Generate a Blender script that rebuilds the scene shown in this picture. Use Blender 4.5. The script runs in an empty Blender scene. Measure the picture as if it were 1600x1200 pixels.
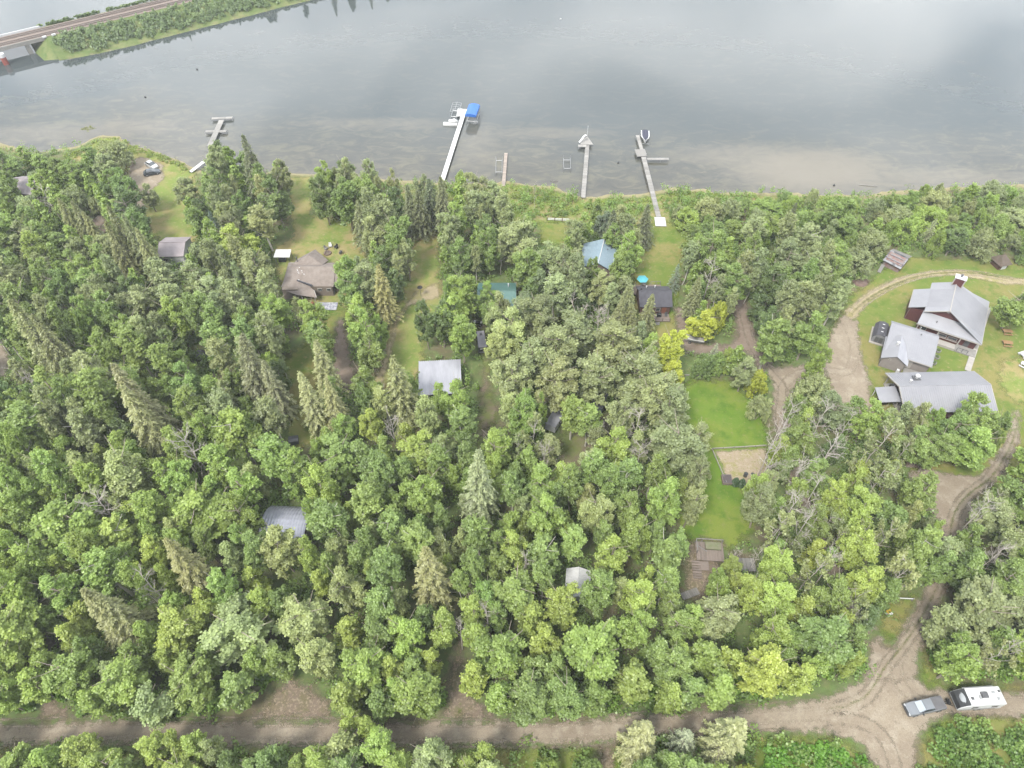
# Lakeside cottages in a poplar wood, seen from a drone: docks and causeway behind, gravel road in front.
import bpy, bmesh, math, random
import numpy as np
from mathutils import Vector, Matrix, noise as mnoise
D = bpy.data
SC = bpy.context.scene
COL = SC.collection
rad = math.radians

# ------------------------------------------------------------------ camera
CAM_H, PITCH, FPX = 108.0, rad(50), 1081.0        # height above the ground, tilt below the horizon, focal length in 1/1600 of the width
cam_d = D.cameras.new('camera')
cam_d.sensor_width = 36.0
cam_d.lens = FPX / 1600 * 36.0
cam_d.clip_start = 1.0
cam_d.clip_end = 9000.0
cam = D.objects.new('camera', cam_d)
COL.objects.link(cam)
cam.location = (0, 0, CAM_H)
cam.rotation_euler = (math.pi / 2 - PITCH, 0, 0)
SC.camera = cam

# ------------------------------------------------------------------ sky, sun, exposure
SUN_EL, SUN_AZ = rad(56), rad(215)               # high sun behind thin cloud, from behind the camera's left
world = D.worlds.new('World')
SC.world = world
world.use_nodes = True
wn, wl = world.node_tree.nodes, world.node_tree.links
wn.clear()
w_out = wn.new('ShaderNodeOutputWorld')
w_bg = wn.new('ShaderNodeBackground')
w_bg.inputs['Strength'].default_value = 0.085
sky = wn.new('ShaderNodeTexSky')
sky.sky_type = 'NISHITA'
sky.sun_disc = False
sky.sun_elevation = SUN_EL
sky.sun_rotation = SUN_AZ
tc = wn.new('ShaderNodeTexCoord')
sep = wn.new('ShaderNodeSeparateXYZ')
wl.new(tc.outputs['Generated'], sep.inputs[0])
zc = wn.new('ShaderNodeMath'); zc.operation = 'MAXIMUM'; zc.inputs[1].default_value = 0.0
wl.new(sep.outputs['Z'], zc.inputs[0])
za = wn.new('ShaderNodeMath'); za.operation = 'ADD'; za.inputs[1].default_value = 0.12
wl.new(zc.outputs[0], za.inputs[0])
dv = wn.new('ShaderNodeVectorMath'); dv.operation = 'DIVIDE'
cmb = wn.new('ShaderNodeCombineXYZ')
for i in range(3):
    wl.new(za.outputs[0], cmb.inputs[i])
wl.new(tc.outputs['Generated'], dv.inputs[0]); wl.new(cmb.outputs[0], dv.inputs[1])
cn = wn.new('ShaderNodeTexNoise'); cn.inputs['Scale'].default_value = 1.15; cn.inputs['Detail'].default_value = 5; cn.inputs['Roughness'].default_value = 0.5; cn.inputs['Distortion'].default_value = 0.6
cmap = wn.new('ShaderNodeMapping'); cmap.inputs['Location'].default_value = (4.7, 8.3, 0.0)
wl.new(dv.outputs[0], cmap.inputs[0]); wl.new(cmap.outputs[0], cn.inputs['Vector'])
cr = wn.new('ShaderNodeValToRGB')
cr.color_ramp.elements[0].position = 0.40; cr.color_ramp.elements[0].color = (4.4, 4.9, 5.4, 1)     # grey undersides of the cloud deck
cr.color_ramp.elements[1].position = 0.62; cr.color_ramp.elements[1].color = (10.7, 10.8, 10.8, 1)   # thin bright cloud
wl.new(cn.outputs['Fac'], cr.inputs['Fac'])
wm = wn.new('ShaderNodeMixRGB'); wm.inputs['Fac'].default_value = 0.90
wl.new(sky.outputs[0], wm.inputs[1]); wl.new(cr.outputs[0], wm.inputs[2])
wl.new(wm.outputs[0], w_bg.inputs['Color'])
wl.new(w_bg.outputs[0], w_out.inputs['Surface'])

sun_d = D.lights.new('sun', 'SUN')
sun_d.energy = 1.5
sun_d.angle = rad(14)
sun_d.color = (1.0, 0.96, 0.88)
sun = D.objects.new('sun', sun_d)
COL.objects.link(sun)
sun.rotation_euler = (math.pi / 2 - SUN_EL, 0, math.pi - SUN_AZ)
sun.location = (0, 0, 300)

vs = SC.view_settings
SC.display_settings.display_device = 'sRGB'
vs.view_transform = 'Standard'; vs.look = 'None'; vs.gamma = 1.0; vs.use_curve_mapping = False
vs.exposure = 2.27
SC.cycles.max_bounces = 8
SC.cycles.diffuse_bounces = 5
SC.cycles.glossy_bounces = 3
SC.cycles.transmission_bounces = 6
SC.cycles.transparent_max_bounces = 12
SC.cycles.use_denoising = True

# ------------------------------------------------------------------ helpers
def at(px, py, z=0.0):
    """the ground point (at height z) seen at a pixel of the 1600 x 1200 photograph"""
    u, v = (px - 800) / FPX, (py - 600) / FPX
    d = (CAM_H - z) / (math.sin(PITCH) + v * math.cos(PITCH))
    return (u * d, d * (math.cos(PITCH) - v * math.sin(PITCH)))

def link(o, parent=None):
    COL.objects.link(o)
    if parent is not None:
        o.parent = parent
    return o

def tag(o, label=None, cat=None, group=None, kind=None):
    if label: o['label'] = label
    if cat: o['category'] = cat
    if group: o['group'] = group
    if kind: o['kind'] = kind
    return o

def thing(name, label, cat, loc, rz=0.0, group=None):
    o = D.objects.new(name, None)
    o.empty_display_size = 0.5
    o.location = (loc[0], loc[1], loc[2] if len(loc) > 2 else 0.0)
    o.rotation_euler = (0, 0, rz)
    return tag(link(o), label, cat, group)

def copy_tree(o, parent=None):
    c = o.copy(); link(c, parent)
    for ch in list(o.children):
        copy_tree(ch, c)
    return c

class MB:
    """collects simple solids and links them as one mesh object"""
    def __init__(s): s.v, s.f = [], []
    def poly(s, pts):
        n = len(s.v); s.v += [tuple(p) for p in pts]; s.f.append(tuple(range(n, n + len(pts)))); return s
    def box(s, c, d, rz=0.0, tilt=0.0):
        m = Matrix.Rotation(rz, 4, 'Z') @ Matrix.Rotation(tilt, 4, 'X')
        n = len(s.v)
        for x in (-.5, .5):
            for y in (-.5, .5):
                for z in (-.5, .5):
                    p = m @ Vector((x * d[0], y * d[1], z * d[2])); s.v.append((p.x + c[0], p.y + c[1], p.z + c[2]))
        s.f += [tuple(n + i for i in q) for q in ((0, 1, 3, 2), (4, 6, 7, 5), (0, 4, 5, 1), (2, 3, 7, 6), (0, 2, 6, 4), (1, 5, 7, 3))]
        return s
    def slab(s, pts, t):
        """a polygon in space, t thick along its own normal"""
        P = [Vector(p) for p in pts]
        n = (P[1] - P[0]).cross(P[2] - P[0]).normalized()
        if n.z < 0: P.reverse(); n = -n
        k = len(P); b = len(s.v)
        s.v += [tuple(p) for p in P] + [tuple(p - n * t) for p in P]
        s.f.append(tuple(range(b, b + k))); s.f.append(tuple(range(b + 2 * k - 1, b + k - 1, -1)))
        for i in range(k):
            j = (i + 1) % k; s.f.append((b + i, b + k + i, b + k + j, b + j))
        return s
    def prism(s, pts, z0, z1):
        k = len(pts); b = len(s.v)
        a = sum(pts[i][0] * pts[(i + 1) % k][1] - pts[(i + 1) % k][0] * pts[i][1] for i in range(k))
        if a < 0: pts = pts[::-1]
        s.v += [(p[0], p[1], z1) for p in pts] + [(p[0], p[1], z0) for p in pts]
        s.f.append(tuple(range(b, b + k))); s.f.append(tuple(range(b + 2 * k - 1, b + k - 1, -1)))
        for i in range(k):
            j = (i + 1) % k; s.f.append((b + i, b + k + i, b + k + j, b + j))
        return s
    def side(s, prof, y0, y1, axis='y'):
        """a profile in (x, z) drawn out along y"""
        k = len(prof); b = len(s.v)
        for y in (y0, y1):
            s.v += [(p[0], y, p[1]) if axis == 'y' else (y, p[0], p[1]) for p in prof]
        s.f.append(tuple(range(b, b + k))); s.f.append(tuple(range(b + 2 * k - 1, b + k - 1, -1)))
        for i in range(k):
            j = (i + 1) % k; s.f.append((b + i, b + k + i, b + k + j, b + j))
        return s
    def tube(s, p0, p1, r0, r1=None, n=6, caps=True):
        r1 = r0 if r1 is None else r1
        a, c = Vector(p0), Vector(p1); d = c - a
        if d.length < 1e-6: return s
        d.normalize()
        u = d.orthogonal().normalized(); w = d.cross(u); b = len(s.v)
        for p, r in ((a, r0), (c, r1)):
            for i in range(n):
                t = 2 * math.pi * i / n; q = p + (u * math.cos(t) + w * math.sin(t)) * r; s.v.append(tuple(q))
        for i in range(n):
            j = (i + 1) % n; s.f.append((b + i, b + j, b + n + j, b + n + i))
        if caps:
            s.f.append(tuple(range(b + n - 1, b - 1, -1))); s.f.append(tuple(range(b + n, b + 2 * n)))
        return s
    def path(s, pts, r, n=5):
        for a, b in zip(pts[:-1], pts[1:]): s.tube(a, b, r, r, n)
        return s
    def dome(s, c, r, n=10, m=4, zs=1.0, full=False):
        b = len(s.v); rows = (m * 2 if full else m)
        a0 = -math.pi / 2 if full else 0.0
        for j in range(rows):
            a = a0 + (math.pi / 2 - a0) * j / rows
            for i in range(n):
                t = 2 * math.pi * i / n
                s.v.append((c[0] + r * math.cos(a) * math.cos(t), c[1] + r * math.cos(a) * math.sin(t), c[2] + r * zs * math.sin(a)))
        s.v.append((c[0], c[1], c[2] + r * zs)); top = len(s.v) - 1
        for j in range(rows - 1):
            for i in range(n):
                k = (i + 1) % n; s.f.append((b + j * n + i, b + j * n + k, b + (j + 1) * n + k, b + (j + 1) * n + i))
        for i in range(n): s.f.append((b + (rows - 1) * n + i, b + (rows - 1) * n + (i + 1) % n, top))
        return s
    def mesh(s, name, mat, smooth=False):
        me = D.meshes.new(name); me.from_pydata(s.v, [], s.f)
        bm = bmesh.new(); bm.from_mesh(me); bmesh.ops.recalc_face_normals(bm, faces=bm.faces); bm.to_mesh(me); bm.free()
        me.update()
        if mat is not None: me.materials.append(mat)
        if smooth: me.shade_smooth()
        return me
    def build(s, name, mat, parent=None, smooth=False, loc=None, rz=0.0, bevel=0.0):
        o = D.objects.new(name, s.mesh(name, mat, smooth))
        if loc is not None: o.location = (loc[0], loc[1], loc[2] if len(loc) > 2 else 0)
        o.rotation_euler = (0, 0, rz)
        if bevel:
            b = o.modifiers.new('bevel', 'BEVEL'); b.width = bevel; b.segments = 2; b.limit_method = 'ANGLE'
        return link(o, parent)

# ------------------------------------------------------------------ materials
def new_mat(name):
    m = D.materials.new(name); m.use_nodes = True
    nt = m.node_tree; return m, nt.nodes, nt.links, nt.nodes['Principled BSDF']

def surf(name, col, col2=None, scale=3.0, rough=0.8, metal=0.0, bump=0.0, spec=0.3, detail=5, stretch=None, lo=.35, hi=.65, vary=0.0):
    """base colour that wanders between two tones, with fine relief"""
    m, n, l, b = new_mat(name)
    b.inputs['Roughness'].default_value = rough; b.inputs['Metallic'].default_value = metal
    b.inputs['Specular IOR Level'].default_value = spec
    if col2 is None: col2 = tuple(c * .8 for c in col)
    t = n.new('ShaderNodeTexCoord'); mp = n.new('ShaderNodeMapping')
    if stretch: mp.inputs['Scale'].default_value = stretch
    l.new(t.outputs['Object'], mp.inputs[0])
    nz = n.new('ShaderNodeTexNoise'); nz.inputs['Scale'].default_value = scale; nz.inputs['Detail'].default_value = detail; nz.inputs['Roughness'].default_value = .62
    l.new(mp.outputs[0], nz.inputs['Vector'])
    r = n.new('ShaderNodeValToRGB'); r.color_ramp.elements[0].position = lo; r.color_ramp.elements[1].position = hi
    r.color_ramp.elements[0].color = (*col, 1); r.color_ramp.elements[1].color = (*col2, 1)
    l.new(nz.outputs['Fac'], r.inputs['Fac']); cur = r.outputs[0]
    if vary:                                                    # pieces of one kind differ a little in tone
        oi = n.new('ShaderNodeObjectInfo'); cur = mix_col(n, l, 1.0, cur, math_node(n, l, 'MULTIPLY_ADD', oi.outputs['Random'], vary, 1 - vary * .7), 'MULTIPLY')
    l.new(cur, b.inputs['Base Color'])
    if bump:
        bp = n.new('ShaderNodeBump'); bp.inputs['Strength'].default_value = bump; bp.inputs['Distance'].default_value = .05
        l.new(nz.outputs['Fac'], bp.inputs['Height']); l.new(bp.outputs[0], b.inputs['Normal'])
    return m

def ramp_nodes(n, l, fac, stops):
    r = n.new('ShaderNodeValToRGB'); e = r.color_ramp.elements
    while len(e) < len(stops): e.new(.5)
    for q, (p, c) in zip(e, stops): q.position = p; q.color = (*c, 1)
    l.new(fac, r.inputs['Fac']); return r.outputs[0]

def noise_node(n, l, vec, scale, detail=4, rough=.55, dist=0.0):
    z = n.new('ShaderNodeTexNoise'); z.inputs['Scale'].default_value = scale; z.inputs['Detail'].default_value = detail
    z.inputs['Roughness'].default_value = rough; z.inputs['Distortion'].default_value = dist
    l.new(vec, z.inputs['Vector']); return z.outputs['Fac']

def math_node(n, l, op, a, b=None, c=None, clamp=False):
    m = n.new('ShaderNodeMath'); m.operation = op; m.use_clamp = clamp
    for i, x in enumerate((a, b, c)):
        if x is None: continue
        if isinstance(x, (int, float)): m.inputs[i].default_value = x
        else: l.new(x, m.inputs[i])
    return m.outputs[0]

def mix_col(n, l, fac, a, b, mode='MIX'):
    m = n.new('ShaderNodeMixRGB'); m.blend_type = mode
    for i, x in ((0, fac), (1, a), (2, b)):
        if isinstance(x, (int, float)): m.inputs[i].default_value = x
        elif isinstance(x, tuple): m.inputs[i].default_value = (*x, 1)
        else: l.new(x, m.inputs[i])
    return m.outputs[0]

def ground_mat(name, layers, rough=.95, bump=.4, soft=0.0, amp=1.0, edge_scale=.7, fine=9.0):
    """layers: list of (noise scale, low, high, colour); the first is the base colour. soft: ragged edge, in metres, from the edge attribute"""
    m, n, l, b = new_mat(name)
    b.inputs['Roughness'].default_value = rough; b.inputs['Specular IOR Level'].default_value = .1
    t = n.new('ShaderNodeTexCoord'); vec = t.outputs['Object']
    col = layers[0][3]
    base = n.new('ShaderNodeRGB'); base.outputs[0].default_value = (*col, 1); cur = base.outputs[0]
    for k, (sc, lo, hi, c) in enumerate(layers[1:]):
        mp = n.new('ShaderNodeMapping'); mp.inputs['Location'].default_value = (13.7 * k + 3, 7.1 * k, 0); l.new(vec, mp.inputs[0])
        f = noise_node(n, l, mp.outputs[0], sc, 6, .6)
        mr = n.new('ShaderNodeMapRange'); mr.inputs[1].default_value = lo; mr.inputs[2].default_value = hi; l.new(f, mr.inputs[0])
        cur = mix_col(n, l, mr.outputs[0], cur, c)
    fz = noise_node(n, l, vec, fine, 6, .7)
    mr = n.new('ShaderNodeMapRange'); mr.inputs[1].default_value = .3; mr.inputs[2].default_value = .7; mr.inputs[3].default_value = .68; mr.inputs[4].default_value = 1.3
    l.new(fz, mr.inputs[0])
    cur = mix_col(n, l, 1.0, cur, mr.outputs[0], 'MULTIPLY')
    l.new(cur, b.inputs['Base Color'])
    if bump:
        bp = n.new('ShaderNodeBump'); bp.inputs['Strength'].default_value = bump; bp.inputs['Distance'].default_value = .12
        l.new(fz, bp.inputs['Height']); l.new(bp.outputs[0], b.inputs['Normal'])
    if soft:
        a = n.new('ShaderNodeAttribute'); a.attribute_name = 'edge'
        e1 = noise_node(n, l, vec, edge_scale, 5, .6); e2 = noise_node(n, l, vec, 6.0, 4, .7)
        s = math_node(n, l, 'MULTIPLY_ADD', math_node(n, l, 'SUBTRACT', e1, .5), 4.0 * amp, a.outputs['Fac'])
        s = math_node(n, l, 'MULTIPLY_ADD', math_node(n, l, 'SUBTRACT', e2, .5), 3.0 * soft, s)
        al = n.new('ShaderNodeMapRange'); al.inputs[1].default_value = 0.0; al.inputs[2].default_value = soft; l.new(s, al.inputs[0])
        l.new(al.outputs[0], b.inputs['Alpha'])
    return m

M = {}
M['metal_roof'] = surf('grey painted metal roofing', (.163, .163, .175), (.143, .143, .157), .35, .45, .0, 0, .4)
M['metal_roof_pale'] = surf('pale galvanised roofing', (.255, .255, .277), (.183, .183, .204), .5, .4, .25, 0, .5, stretch=(1, .3, 1))
M['steel_arch'] = surf('dull galvanised arch steel', (0.245, 0.252, 0.292), (0.212, 0.216, 0.258), .6, .42, .3, 0, .5)
M['red_wall'] = surf('dark red painted boards', (.068, .021, .021), (.050, .017, .017), 2, .7, stretch=(1, 1, 6))
M['beige_wall'] = surf('beige stucco siding', (.161, .145, .133), (.141, .124, .115), 1.5, .8)
M['grey_wall'] = surf('grey siding', (.146, .146, .151), (.117, .117, .122), 2, .8)
M['cream_trim'] = surf('cream painted trim', (.249, .233, .213), (.217, .201, .185), 3, .6, vary=.14)
M['white_paint'] = surf('white painted wood or metal', (.387, .387, .387), (.334, .334, .339), 2.5, .5)
M['white_plastic'] = surf('white plastic', (.376, .376, .371), (.338, .338, .338), 2, .35, spec=.5)
M['concrete'] = surf('weathered concrete', (.169, .161, .149), (.133, .127, .117), 2.2, .9, bump=.1)
M['brown_shingle'] = surf('brown asphalt shingles', (.153, .130, .114), (.114, .093, .082), 1.1, .95, bump=.1)
M['dark_shingle'] = surf('charcoal asphalt shingles', (.050, .049, .057), (.037, .036, .042), 1.2, .95, bump=.1)
M['grey_shingle'] = surf('mauve grey shingles', (.199, .175, .182), (.170, .148, .151), 1.0, .95)
M['old_shingle'] = surf('mossy brown shingles', (.078, .058, .049), (.054, .044, .030), 1.6, .95)
M['blue_roof'] = surf('pale blue metal roofing', (.131, .176, .210), (.146, .195, .230), .8, .4, spec=.5)
M['green_roof'] = surf('blue-green metal roofing', (.042, .097, .085), (.058, .112, .100), .8, .45, spec=.5)
M['dark'] = surf('near black plastic', (.015, .016, .017), (.021, .022, .023), 3, .45)
M['black'] = surf('black rubber', (.008, .008, .009), (.012, .012, .012), 4, .8)
M['glass'] = surf('dark window glass', (.017, .022, .027), (.030, .036, .042), 1, .08, spec=.8)
M['wood'] = surf('oiled pine boards', (.193, .117, .056), (.161, .094, .044), 4, .7, stretch=(6, 1, 1))
M['deck_wood'] = surf('reddish brown deck boards', (.150, .122, .104), (.112, .090, .077), 3, .85, stretch=(1, 6, 1), vary=.35)
M['red_wood'] = surf('red-stained cedar', (.145, .052, .028), (.109, .038, .020), 3, .75)
M['weathered'] = surf('silver weathered boards', (.161, .155, .145), (.121, .115, .106), 3.5, .9, stretch=(1, 8, 1), vary=.35)
M['tan_planks'] = surf('sun-bleached tan planks', (.230, .194, .169), (.191, .160, .137), 3.5, .9, vary=.35)
M['dock_white'] = surf('off-white dock decking', (.390, .390, .385), (.336, .336, .331), 2.0, .6, vary=.14)
M['dock_grey'] = surf('pale grey dock boards', (.187, .178, .167), (.152, .146, .137), 3.0, .85, vary=.35)
M['alu'] = surf('dull aluminium', (.241, .245, .249), (.201, .205, .209), 4, .4, .4, spec=.5)
M['blue_vinyl'] = surf('bright blue vinyl canopy', (.017, .078, .269), (.022, .092, .293), .9, .5, bump=.1)
M['navy_vinyl'] = surf('navy boat cover', (.021, .022, .038), (.030, .031, .050), 2, .7)
M['teal_cloth'] = surf('turquoise umbrella cloth', (.058, .244, .284), (.049, .219, .258), 1.5, .8)
M['earth'] = surf('dark bare earth', (.068, .050, .037), (.095, .074, .053), 1.5, .95, bump=.3)
M['steel_dark'] = surf('dark grey steel', (.059, .059, .062), (.083, .083, .086), 3, .5, .3)
M['brown_wall'] = surf('brown stained siding', (.083, .042, .030), (.058, .032, .022), 2, .85, stretch=(1, 1, 6))
M['tan_wall'] = surf('tan siding', (.133, .109, .090), (.113, .092, .076), 2, .85)
M['grey_tarp'] = surf('grey tarpaulin', (.131, .127, .137), (.103, .097, .107), 1.5, .6, bump=.3)
M['old_tin'] = surf('patchy old roofing felt', (.161, .161, .173), (.064, .062, .068), .9, .8, lo=.5, hi=.58)
M['yellow'] = surf('yellow plastic', (.249, .169, .012), (.221, .145, .012), 2, .5)
M['brush'] = surf('dry brown branches', (.122, .085, .071), (.083, .058, .049), 2, .95)
M['log'] = surf('cut firewood ends', (.185, .145, .113), (.113, .084, .064), 4, .95)
M['silver_paint'] = surf('silver grey car paint', (.145, .153, .165), (.133, .141, .153), 1.2, .3, .35, spec=.6)
M['white_car'] = surf('white car paint', (.298, .301, .305), (.281, .285, .289), 1, .25, spec=.6)
M['dark_car'] = surf('dark blue-grey car paint', (.030, .036, .044), (.036, .042, .050), 1, .25, .2, spec=.6)
M['ballast'] = surf('brown rail ballast', (.146, .115, .097), (.112, .088, .076), 1.2, .95, bump=.3)
M['rail'] = surf('worn rail steel', (.133, .109, .097), (.104, .084, .076), 2, .5, .4)
M['tie'] = surf('creosoted ties', (.078, .062, .051), (.054, .042, .034), 3, .95)
M['red_band'] = surf('red painted pier', (.169, .040, .028), (.133, .032, .024), 2, .7)
# ------------------------------------------------------------------ setting: ground, lake, roads, lawns
SHORE_PX = [(-400, 226), (0, 224), (60, 238), (95, 234), (130, 224), (160, 210), (185, 211), (205, 224), (235, 234), (265, 244), (310, 264), (400, 270), (520, 272), (680, 287), (740, 286), (790, 283), (830, 290), (870, 293), (905, 307), (950, 305), (1000, 305), (1020, 298), (1060, 293), (1100, 298), (1150, 302), (1230, 302), (1300, 306), (1400, 299), (1500, 293), (1600, 289), (2000, 277)]
WATER_Z = -0.6
SHORE = [at(x, y, WATER_Z) for x, y in SHORE_PX]
_sx = np.array([p[0] for p in SHORE]); _sy = np.array([p[1] for p in SHORE])
def shore_y(x): return np.interp(x, _sx, _sy)

def grid_mesh(name, xs, ys, zf, mat, attrs=None, keep=None):
    X, Y = np.meshgrid(xs, ys); nx, ny = len(xs), len(ys)
    Z = zf(X, Y)
    co = np.stack([X.ravel(), Y.ravel(), Z.ravel()], 1)
    i = np.arange((nx - 1) * (ny - 1)); r, c = i // (nx - 1), i % (nx - 1)
    a = r * nx + c
    q = np.stack([a, a + 1, a + nx + 1, a + nx], 1)
    if keep is not None:
        q = q[keep(X, Y).ravel()[q].any(1)]
    used = np.unique(q); remap = -np.ones(len(co), int); remap[used] = np.arange(len(used))
    q = remap[q]; co = co[used]
    me = D.meshes.new(name); me.vertices.add(len(co)); me.vertices.foreach_set('co', co.ravel())
    me.loops.add(q.size); me.loops.foreach_set('vertex_index', q.ravel())
    me.polygons.add(len(q)); me.polygons.foreach_set('loop_start', np.arange(0, q.size, 4))
    me.update(calc_edges=True)
    for k, v in (attrs or {}).items():
        me.attributes.new(k, 'FLOAT', 'POINT').data.foreach_set('value', v(X, Y).ravel()[used].astype(np.float32))
    me.materials.append(mat); me.shade_smooth()
    return D.objects.new(name, me)

def vnoise(X, Y, s, seed=0.0):
    """cheap smooth value noise on arrays"""
    x, y = X / s + seed * 17.3, Y / s + seed * 9.1
    xi, yi = np.floor(x), np.floor(y); fx, fy = x - xi, y - yi
    fx, fy = fx * fx * (3 - 2 * fx), fy * fy * (3 - 2 * fy)
    h = lambda a, b: np.modf(np.abs(np.sin(a * 127.1 + b * 311.7) * 43758.5453))[0]
    return (h(xi, yi) * (1 - fx) + h(xi + 1, yi) * fx) * (1 - fy) + (h(xi, yi + 1) * (1 - fx) + h(xi + 1, yi + 1) * fx) * fy

M['forest_floor'] = ground_mat('forest floor of leaf litter and low green', [(0, 0, 0, (.072, .098, .034)), (.12, .45, .6, (.092, .080, .048)), (.5, .5, .65, (.082, .125, .036)), (1.8, .55, .7, (.12, .112, .052))], bump=.8)

def bank_tint():
    m = M['forest_floor']; n, l = m.node_tree.nodes, m.node_tree.links; b = n['Principled BSDF']
    src = b.inputs['Base Color'].links[0].from_socket
    t = n.new('ShaderNodeTexCoord'); sp = n.new('ShaderNodeSeparateXYZ'); l.new(t.outputs['Object'], sp.inputs[0])
    nz = noise_node(n, l, t.outputs['Object'], .8, 5, .65)
    h = math_node(n, l, 'MULTIPLY_ADD', math_node(n, l, 'SUBTRACT', nz, .5), .7, sp.outputs['Z'])
    mr = n.new('ShaderNodeMapRange'); mr.inputs[1].default_value = -.03; mr.inputs[2].default_value = -.28; l.new(h, mr.inputs[0])
    mud = mix_col(n, l, noise_node(n, l, t.outputs['Object'], 2.2, 5, .7), (.215, .185, .105), (.125, .115, .06))
    l.new(mix_col(n, l, mr.outputs[0], src, mud), b.inputs['Base Color'])
bank_tint()
fine_x = np.arange(-250, 251, 1.25); coarse = np.array([300, 380, 500, 800, 1500, 2500.])
gx = np.concatenate([-coarse[::-1], fine_x, coarse])
gy = np.concatenate([-np.array([2500, 1500, 800, 400, 200, 120.]), np.arange(-80, 140, 4.0), np.arange(140, 226, .8), np.array([232, 245.])])
def ground_z(X, Y):
    d = shore_y(X) + (vnoise(X, Y, 4.0, 1) - .5) * 2.0 + (vnoise(X, Y, 1.4, 2) - .5) * 0.9 - Y     # metres inland
    z = np.interp(d, [-14, -4, 0, .8, 3.0, 8], [-2.6, -1.5, -.6, -.38, -.08, 0])
    return z + np.where(d > 3, (vnoise(X, Y, 9, 3) - .5) * .0, 0)
ground = link(grid_mesh('ground', gx, gy, ground_z, M['forest_floor'])); tag(ground, kind='structure')

# lake: one open sheet; its bed shows pale where it is shallow
def water_mat():
    m, n, l, b = new_mat('lake water')
    b.inputs['Roughness'].default_value = .045; b.inputs['IOR'].default_value = 1.34; b.inputs['Specular IOR Level'].default_value = .5
    t = n.new('ShaderNodeTexCoord'); vec = t.outputs['Object']
    sh = n.new('ShaderNodeAttribute'); sh.attribute_name = 'shallow'
    sd = n.new('ShaderNodeAttribute'); sd.attribute_name = 'sand'
    mp = n.new('ShaderNodeMapping'); mp.inputs['Scale'].default_value = (.5, 1, 1); l.new(vec, mp.inputs[0])
    n1 = noise_node(n, l, mp.outputs[0], .06, 6, .6, .8); n2 = noise_node(n, l, mp.outputs[0], .32, 6, .65, 1.0); n3 = noise_node(n, l, vec, 1.3, 5, .7)
    deep = mix_col(n, l, n1, (.030, .037, .039), (.035, .042, .043))
    weed = ramp_nodes(n, l, n2, [(.32, (.040, .039, .035)), (.5, (.056, .053, .043)), (.62, (.076, .072, .050)), (.74, (.088, .083, .056))])
    weed = mix_col(n, l, math_node(n, l, 'MULTIPLY', n3, .28), weed, (.036, .036, .032))
    s1 = math_node(n, l, 'MULTIPLY_ADD', math_node(n, l, 'SUBTRACT', n1, .5), .9, sh.outputs['Fac'])
    s1 = math_node(n, l, 'MULTIPLY_ADD', math_node(n, l, 'SUBTRACT', n2, .5), .35, s1, True)
    s1 = math_node(n, l, 'MULTIPLY', s1, math_node(n, l, 'MULTIPLY', sh.outputs['Fac'], 3.0, None, True))
    c = mix_col(n, l, math_node(n, l, 'SMOOTH_MIN', s1, 1.0, .2), deep, weed)
    sand = mix_col(n, l, n2, (.108, .093, .071), (.088, .081, .065))
    s2 = math_node(n, l, 'MULTIPLY_ADD', math_node(n, l, 'SUBTRACT', n2, .5), .9, sd.outputs['Fac'], True)
    c = mix_col(n, l, s2, c, sand)
    l.new(c, b.inputs['Base Color'])
    wv = n.new('ShaderNodeMapping'); wv.inputs['Scale'].default_value = (.6, 1.5, 1); wv.inputs['Rotation'].default_value = (0, 0, .35); l.new(vec, wv.inputs[0])
    h = math_node(n, l, 'ADD', noise_node(n, l, wv.outputs[0], .9, 4, .6), math_node(n, l, 'MULTIPLY', noise_node(n, l, wv.outputs[0], .12, 3, .5), 2.0))
    bp = n.new('ShaderNodeBump'); bp.inputs['Strength'].default_value = .014; bp.inputs['Distance'].default_value = .25
    l.new(h, bp.inputs['Height']); l.new(bp.outputs[0], b.inputs['Normal'])
    return m
M['water'] = water_mat()
SAND = [(at(1270, 262), 26, 13), (at(1180, 240), 26, 7), (at(1430, 275), 40, 6), (at(70, 205), 30, 6), (at(200, 195), 16, 6), (at(745, 230), 8, 16), (at(600, 190), 30, 4), (at(860, 205), 20, 4)]
SANDW = [.95, .55, .5, .48, .5, .34, .34, .38]
def water_shallow(X, Y):
    d = Y - shore_y(X)
    return np.clip(1.05 - d / 36.0, 0, 1)
def water_sand(X, Y):
    s = np.zeros_like(X)
    for (c, a, b_), w in zip(SAND, SANDW):
        q = ((X - c[0]) / a) ** 2 + ((Y - c[1]) / b_) ** 2
        s = np.maximum(s, w * np.clip(1.15 - q, 0, 1))
    d = Y - shore_y(X)
    return np.clip(np.maximum(s, .55 * np.clip(1 - d / 1.6, 0, 1)), 0, 1)
wx = np.concatenate([-np.array([2500, 1800, 1200, 500, 330.]), np.arange(-260, 261, 2.5), np.array([330, 500, 1200, 1800, 2500.])])
wy = np.concatenate([np.arange(125, 240, 1.5), np.array([260, 300, 400, 700, 1500, 2500.])])
water = link(grid_mesh('lake_water', wx, wy, lambda X, Y: np.full_like(X, WATER_Z), M['water'], {'shallow': water_shallow, 'sand': water_sand})); tag(water, kind='structure')

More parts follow.
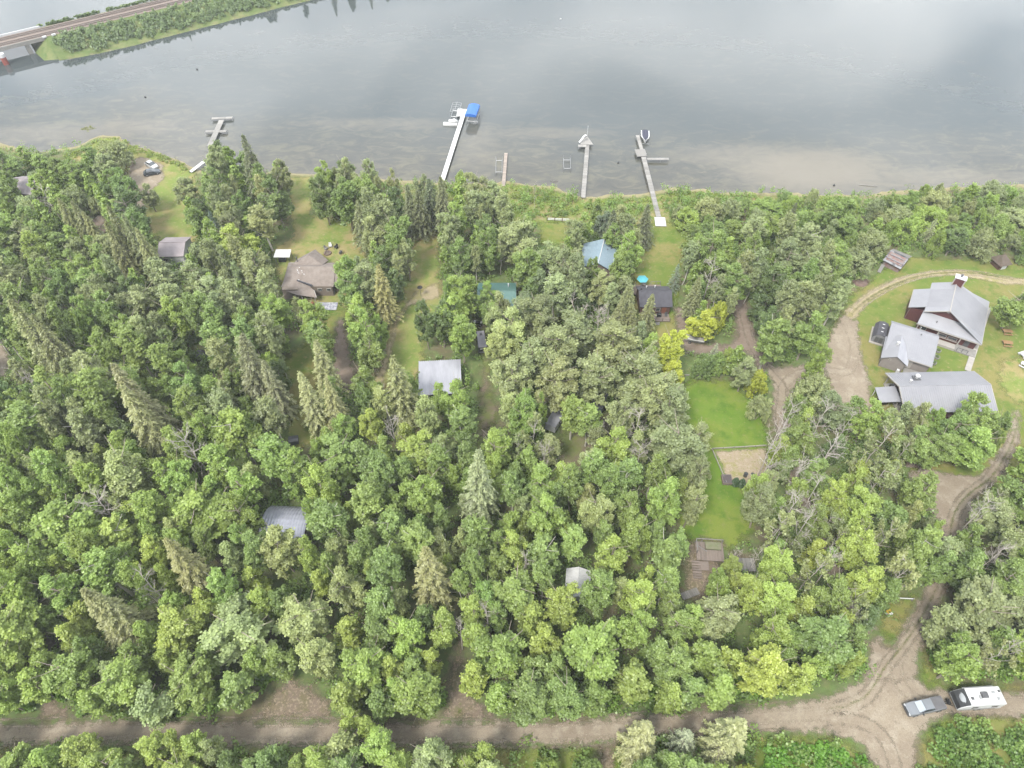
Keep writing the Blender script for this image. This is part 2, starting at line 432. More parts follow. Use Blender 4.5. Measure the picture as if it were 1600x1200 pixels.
# sheets laid on the ground: outline in photograph pixels, turned into ground points
OUTLINES = []
def pdist(X, Y, P):
    """signed distance to a polygon, inside positive"""
    d = np.full(X.shape, 1e9); ins = np.zeros(X.shape, bool); k = len(P)
    for i in range(k):
        x0, y0 = P[i]; x1, y1 = P[(i + 1) % k]
        ex, ey = x1 - x0, y1 - y0; L = ex * ex + ey * ey + 1e-9
        t = np.clip(((X - x0) * ex + (Y - y0) * ey) / L, 0, 1)
        d = np.minimum(d, np.hypot(X - x0 - t * ex, Y - y0 - t * ey))
        c = ((y0 > Y) != (y1 > Y)) & (X < ex * (Y - y0) / (ey + 1e-12) + x0)
        ins ^= c
    return np.where(ins, d, -d)

def sheet(name, px, mat, z, soft=1.2, step=.5, bare=True):
    P = [at(*p) for p in px]
    if bare: OUTLINES.append(np.array(P))
    xs = [p[0] for p in P]; ys = [p[1] for p in P]; m = soft * 2 + .5
    o = grid_mesh(name, np.arange(min(xs) - m, max(xs) + m + step, step), np.arange(min(ys) - m, max(ys) + m + step, step),
                  lambda X, Y: np.full_like(X, z), mat, {'edge': lambda X, Y: pdist(X, Y, P)}, lambda X, Y: pdist(X, Y, P) > -m + .4)
    link(o); return tag(o, kind='structure')

LG = dict(bump=.4, soft=1.3, amp=1.1)
M['lawn'] = ground_mat('bright mown grass', [(0, 0, 0, (.071, .118, .015)), (.08, .42, .60, (.103, .129, .023)), (.30, .48, .64, (.054, .097, .012)), (.9, .56, .70, (.111, .122, .039)), (2.6, .60, .72, (.135, .126, .061))], bump=.4, soft=1.4, amp=1.3)
M['dry_lawn'] = ground_mat('yellowing cut grass', [(0, 0, 0, (.108, .141, .033)), (.13, .40, .56, (.172, .145, .063)), (.4, .5, .66, (.086, .119, .025)), (1.3, .55, .7, (.194, .163, .081))], **LG)
M['meadow'] = ground_mat('rough yellow-green grass', [(0, 0, 0, (.083, .111, .022)), (.07, .44, .58, (.130, .119, .041)), (.35, .5, .65, (.063, .098, .017)), (1.1, .56, .7, (.157, .135, .061))], **LG)
M['reed_ground'] = ground_mat('shore grass and dead reeds', [(0, 0, 0, (.093, .124, .024)), (.18, .45, .6, (.164, .143, .066)), (.5, .5, .65, (.077, .115, .019)), (1.4, .55, .68, (.208, .181, .110))], bump=.9, soft=1.0, amp=.8)
M['gravel'] = ground_mat('packed pale gravel', [(0, 0, 0, (.178, 0.148, 0.112)), (.12, .43, .60, (.150, 0.122, 0.092)), (.5, .5, .64, (.204, 0.175, 0.136)), (1.6, .54, .70, (.131, 0.107, 0.081)), (3.5, .60, .72, (.231, 0.202, 0.164))], bump=.4, soft=.8, amp=.8, fine=8)
M['brown_dirt'] = ground_mat('reddish brown bare dirt', [(0, 0, 0, (.143, .112, .090)), (.2, .45, .62, (.121, .093, .071)), (.6, .5, .66, (.164, .134, .110)), (1.6, .56, .72, (.104, .085, .050))], bump=.4, soft=1.2, amp=.9)
M['leafy_dirt'] = ground_mat('dirt strewn with dry leaves', [(0, 0, 0, (.121, .093, .071)), (.3, .45, .62, (.098, .085, .047)), (2.5, .52, .6, (.186, .153, .110)), (.9, .56, .68, (.083, .088, .033))], bump=.6, soft=1.4, amp=1.0, fine=14)
M['dark_dirt'] = ground_mat('dark brown dirt with thin grass', [(0, 0, 0, (.098, .078, .056)), (.3, .42, .56, (.098, .108, .036)), (.9, .5, .66, (.115, .095, .066)), (.18, .5, .62, (.085, .105, .032))], bump=.4, soft=1.4, amp=1.2)  # dirt dark brown in its own colour, patched with green
M['sand_plot'] = ground_mat('sandy weedy plot', [(0, 0, 0, (.203, .164, .117)), (.4, .5, .62, (.159, .148, .060)), (1.2, .5, .64, (.231, .191, .143)), (2.6, .55, .66, (.131, .131, .050))], bump=.5, soft=.5, amp=.3)
M['dry_path'] = ground_mat('straw-coloured worn track', [(0, 0, 0, (.197, .164, .102)), (.3, .48, .62, (.164, .151, .063)), (1.0, .5, .66, (.231, .191, .131))], bump=.4, soft=.8, amp=.5)

# grass first, bare ground above it
sheet('shore_grass', [(560, 305), (700, 290), (760, 290), (800, 285), (860, 294), (905, 309), (1000, 308), (1060, 297), (1150, 304), (1230, 305), (1320, 307), (1340, 318), (1230, 322), (1120, 322), (1060, 330), (1040, 370), (1000, 380), (980, 350), (900, 350), (850, 352), (780, 345), (700, 330), (600, 330)], M['reed_ground'], .006, bare=False)
sheet('point_grass', [(100, 248), (135, 228), (160, 214), (185, 214), (205, 228), (235, 238), (265, 248), (308, 267), (316, 320), (322, 376), (255, 400), (225, 345), (190, 262), (140, 262)], M['dry_lawn'], .006)
sheet('left_house_lawn', [(450, 275), (490, 275), (490, 335), (555, 345), (575, 400), (560, 440), (545, 505), (500, 510), (470, 470), (430, 440), (425, 385), (455, 370), (448, 330)], M['dry_lawn'], .006)
sheet('long_lawn', [(640, 350), (690, 350), (690, 430), (700, 480), (670, 520), (665, 580), (600, 640), (575, 640), (585, 590), (605, 500), (635, 430)], M['dry_lawn'], .008)
sheet('narrow_lawn', [(440, 560), (478, 530), (490, 480), (545, 478), (548, 520), (500, 600), (510, 690), (470, 705), (440, 690)], M['meadow'], .010)
sheet('shed_lawn', [(838, 345), (892, 345), (888, 385), (840, 385)], M['meadow'], .010)
sheet('shore_cottage_lawn', [(990, 350), (1035, 345), (1066, 350), (1082, 376), (1064, 430), (1062, 530), (1010, 540), (985, 500), (985, 430), (995, 380)], M['meadow'], .010)
sheet('bright_lawn', [(1052, 612), (1080, 588), (1145, 592), (1180, 626), (1202, 660), (1206, 735), (1190, 790), (1180, 838), (1150, 860), (1065, 862), (1050, 800), (1080, 720), (1060, 650)], M['lawn'], .008)
sheet('glade', [(870, 640), (960, 640), (960, 690), (930, 740), (870, 750)], M['dark_dirt'], .006)
sheet('hall_lawn', [(1285, 600), (1290, 520), (1325, 462), (1375, 418), (1420, 398), (1480, 402), (1700, 405), (1750, 660), (1640, 700), (1600, 790), (1540, 790), (1480, 790), (1420, 740), (1410, 700), (1340, 680), (1300, 640)], M['meadow'], .006)
sheet('ruin_clearing', [(1064, 838), (1135, 840), (1130, 880), (1142, 862), (1186, 862), (1184, 894), (1140, 894), (1120, 905), (1100, 936), (1065, 940)], M['leafy_dirt'], .012)
sheet('south_verge', [(-100, 1165), (400, 1172), (500, 1165), (800, 1165), (960, 1160), (1000, 1150), (1180, 1146), (1250, 1142), (1330, 1152), (1380, 1215), (1380, 1330), (-100, 1330)], M['meadow'], .006, bare=False)
sheet('east_verge', [(1440, 1136), (1480, 1112), (1720, 1112), (1720, 1330), (1425, 1330), (1428, 1210)], M['meadow'], .006, bare=False)
sheet('north_verge', [(1370, 985), (1382, 940), (1430, 920), (1445, 925), (1405, 1000), (1385, 1012), (1430, 1070), (1450, 950), (1480, 930), (1470, 1010), (1470, 1062), (1620, 1066), (1620, 1082), (1440, 1086)], M['meadow'], .010)
# tracks
sheet('gravel_pad', [(200, 250), (225, 244), (256, 256), (258, 280), (240, 296), (225, 330), (200, 320)], M['gravel'], .020, .6, .4)
sheet('left_dirt_drive', [(135, 345), (160, 330), (170, 350), (168, 372), (135, 372)], M['brown_dirt'], .018)
sheet('left_edge_dirt', [(-80, 535), (8, 535), (18, 560), (10, 590), (-80, 590)], M['gravel'], .018)
sheet('grass_path', [(524, 495), (540, 495), (552, 560), (565, 600), (545, 620), (520, 600), (516, 550)], M['brown_dirt'], .020, 1.0)
sheet('worn_strip', [(598, 560), (615, 498), (648, 455), (685, 440), (690, 465), (640, 480), (622, 510), (612, 560), (600, 600), (586, 620), (580, 600)], M['dry_path'], .018)
sheet('dark_drive', [(738, 500), (762, 500), (768, 560), (772, 610), (786, 640), (766, 690), (747, 715), (738, 700), (746, 620), (750, 560)], M['dark_dirt'], .014)
sheet('cottage_drive', [(1050, 478), (1072, 478), (1082, 530), (1100, 536), (1140, 535), (1150, 520), (1140, 478), (1148, 455), (1170, 470), (1186, 530), (1210, 570), (1190, 590), (1165, 552), (1110, 556), (1068, 556), (1056, 520)], M['brown_dirt'], .020)
sheet('rutted_track', [(1190, 560), (1215, 572), (1245, 570), (1285, 565), (1300, 590), (1262, 590), (1240, 612), (1238, 660), (1262, 760), (1310, 880), (1370, 980), (1352, 1010), (1290, 900), (1240, 790), (1215, 700), (1203, 640), (1207, 605)], M['gravel'], .024, .8)
sheet('hall_lot', [(1285, 570), (1296, 520), (1316, 490), (1342, 500), (1345, 540), (1362, 600), (1365, 640), (1330, 660), (1300, 620)], M['gravel'], .026, 1.2)
sheet('loop_track', [(1296, 530), (1320, 482), (1352, 455), (1400, 432), (1450, 422), (1500, 420), (1560, 430), (1620, 436), (1620, 446), (1570, 446), (1540, 440), (1490, 432), (1450, 434), (1405, 446), (1362, 470), (1338, 500), (1335, 540), (1300, 560)], M['dry_path'], .022, .7)
sheet('worn_field', [(1560, 560), (1640, 550), (1640, 640), (1580, 630), (1556, 600)], M['dry_lawn'], .016, 3.0)
sheet('dirt_lot', [(1415, 742), (1440, 728), (1480, 738), (1525, 742), (1552, 715), (1574, 680), (1584, 640), (1596, 640), (1594, 690), (1572, 740), (1530, 780), (1512, 830), (1490, 880), (1460, 880), (1468, 820), (1435, 780)], M['gravel'], .024, 1.0)
sheet('north_track', [(1395, 1010), (1440, 922), (1470, 870), (1498, 870), (1482, 920), (1452, 985), (1436, 1030), (1436, 1075), (1345, 1080), (1360, 1000), (1372, 985), (1384, 1008)], M['gravel'], .026, .6)
sheet('gravel_road', [(-120, 1134), (0, 1131), (150, 1124), (330, 1124), (520, 1126), (720, 1124), (880, 1124), (1000, 1114), (1110, 1109), (1200, 1100), (1290, 1086), (1345, 1058), (1436, 1058), (1452, 1073), (1540, 1080), (1720, 1082), (1720, 1122), (1560, 1124), (1478, 1120), (1446, 1140), (1432, 1170), (1434, 1330), (1400, 1330), (1378, 1210), (1340, 1162), (1300, 1148), (1200, 1146), (1100, 1150), (1000, 1158), (900, 1166), (700, 1168), (420, 1168), (150, 1162), (-120, 1168)], M['gravel'], .032, .6, .4)
sheet('road_pull_in', [(395, 1112), (425, 1080), (450, 1052), (475, 1058), (522, 1092), (528, 1130), (395, 1130)], M['leafy_dirt'], .028)
sheet('left_wood_track', [(50, 1130), (64, 1085), (78, 1070), (100, 1088), (130, 1128)], M['leafy_dirt'], .028)
sheet('narrow_wood_track', [(685, 1130), (696, 1050), (712, 985), (722, 900), (734, 800), (748, 800), (742, 900), (732, 990), (728, 1050), (745, 1085), (790, 1132)], M['leafy_dirt'], .028)
sheet('south_wood_track', [(925, 1160), (965, 1156), (972, 1330), (930, 1330)], M['leafy_dirt'], .028)

# wheel ruts: worn ribbons along the tracks
M['rut'] = ground_mat('dark wheel rut', [(0, 0, 0, (.148, .121, .091)), (.5, .45, .6, (.168, .139, .105))], bump=.5, soft=.4, amp=.30, edge_scale=.55)
M['pale_rut'] = ground_mat('pale wheel-polished gravel', [(0, 0, 0, (.222, .185, .141)), (.5, .45, .6, (.196, .161, .120))], bump=.2, soft=.4, amp=.14, edge_scale=1.0)
M['strip_grass'] = ground_mat('grass strip between ruts', [(0, 0, 0, (.085, .100, .028)), (.6, .45, .6, (.117, .109, .045))], bump=.6, soft=.5, amp=.2, edge_scale=1.0)
def ribbon(name, px, off, w, mat, z, step=.45):
    P = [Vector((*at(*p), 0)) for p in px]; pts = []
    for i in range(len(P) - 1):                                   # smooth the line through its points
        p0, p1, p2, p3 = P[max(0, i - 1)], P[i], P[i + 1], P[min(len(P) - 1, i + 2)]; k = max(3, int((p2 - p1).length / 1.2))
        for j in range(k):
            t = j / k; pts.append(.5 * ((2 * p1) + (p2 - p0) * t + (2 * p0 - 5 * p1 + 4 * p2 - p3) * t * t + (3 * p1 - p0 - 3 * p2 + p3) * t ** 3))
    pts.append(P[-1]); co, fc, ed = [], [], []
    for i, p in enumerate(pts):
        d = (pts[min(i + 1, len(pts) - 1)] - pts[max(i - 1, 0)]).normalized(); q = Vector((-d.y, d.x, 0)); wob = mnoise.noise(Vector((i * .09, off, 0))) * .22
        fade = min(1.0, min(i, len(pts) - 1 - i) / 6)
        for u in (-1, 0, 1):
            v = p + q * (off + wob + u * w); co.append((v.x, v.y, z)); ed.append((w * (1 - abs(u)) - w * .25) * (fade * 1.2 - .2))
        if i: b = 3 * i; fc += [(b - 3, b - 2, b + 1, b), (b - 2, b - 1, b + 2, b + 1)]
    me = D.meshes.new(name); me.from_pydata(co, [], fc); me.attributes.new('edge', 'FLOAT', 'POINT').data.foreach_set('value', ed); me.materials.append(mat)
    return tag(link(D.objects.new(name, me)), kind='structure')
def ruts(px, z, dark=True, strip=None, gap=.85):
    for o in (-gap, gap): ribbon('wheel_rut', px, o, .34, M['rut' if dark else 'pale_rut'], z)
    if strip: ribbon('grass_strip', px, 0, strip, M['strip_grass'], z + .003)
ROAD = [(-110, 1150), (150, 1142), (420, 1144), (720, 1146), (900, 1144), (1050, 1131), (1180, 1122), (1290, 1116)]
ruts(ROAD, .040, False)
for o in (-1.75, 1.9): ribbon('wheel_rut', ROAD, o, .3, M['rut'], .042)
ruts([(1290, 1120), (1350, 1130), (1385, 1160), (1402, 1220), (1408, 1320)], .041)
ruts([(1290, 1110), (1350, 1092), (1385, 1040), (1412, 1005), (1450, 945), (1478, 890)], .041, True, .3); ruts([(1700, 1100), (1560, 1100), (1470, 1104), (1420, 1085), (1400, 1040), (1430, 980)], .044, False)
ruts([(1225, 640), (1222, 610), (1245, 585), (1290, 578), (1325, 580), (1335, 540), (1322, 505)], .036, False); ruts([(1240, 790), (1226, 700), (1218, 650), (1222, 605), (1200, 578), (1172, 530), (1160, 480)], .038)
ruts([(1480, 880), (1490, 810), (1510, 775), (1550, 742), (1582, 690), (1590, 640)], .036, True, .35); ruts([(1322, 500), (1356, 468), (1402, 442), (1450, 429), (1520, 427), (1600, 441)], .031, False, .45)
# ------------------------------------------------------------------ buildings
def roof_pair(root, L, W, ze, zr, mat, over=.45, end=.4, ribs=0.0, t=.12, name='roof', cap=True, ridge_y=0.0):
    """two slopes along x; eaves at y = -W/2 and W/2"""
    mb = MB(); x0, x1 = -L / 2 - end, L / 2 + end
    for sy in (-1, 1):
        run = abs(sy * W / 2 - ridge_y); k = (zr - ze) / run; ye = sy * (W / 2 + over); zz = ze - k * over
        mb.slab([(x0, ye, zz), (x1, ye, zz), (x1, ridge_y, zr), (x0, ridge_y, zr)], t)
    r = mb.build(name, mat, root)
    if cap: MB().tube((x0 - .01, ridge_y, zr + .01), (x1 + .01, ridge_y, zr + .01), .09, n=6).build('ridge_cap', mat, r)
    if ribs:
        rb = MB(); n = int((x1 - x0) / ribs)
        for i in range(n + 1):
            x = x0 + .03 + (x1 - x0 - .06) * i / n
            for sy in (-1, 1):
                run = abs(sy * W / 2 - ridge_y); k = (zr - ze) / run; ye = sy * (W / 2 + over); zz = ze - k * over
                a, b = Vector((x, ye, zz + .02)), Vector((x, ridge_y, zr + .02))
                rb.slab([tuple(a + Vector((-.03, 0, .03))), tuple(a + Vector((.03, 0, .03))), tuple(b + Vector((.03, 0, .03))), tuple(b + Vector((-.03, 0, .03)))], .05)
        tag(rb.build('roof_rib', mat, r), kind='stuff')
    return r

def gable_walls(root, L, W, ze, zr, mat, ridge_y=0.0):
    return MB().side([(-W / 2, 0), (W / 2, 0), (W / 2, ze), (ridge_y, zr), (-W / 2, ze)], -L / 2, L / 2, 'x').build('wall', mat, root)

def window(root, c, w, h, rz, frame=None):
    f = MB(); m = Matrix.Rotation(rz, 4, 'Z')
    for dx, dz, sx, sz in ((0, h / 2, w + .16, .1), (0, -h / 2, w + .16, .1), (-w / 2, 0, .1, h - .1), (w / 2, 0, .1, h - .1)):
        p = m @ Vector((dx, -.03, dz)); f.box((c[0] + p.x, c[1] + p.y, c[2] + p.z), (sx, .1, sz), rz)
    fo = f.build('window', frame or M['cream_trim'], root)
    p = m @ Vector((0, -.02, 0))
    MB().box((c[0] + p.x, c[1] + p.y, c[2]), (w - .1, .05, h - .1), rz).build('pane', M['glass'], fo)

def door(root, c, w, h, rz, mat):
    m = Matrix.Rotation(rz, 4, 'Z'); p = m @ Vector((0, -.03, h / 2))
    d = MB().box((c[0] + p.x, c[1] + p.y, c[2] + p.z), (w, .08, h), rz).build('door', mat, root)
    q = m @ Vector((w * .38, -.1, h * .48)); MB().dome((c[0] + q.x, c[1] + q.y, c[2] + q.z), .05, 6, 3, full=True).build('handle', M['steel_dark'], d)

def pipe(root, x, y, z0, z1, r=.1, mat=None, name='vent_pipe'):
    MB().tube((x, y, z0), (x, y, z1), r, n=8).tube((x, y, z1), (x, y, z1 + .08), r * 1.4, n=8).build(name, mat or M['steel_dark'], root)

def post(mb, x, y, z0, z1, s=.14): mb.box((x, y, (z0 + z1) / 2), (s, s, z1 - z0))

def build_main_hall():
    h = thing('gathering_hall', 'large grey metal roofed hall with dark red walls and white-capped red chimney', 'hall', (86.8, 105.1), rad(-29.5))
    MB().side([(.5, 0), (12.1, 0), (12.1, 3.05), (4.4, 6.8), (.5, 4.95)], 2.7, 11.9).build('wall', M['red_wall'], h)
    MB().box((6.3, 1.85, 1.42), (11.6, 1.7, 2.84)).build('wall', M['red_wall'], h)
    MB().box((10.2, 13.0, 1.4), (3.6, 2.2, 2.8)).build('wall', M['red_wall'], h)
    MB().box((-.9, 6.8, 1.62), (2.78, 5.7, 3.24)).build('wall', M['red_wall'], h)
    k = 4 / 8.2
    r = MB()
    r.slab([(4.4, 2.0, 7), (4.4, 12.4, 7), (.2, 12.4, 7 - 4.2 * k), (.2, 2.0, 7 - 4.2 * k)], .13)
    r.slab([(.34, 3.5, 5.09), (.34, 10.1, 5.09), (-2.6, 10.1, 3.55), (-2.6, 3.5, 3.55)], .13)
    r.slab([(4.4, 2.0, 7), (12.6, -.02, 3), (12.6, 14.8, 3), (8.5, 13.1, 5), (4.4, 12.4, 7)][::1], .13)
    r.slab([(-.05, 0, 2.96), (12.5, 0, 2.96), (9.25, 2.9, 4.58), (.15, 2.9, 4.58)], .13)
    ro = r.build('roof', M['metal_roof'], h)
    MB().tube((4.4, 1.98, 7.02), (4.4, 12.42, 7.02), .1, n=6).build('ridge_cap', M['cream_trim'], ro)
    f = MB()                                                     # cream bargeboards and eave trim
    f.slab([(4.4, 1.92, 7.02), (.16, 1.92, 4.96), (.16, 1.98, 4.96), (4.4, 1.98, 7.02)], .22)
    f.slab([(4.4, 1.92, 7.02), (9.6, 1.92, 4.5), (9.6, 1.98, 4.5), (4.4, 1.98, 7.02)], .22)
    f.box((6.2, -.06, 2.80), (12.8, .08, .2)); f.box((12.66, 7.4, 2.84), (.08, 14.7, .2)); f.box((-2.65, 6.8, 3.42), (.08, 6.6, .2))
    f.build('fascia', M['cream_trim'], h)
    s = MB()
    for i in range(30):
        y = 2.3 + i * .42
        if y < 12.2: s.slab([(4.5, y, 6.99), (4.5, y + .05, 6.99), (12.5, y + .05, 3.09), (12.5, y, 3.09)], .03)
    for i in range(20):
        y = 3.7 + i * .42
        if y < 10: s.slab([(4.3, y, 6.99), (4.3, y + .05, 6.99), (.3, y + .05, 5.04), (.3, y, 5.04)], .03)
    tag(s.build('roof_rib', M['metal_roof'], ro), kind='stuff')
    for x in (.35, 4.5, 8.8): MB().box((x, .25, 1.4), (.2, .2, 2.75)).build('porch_post', M['cream_trim'], h)
    MB().box((-2.2, 4.02, 1.6), (.14, .14, 3.2)).build('porch_post', M['cream_trim'], h)
    MB().box((4.4, 2.66, 6.0), (.5, .1, .3)).build('gable_light', M['cream_trim'], h); MB().box((4.6, .93, .62), (8.2, .1, .12)).build('wall_trim', M['cream_trim'], h)
    for x, w in ((5.6, 1.5), (7.6, 1.7)): window(h, (x, .97, 1.25), w, .62, 0)
    window(h, (1.6, .97, 1.5), 1.2, 1.0, 0)
    door(h, (10.4, .98, .35), 1.0, 2.0, 0, M['steel_dark'])
    MB().box((10.7, -.2, .17), (4.0, 2.2, .34)).build('porch_deck', M['concrete'], h)
    MB().box((6.4, -.55, .30), (4.4, 1.5, .6)).build('front_step', M['cream_trim'], h)
    rl = MB()
    for x in (9.0, 10.0, 11.0): post(rl, x, -1.25, .34, 1.2, .09)
    rl.box((10.0, -1.25, 1.22), (2.1, .1, .08)); rl.build('railing', M['steel_dark'], h)
    c = MB().box((4.6, 12.0, 6.3), (1.9, 1.1, 4.6)).build('chimney', M['red_wall'], h)
    t = MB()
    for x in (3.6, 5.6):
        t.box((x, 11.42, 6.3), (.22, .12, 4.6))
    t.build('corner_trim', M['cream_trim'], c)
    MB().box((4.6, 12.0, 8.68), (2.3, 1.45, .18)).build('chimney_cap', M['white_paint'], c)
    MB().tube((4.6, 12.2, 8.76), (4.6, 12.2, 9.15), .2, n=8).dome((4.6, 12.2, 9.15), .28, 8, 3).build('flue', M['steel_dark'], c)
    pipe(h, 3.3, 1.3, 3.5, 3.95, .08); pipe(h, 1.0, -.2, 0, 2.4, .06, M['white_paint'])
    window(h, (12.13, 6.0, 1.5), 1.6, .9, rad(90))
build_main_hall()

def build_annex():
    h = thing('stucco_annex', 'beige stucco annex with grey metal roof and small pale front gable', 'annex', (76.9, 97.3), rad(-27))
    L, W = 9.4, 8.8
    MB().side([(.25, 0), (W - .25, 0), (W - .25, 3.45), (W - 1.3, 4.0), (.25, 2.75)], .25, L - .25, 'x').build('wall', M['beige_wall'], h)
    r = MB(); r.slab([(0, -.3, 2.86), (L, -.3, 2.86), (L, W - 1.3, 4.25), (0, W - 1.3, 4.25)], .13); r.slab([(0, W - 1.29, 4.25), (L, W - 1.29, 4.25), (L, W + .2, 3.55), (0, W + .2, 3.55)], .13)
    ro = r.build('roof', M['metal_roof'], h)
    s = MB()
    for i in range(22):
        x = .15 + i * .43; s.slab([(x, -.28, 2.91), (x + .05, -.28, 2.91), (x + .05, W - 1.35, 4.29), (x, W - 1.35, 4.29)], .04)
    tag(s.build('roof_rib', M['metal_roof'], ro), kind='stuff')
    MB().box((L / 2, -.35, 2.72), (L + .1, .08, .2)).build('fascia', M['cream_trim'], h)
    # the cross gable
    MB().side([(.2, 0), (4.6, 0), (4.6, 2.7), (2.4, 4.05), (.2, 2.7)], -1.8, .24).build('gable_wall', M['beige_wall'], h)
    g_ = MB(); g_.slab([(2.4, -2.2, 4.25), (2.4, 4.6, 4.25), (-.2, 4.6, 2.66), (-.2, -2.2, 2.66)], .12)
    g_.build('gable_roof', M['metal_roof'], h)
    MB().slab([(2.41, -2.2, 4.25), (2.41, 4.6, 4.25), (5.0, 1.2, 2.66), (5.0, -2.2, 2.66)], .12).build('gable_roof', M['metal_roof_pale'], h)
    window(h, (1.5, -1.83, 2.7), .3, .3, 0)
    door(h, (5.6, .22, .2), .95, 2.0, 0, M['cream_trim'])
    MB().box((3.9, -2.12, .55), (.55, .5, .8)).build('air_unit', M['white_paint'], h)
    MB().box((6.6, -.75, .10), (3.2, 1.6, .2)).build('entry_step', M['concrete'], h)
    pipe(h, 2.0, 1.6, 3.2, 4.7, .22, M['white_paint'], 'flue'); pipe(h, 6.0, 6.6, 4.1, 4.4, .07); pipe(h, 1.2, .2, 2.9, 3.2, .07)
build_annex()

def build_long_hall():
    h = thing('long_hall', 'long low hall with wide grey gable roof and open porch at its end', 'hall', (84.2, 86.3), rad(1.5))
    L, W = 17.0, 9.2
    MB().side([(-W / 2, 0), (W / 2, 0), (W / 2, 3.0), (0, 4.6), (-W / 2, 3.0)], -L / 2 + 2.2, L / 2, 'x').build('wall', M['red_wall'], h)
    ro = roof_pair(h, L, W, 3.05, 4.8, M['metal_roof'], .5, .45, .43)
    f = MB()
    for sx in (-1, 1):
        for sy in (-1, 1):
            f = MB(); f.slab([(sx * (L / 2 + .46), 0, 4.84), (sx * (L / 2 + .56), 0, 4.84), (sx * (L / 2 + .56), sy * 5.1, 2.9), (sx * (L / 2 + .46), sy * 5.1, 2.9)], .24).build('bargeboard', M['cream_trim'], h)
    for y in (-4.3, -1.4, 1.6, 4.3): MB().box((-L / 2 + .1, y, 1.5), (.18, .18, 3.0)).build('porch_post', M['cream_trim'], h)
    MB().box((-L / 2 + 1.1, 0, .1), (2.2, 9, .2)).build('porch_floor', M['concrete'], h)
    door(h, (-L / 2 + 2.18, 2.2, .2), 1.0, 2.0, rad(-90), M['steel_dark']); window(h, (-L / 2 + 2.17, -2.2, 1.6), 1.2, 1.0, rad(-90))
    for x, y in ((-7.3, 2.6), (-7.0, 1.2), (-7.4, 3.4)): MB().box((x, y, .6), (.7, .6, .8)).build('stored_crate', M['steel_dark'], h)
    w = MB().tube((-4.2, 2.6, 3.7), (-4.2, 2.6, 4.7), .26, n=10)
    v = w.build('turbine_vent', M['white_paint'], h); MB().dome((-4.2, 2.6, 4.7), .48, 10, 4, .8).build('vent_cap', M['white_paint'], v)
    MB().box((-4.2, 2.6, 4.02), (1.3, 1.3, .2)).build('flashing', M['steel_dark'], v)
    pipe(h, -6.0, 1.5, 4.1, 4.75, .17, M['white_paint'])
    # lean-to canopy
    MB().slab([(-12.4, -1.9, 2.2), (-8.4, -2.3, 2.9), (-8.4, 1.6, 2.9), (-12.0, 1.9, 2.2)], .1).build('canopy_roof', M['metal_roof'], h)
    for x, y in ((-12.0, -1.7), (-11.8, 1.6)): MB().box((x, y, 1.05), (.14, .14, 2.1)).build('canopy_post', M['white_paint'], h)
    MB().box((-10.6, -.3, .45), (1.6, 1.0, .9)).build('stored_crate', M['dark'], h)
build_long_hall()

def build_garden_shed():
    h = thing('arched_garden_shed', 'small grey storage shed with black barrel roof on a wooden platform', 'shed', (79.1, 103.9), rad(-27))
    p = MB(); p.box((0, 0, .1), (3.2, 5.2, .2)); p.build('platform', M['cream_trim'], h)
    prof = [(-1.3, .2), (1.3, .2), (1.3, 1.7), (.8, 2.35), (0, 2.6), (-.8, 2.35), (-1.3, 1.7)]
    MB().side(prof, -2.1, 2.1).build('wall', M['grey_wall'], h)
    r = MB(); q = [(-1.45, 1.6), (-.88, 2.42), (0, 2.7), (.88, 2.42), (1.45, 1.6)]
    for a, b in zip(q[:-1], q[1:]): r.slab([(a[0], -2.25, a[1]), (a[0], 2.25, a[1]), (b[0], 2.25, b[1]), (b[0], -2.25, b[1])], .07)
    ro = r.build('roof', M['dark_shingle'], h)
    for y in (-1.2, 0, 1.2): MB().box((.0, y, 2.73), (.5, .16, .05)).build('roof_vent', M['white_paint'], ro)
    d = MB().box((0, -2.12, 1.0), (1.6, .06, 1.5)).build('door', M['steel_dark'], h)
    MB().box((0, -2.17, 1.0), (.06, .04, 1.5)).build('door_seam', M['grey_wall'], d)
build_garden_shed()

def build_old_shed():
    h = thing('weathered_shed', 'weathered leaning shed with patchy tar-paper roof and faded red boards', 'shed', (91.1, 127.9), rad(-44))
    MB().side([(-2.4, 0), (2.4, 0), (2.4, 1.7), (-.2, 2.9), (-2.4, 2.0)], -1.9, 1.9, 'x').build('wall', surf('faded red and grey boards', (.124, .057, .050), (.149, .137, .129), 1.3, .9), h)
    a = MB(); a.slab([(-2.2, -2.9, 1.75), (2.2, -2.9, 1.55), (2.2, .3, 3.0), (-2.2, .3, 2.9)], .1).build('front_roof', M['old_tin'], h)
    MB().slab([(-2.2, .32, 2.92), (2.2, .32, 3.0), (2.2, 2.9, 1.95), (-2.2, 2.9, 1.75)], .1).build('back_roof', M['weathered'], h)
    for i, y in enumerate((-2.0, -1.0, -.1)): MB().box((0, y, 1.95 + (y + 2.9) * .44), (3.6 - i * .5, .22, .07), 0, rad(23)).build('roof_patch', M['steel_dark'] if i == 2 else M['grey_tarp'], h)
    MB().slab([(-2.0, -3.1, .9), (-1.2, -3.1, .9), (-.9, -5.4, .12), (-1.7, -5.5, .12)], .08).build('fallen_board', M['weathered'], h)
    door(h, (1.93, -1.2, 0), .9, 1.5, rad(90), M['red_wall'])
build_old_shed()

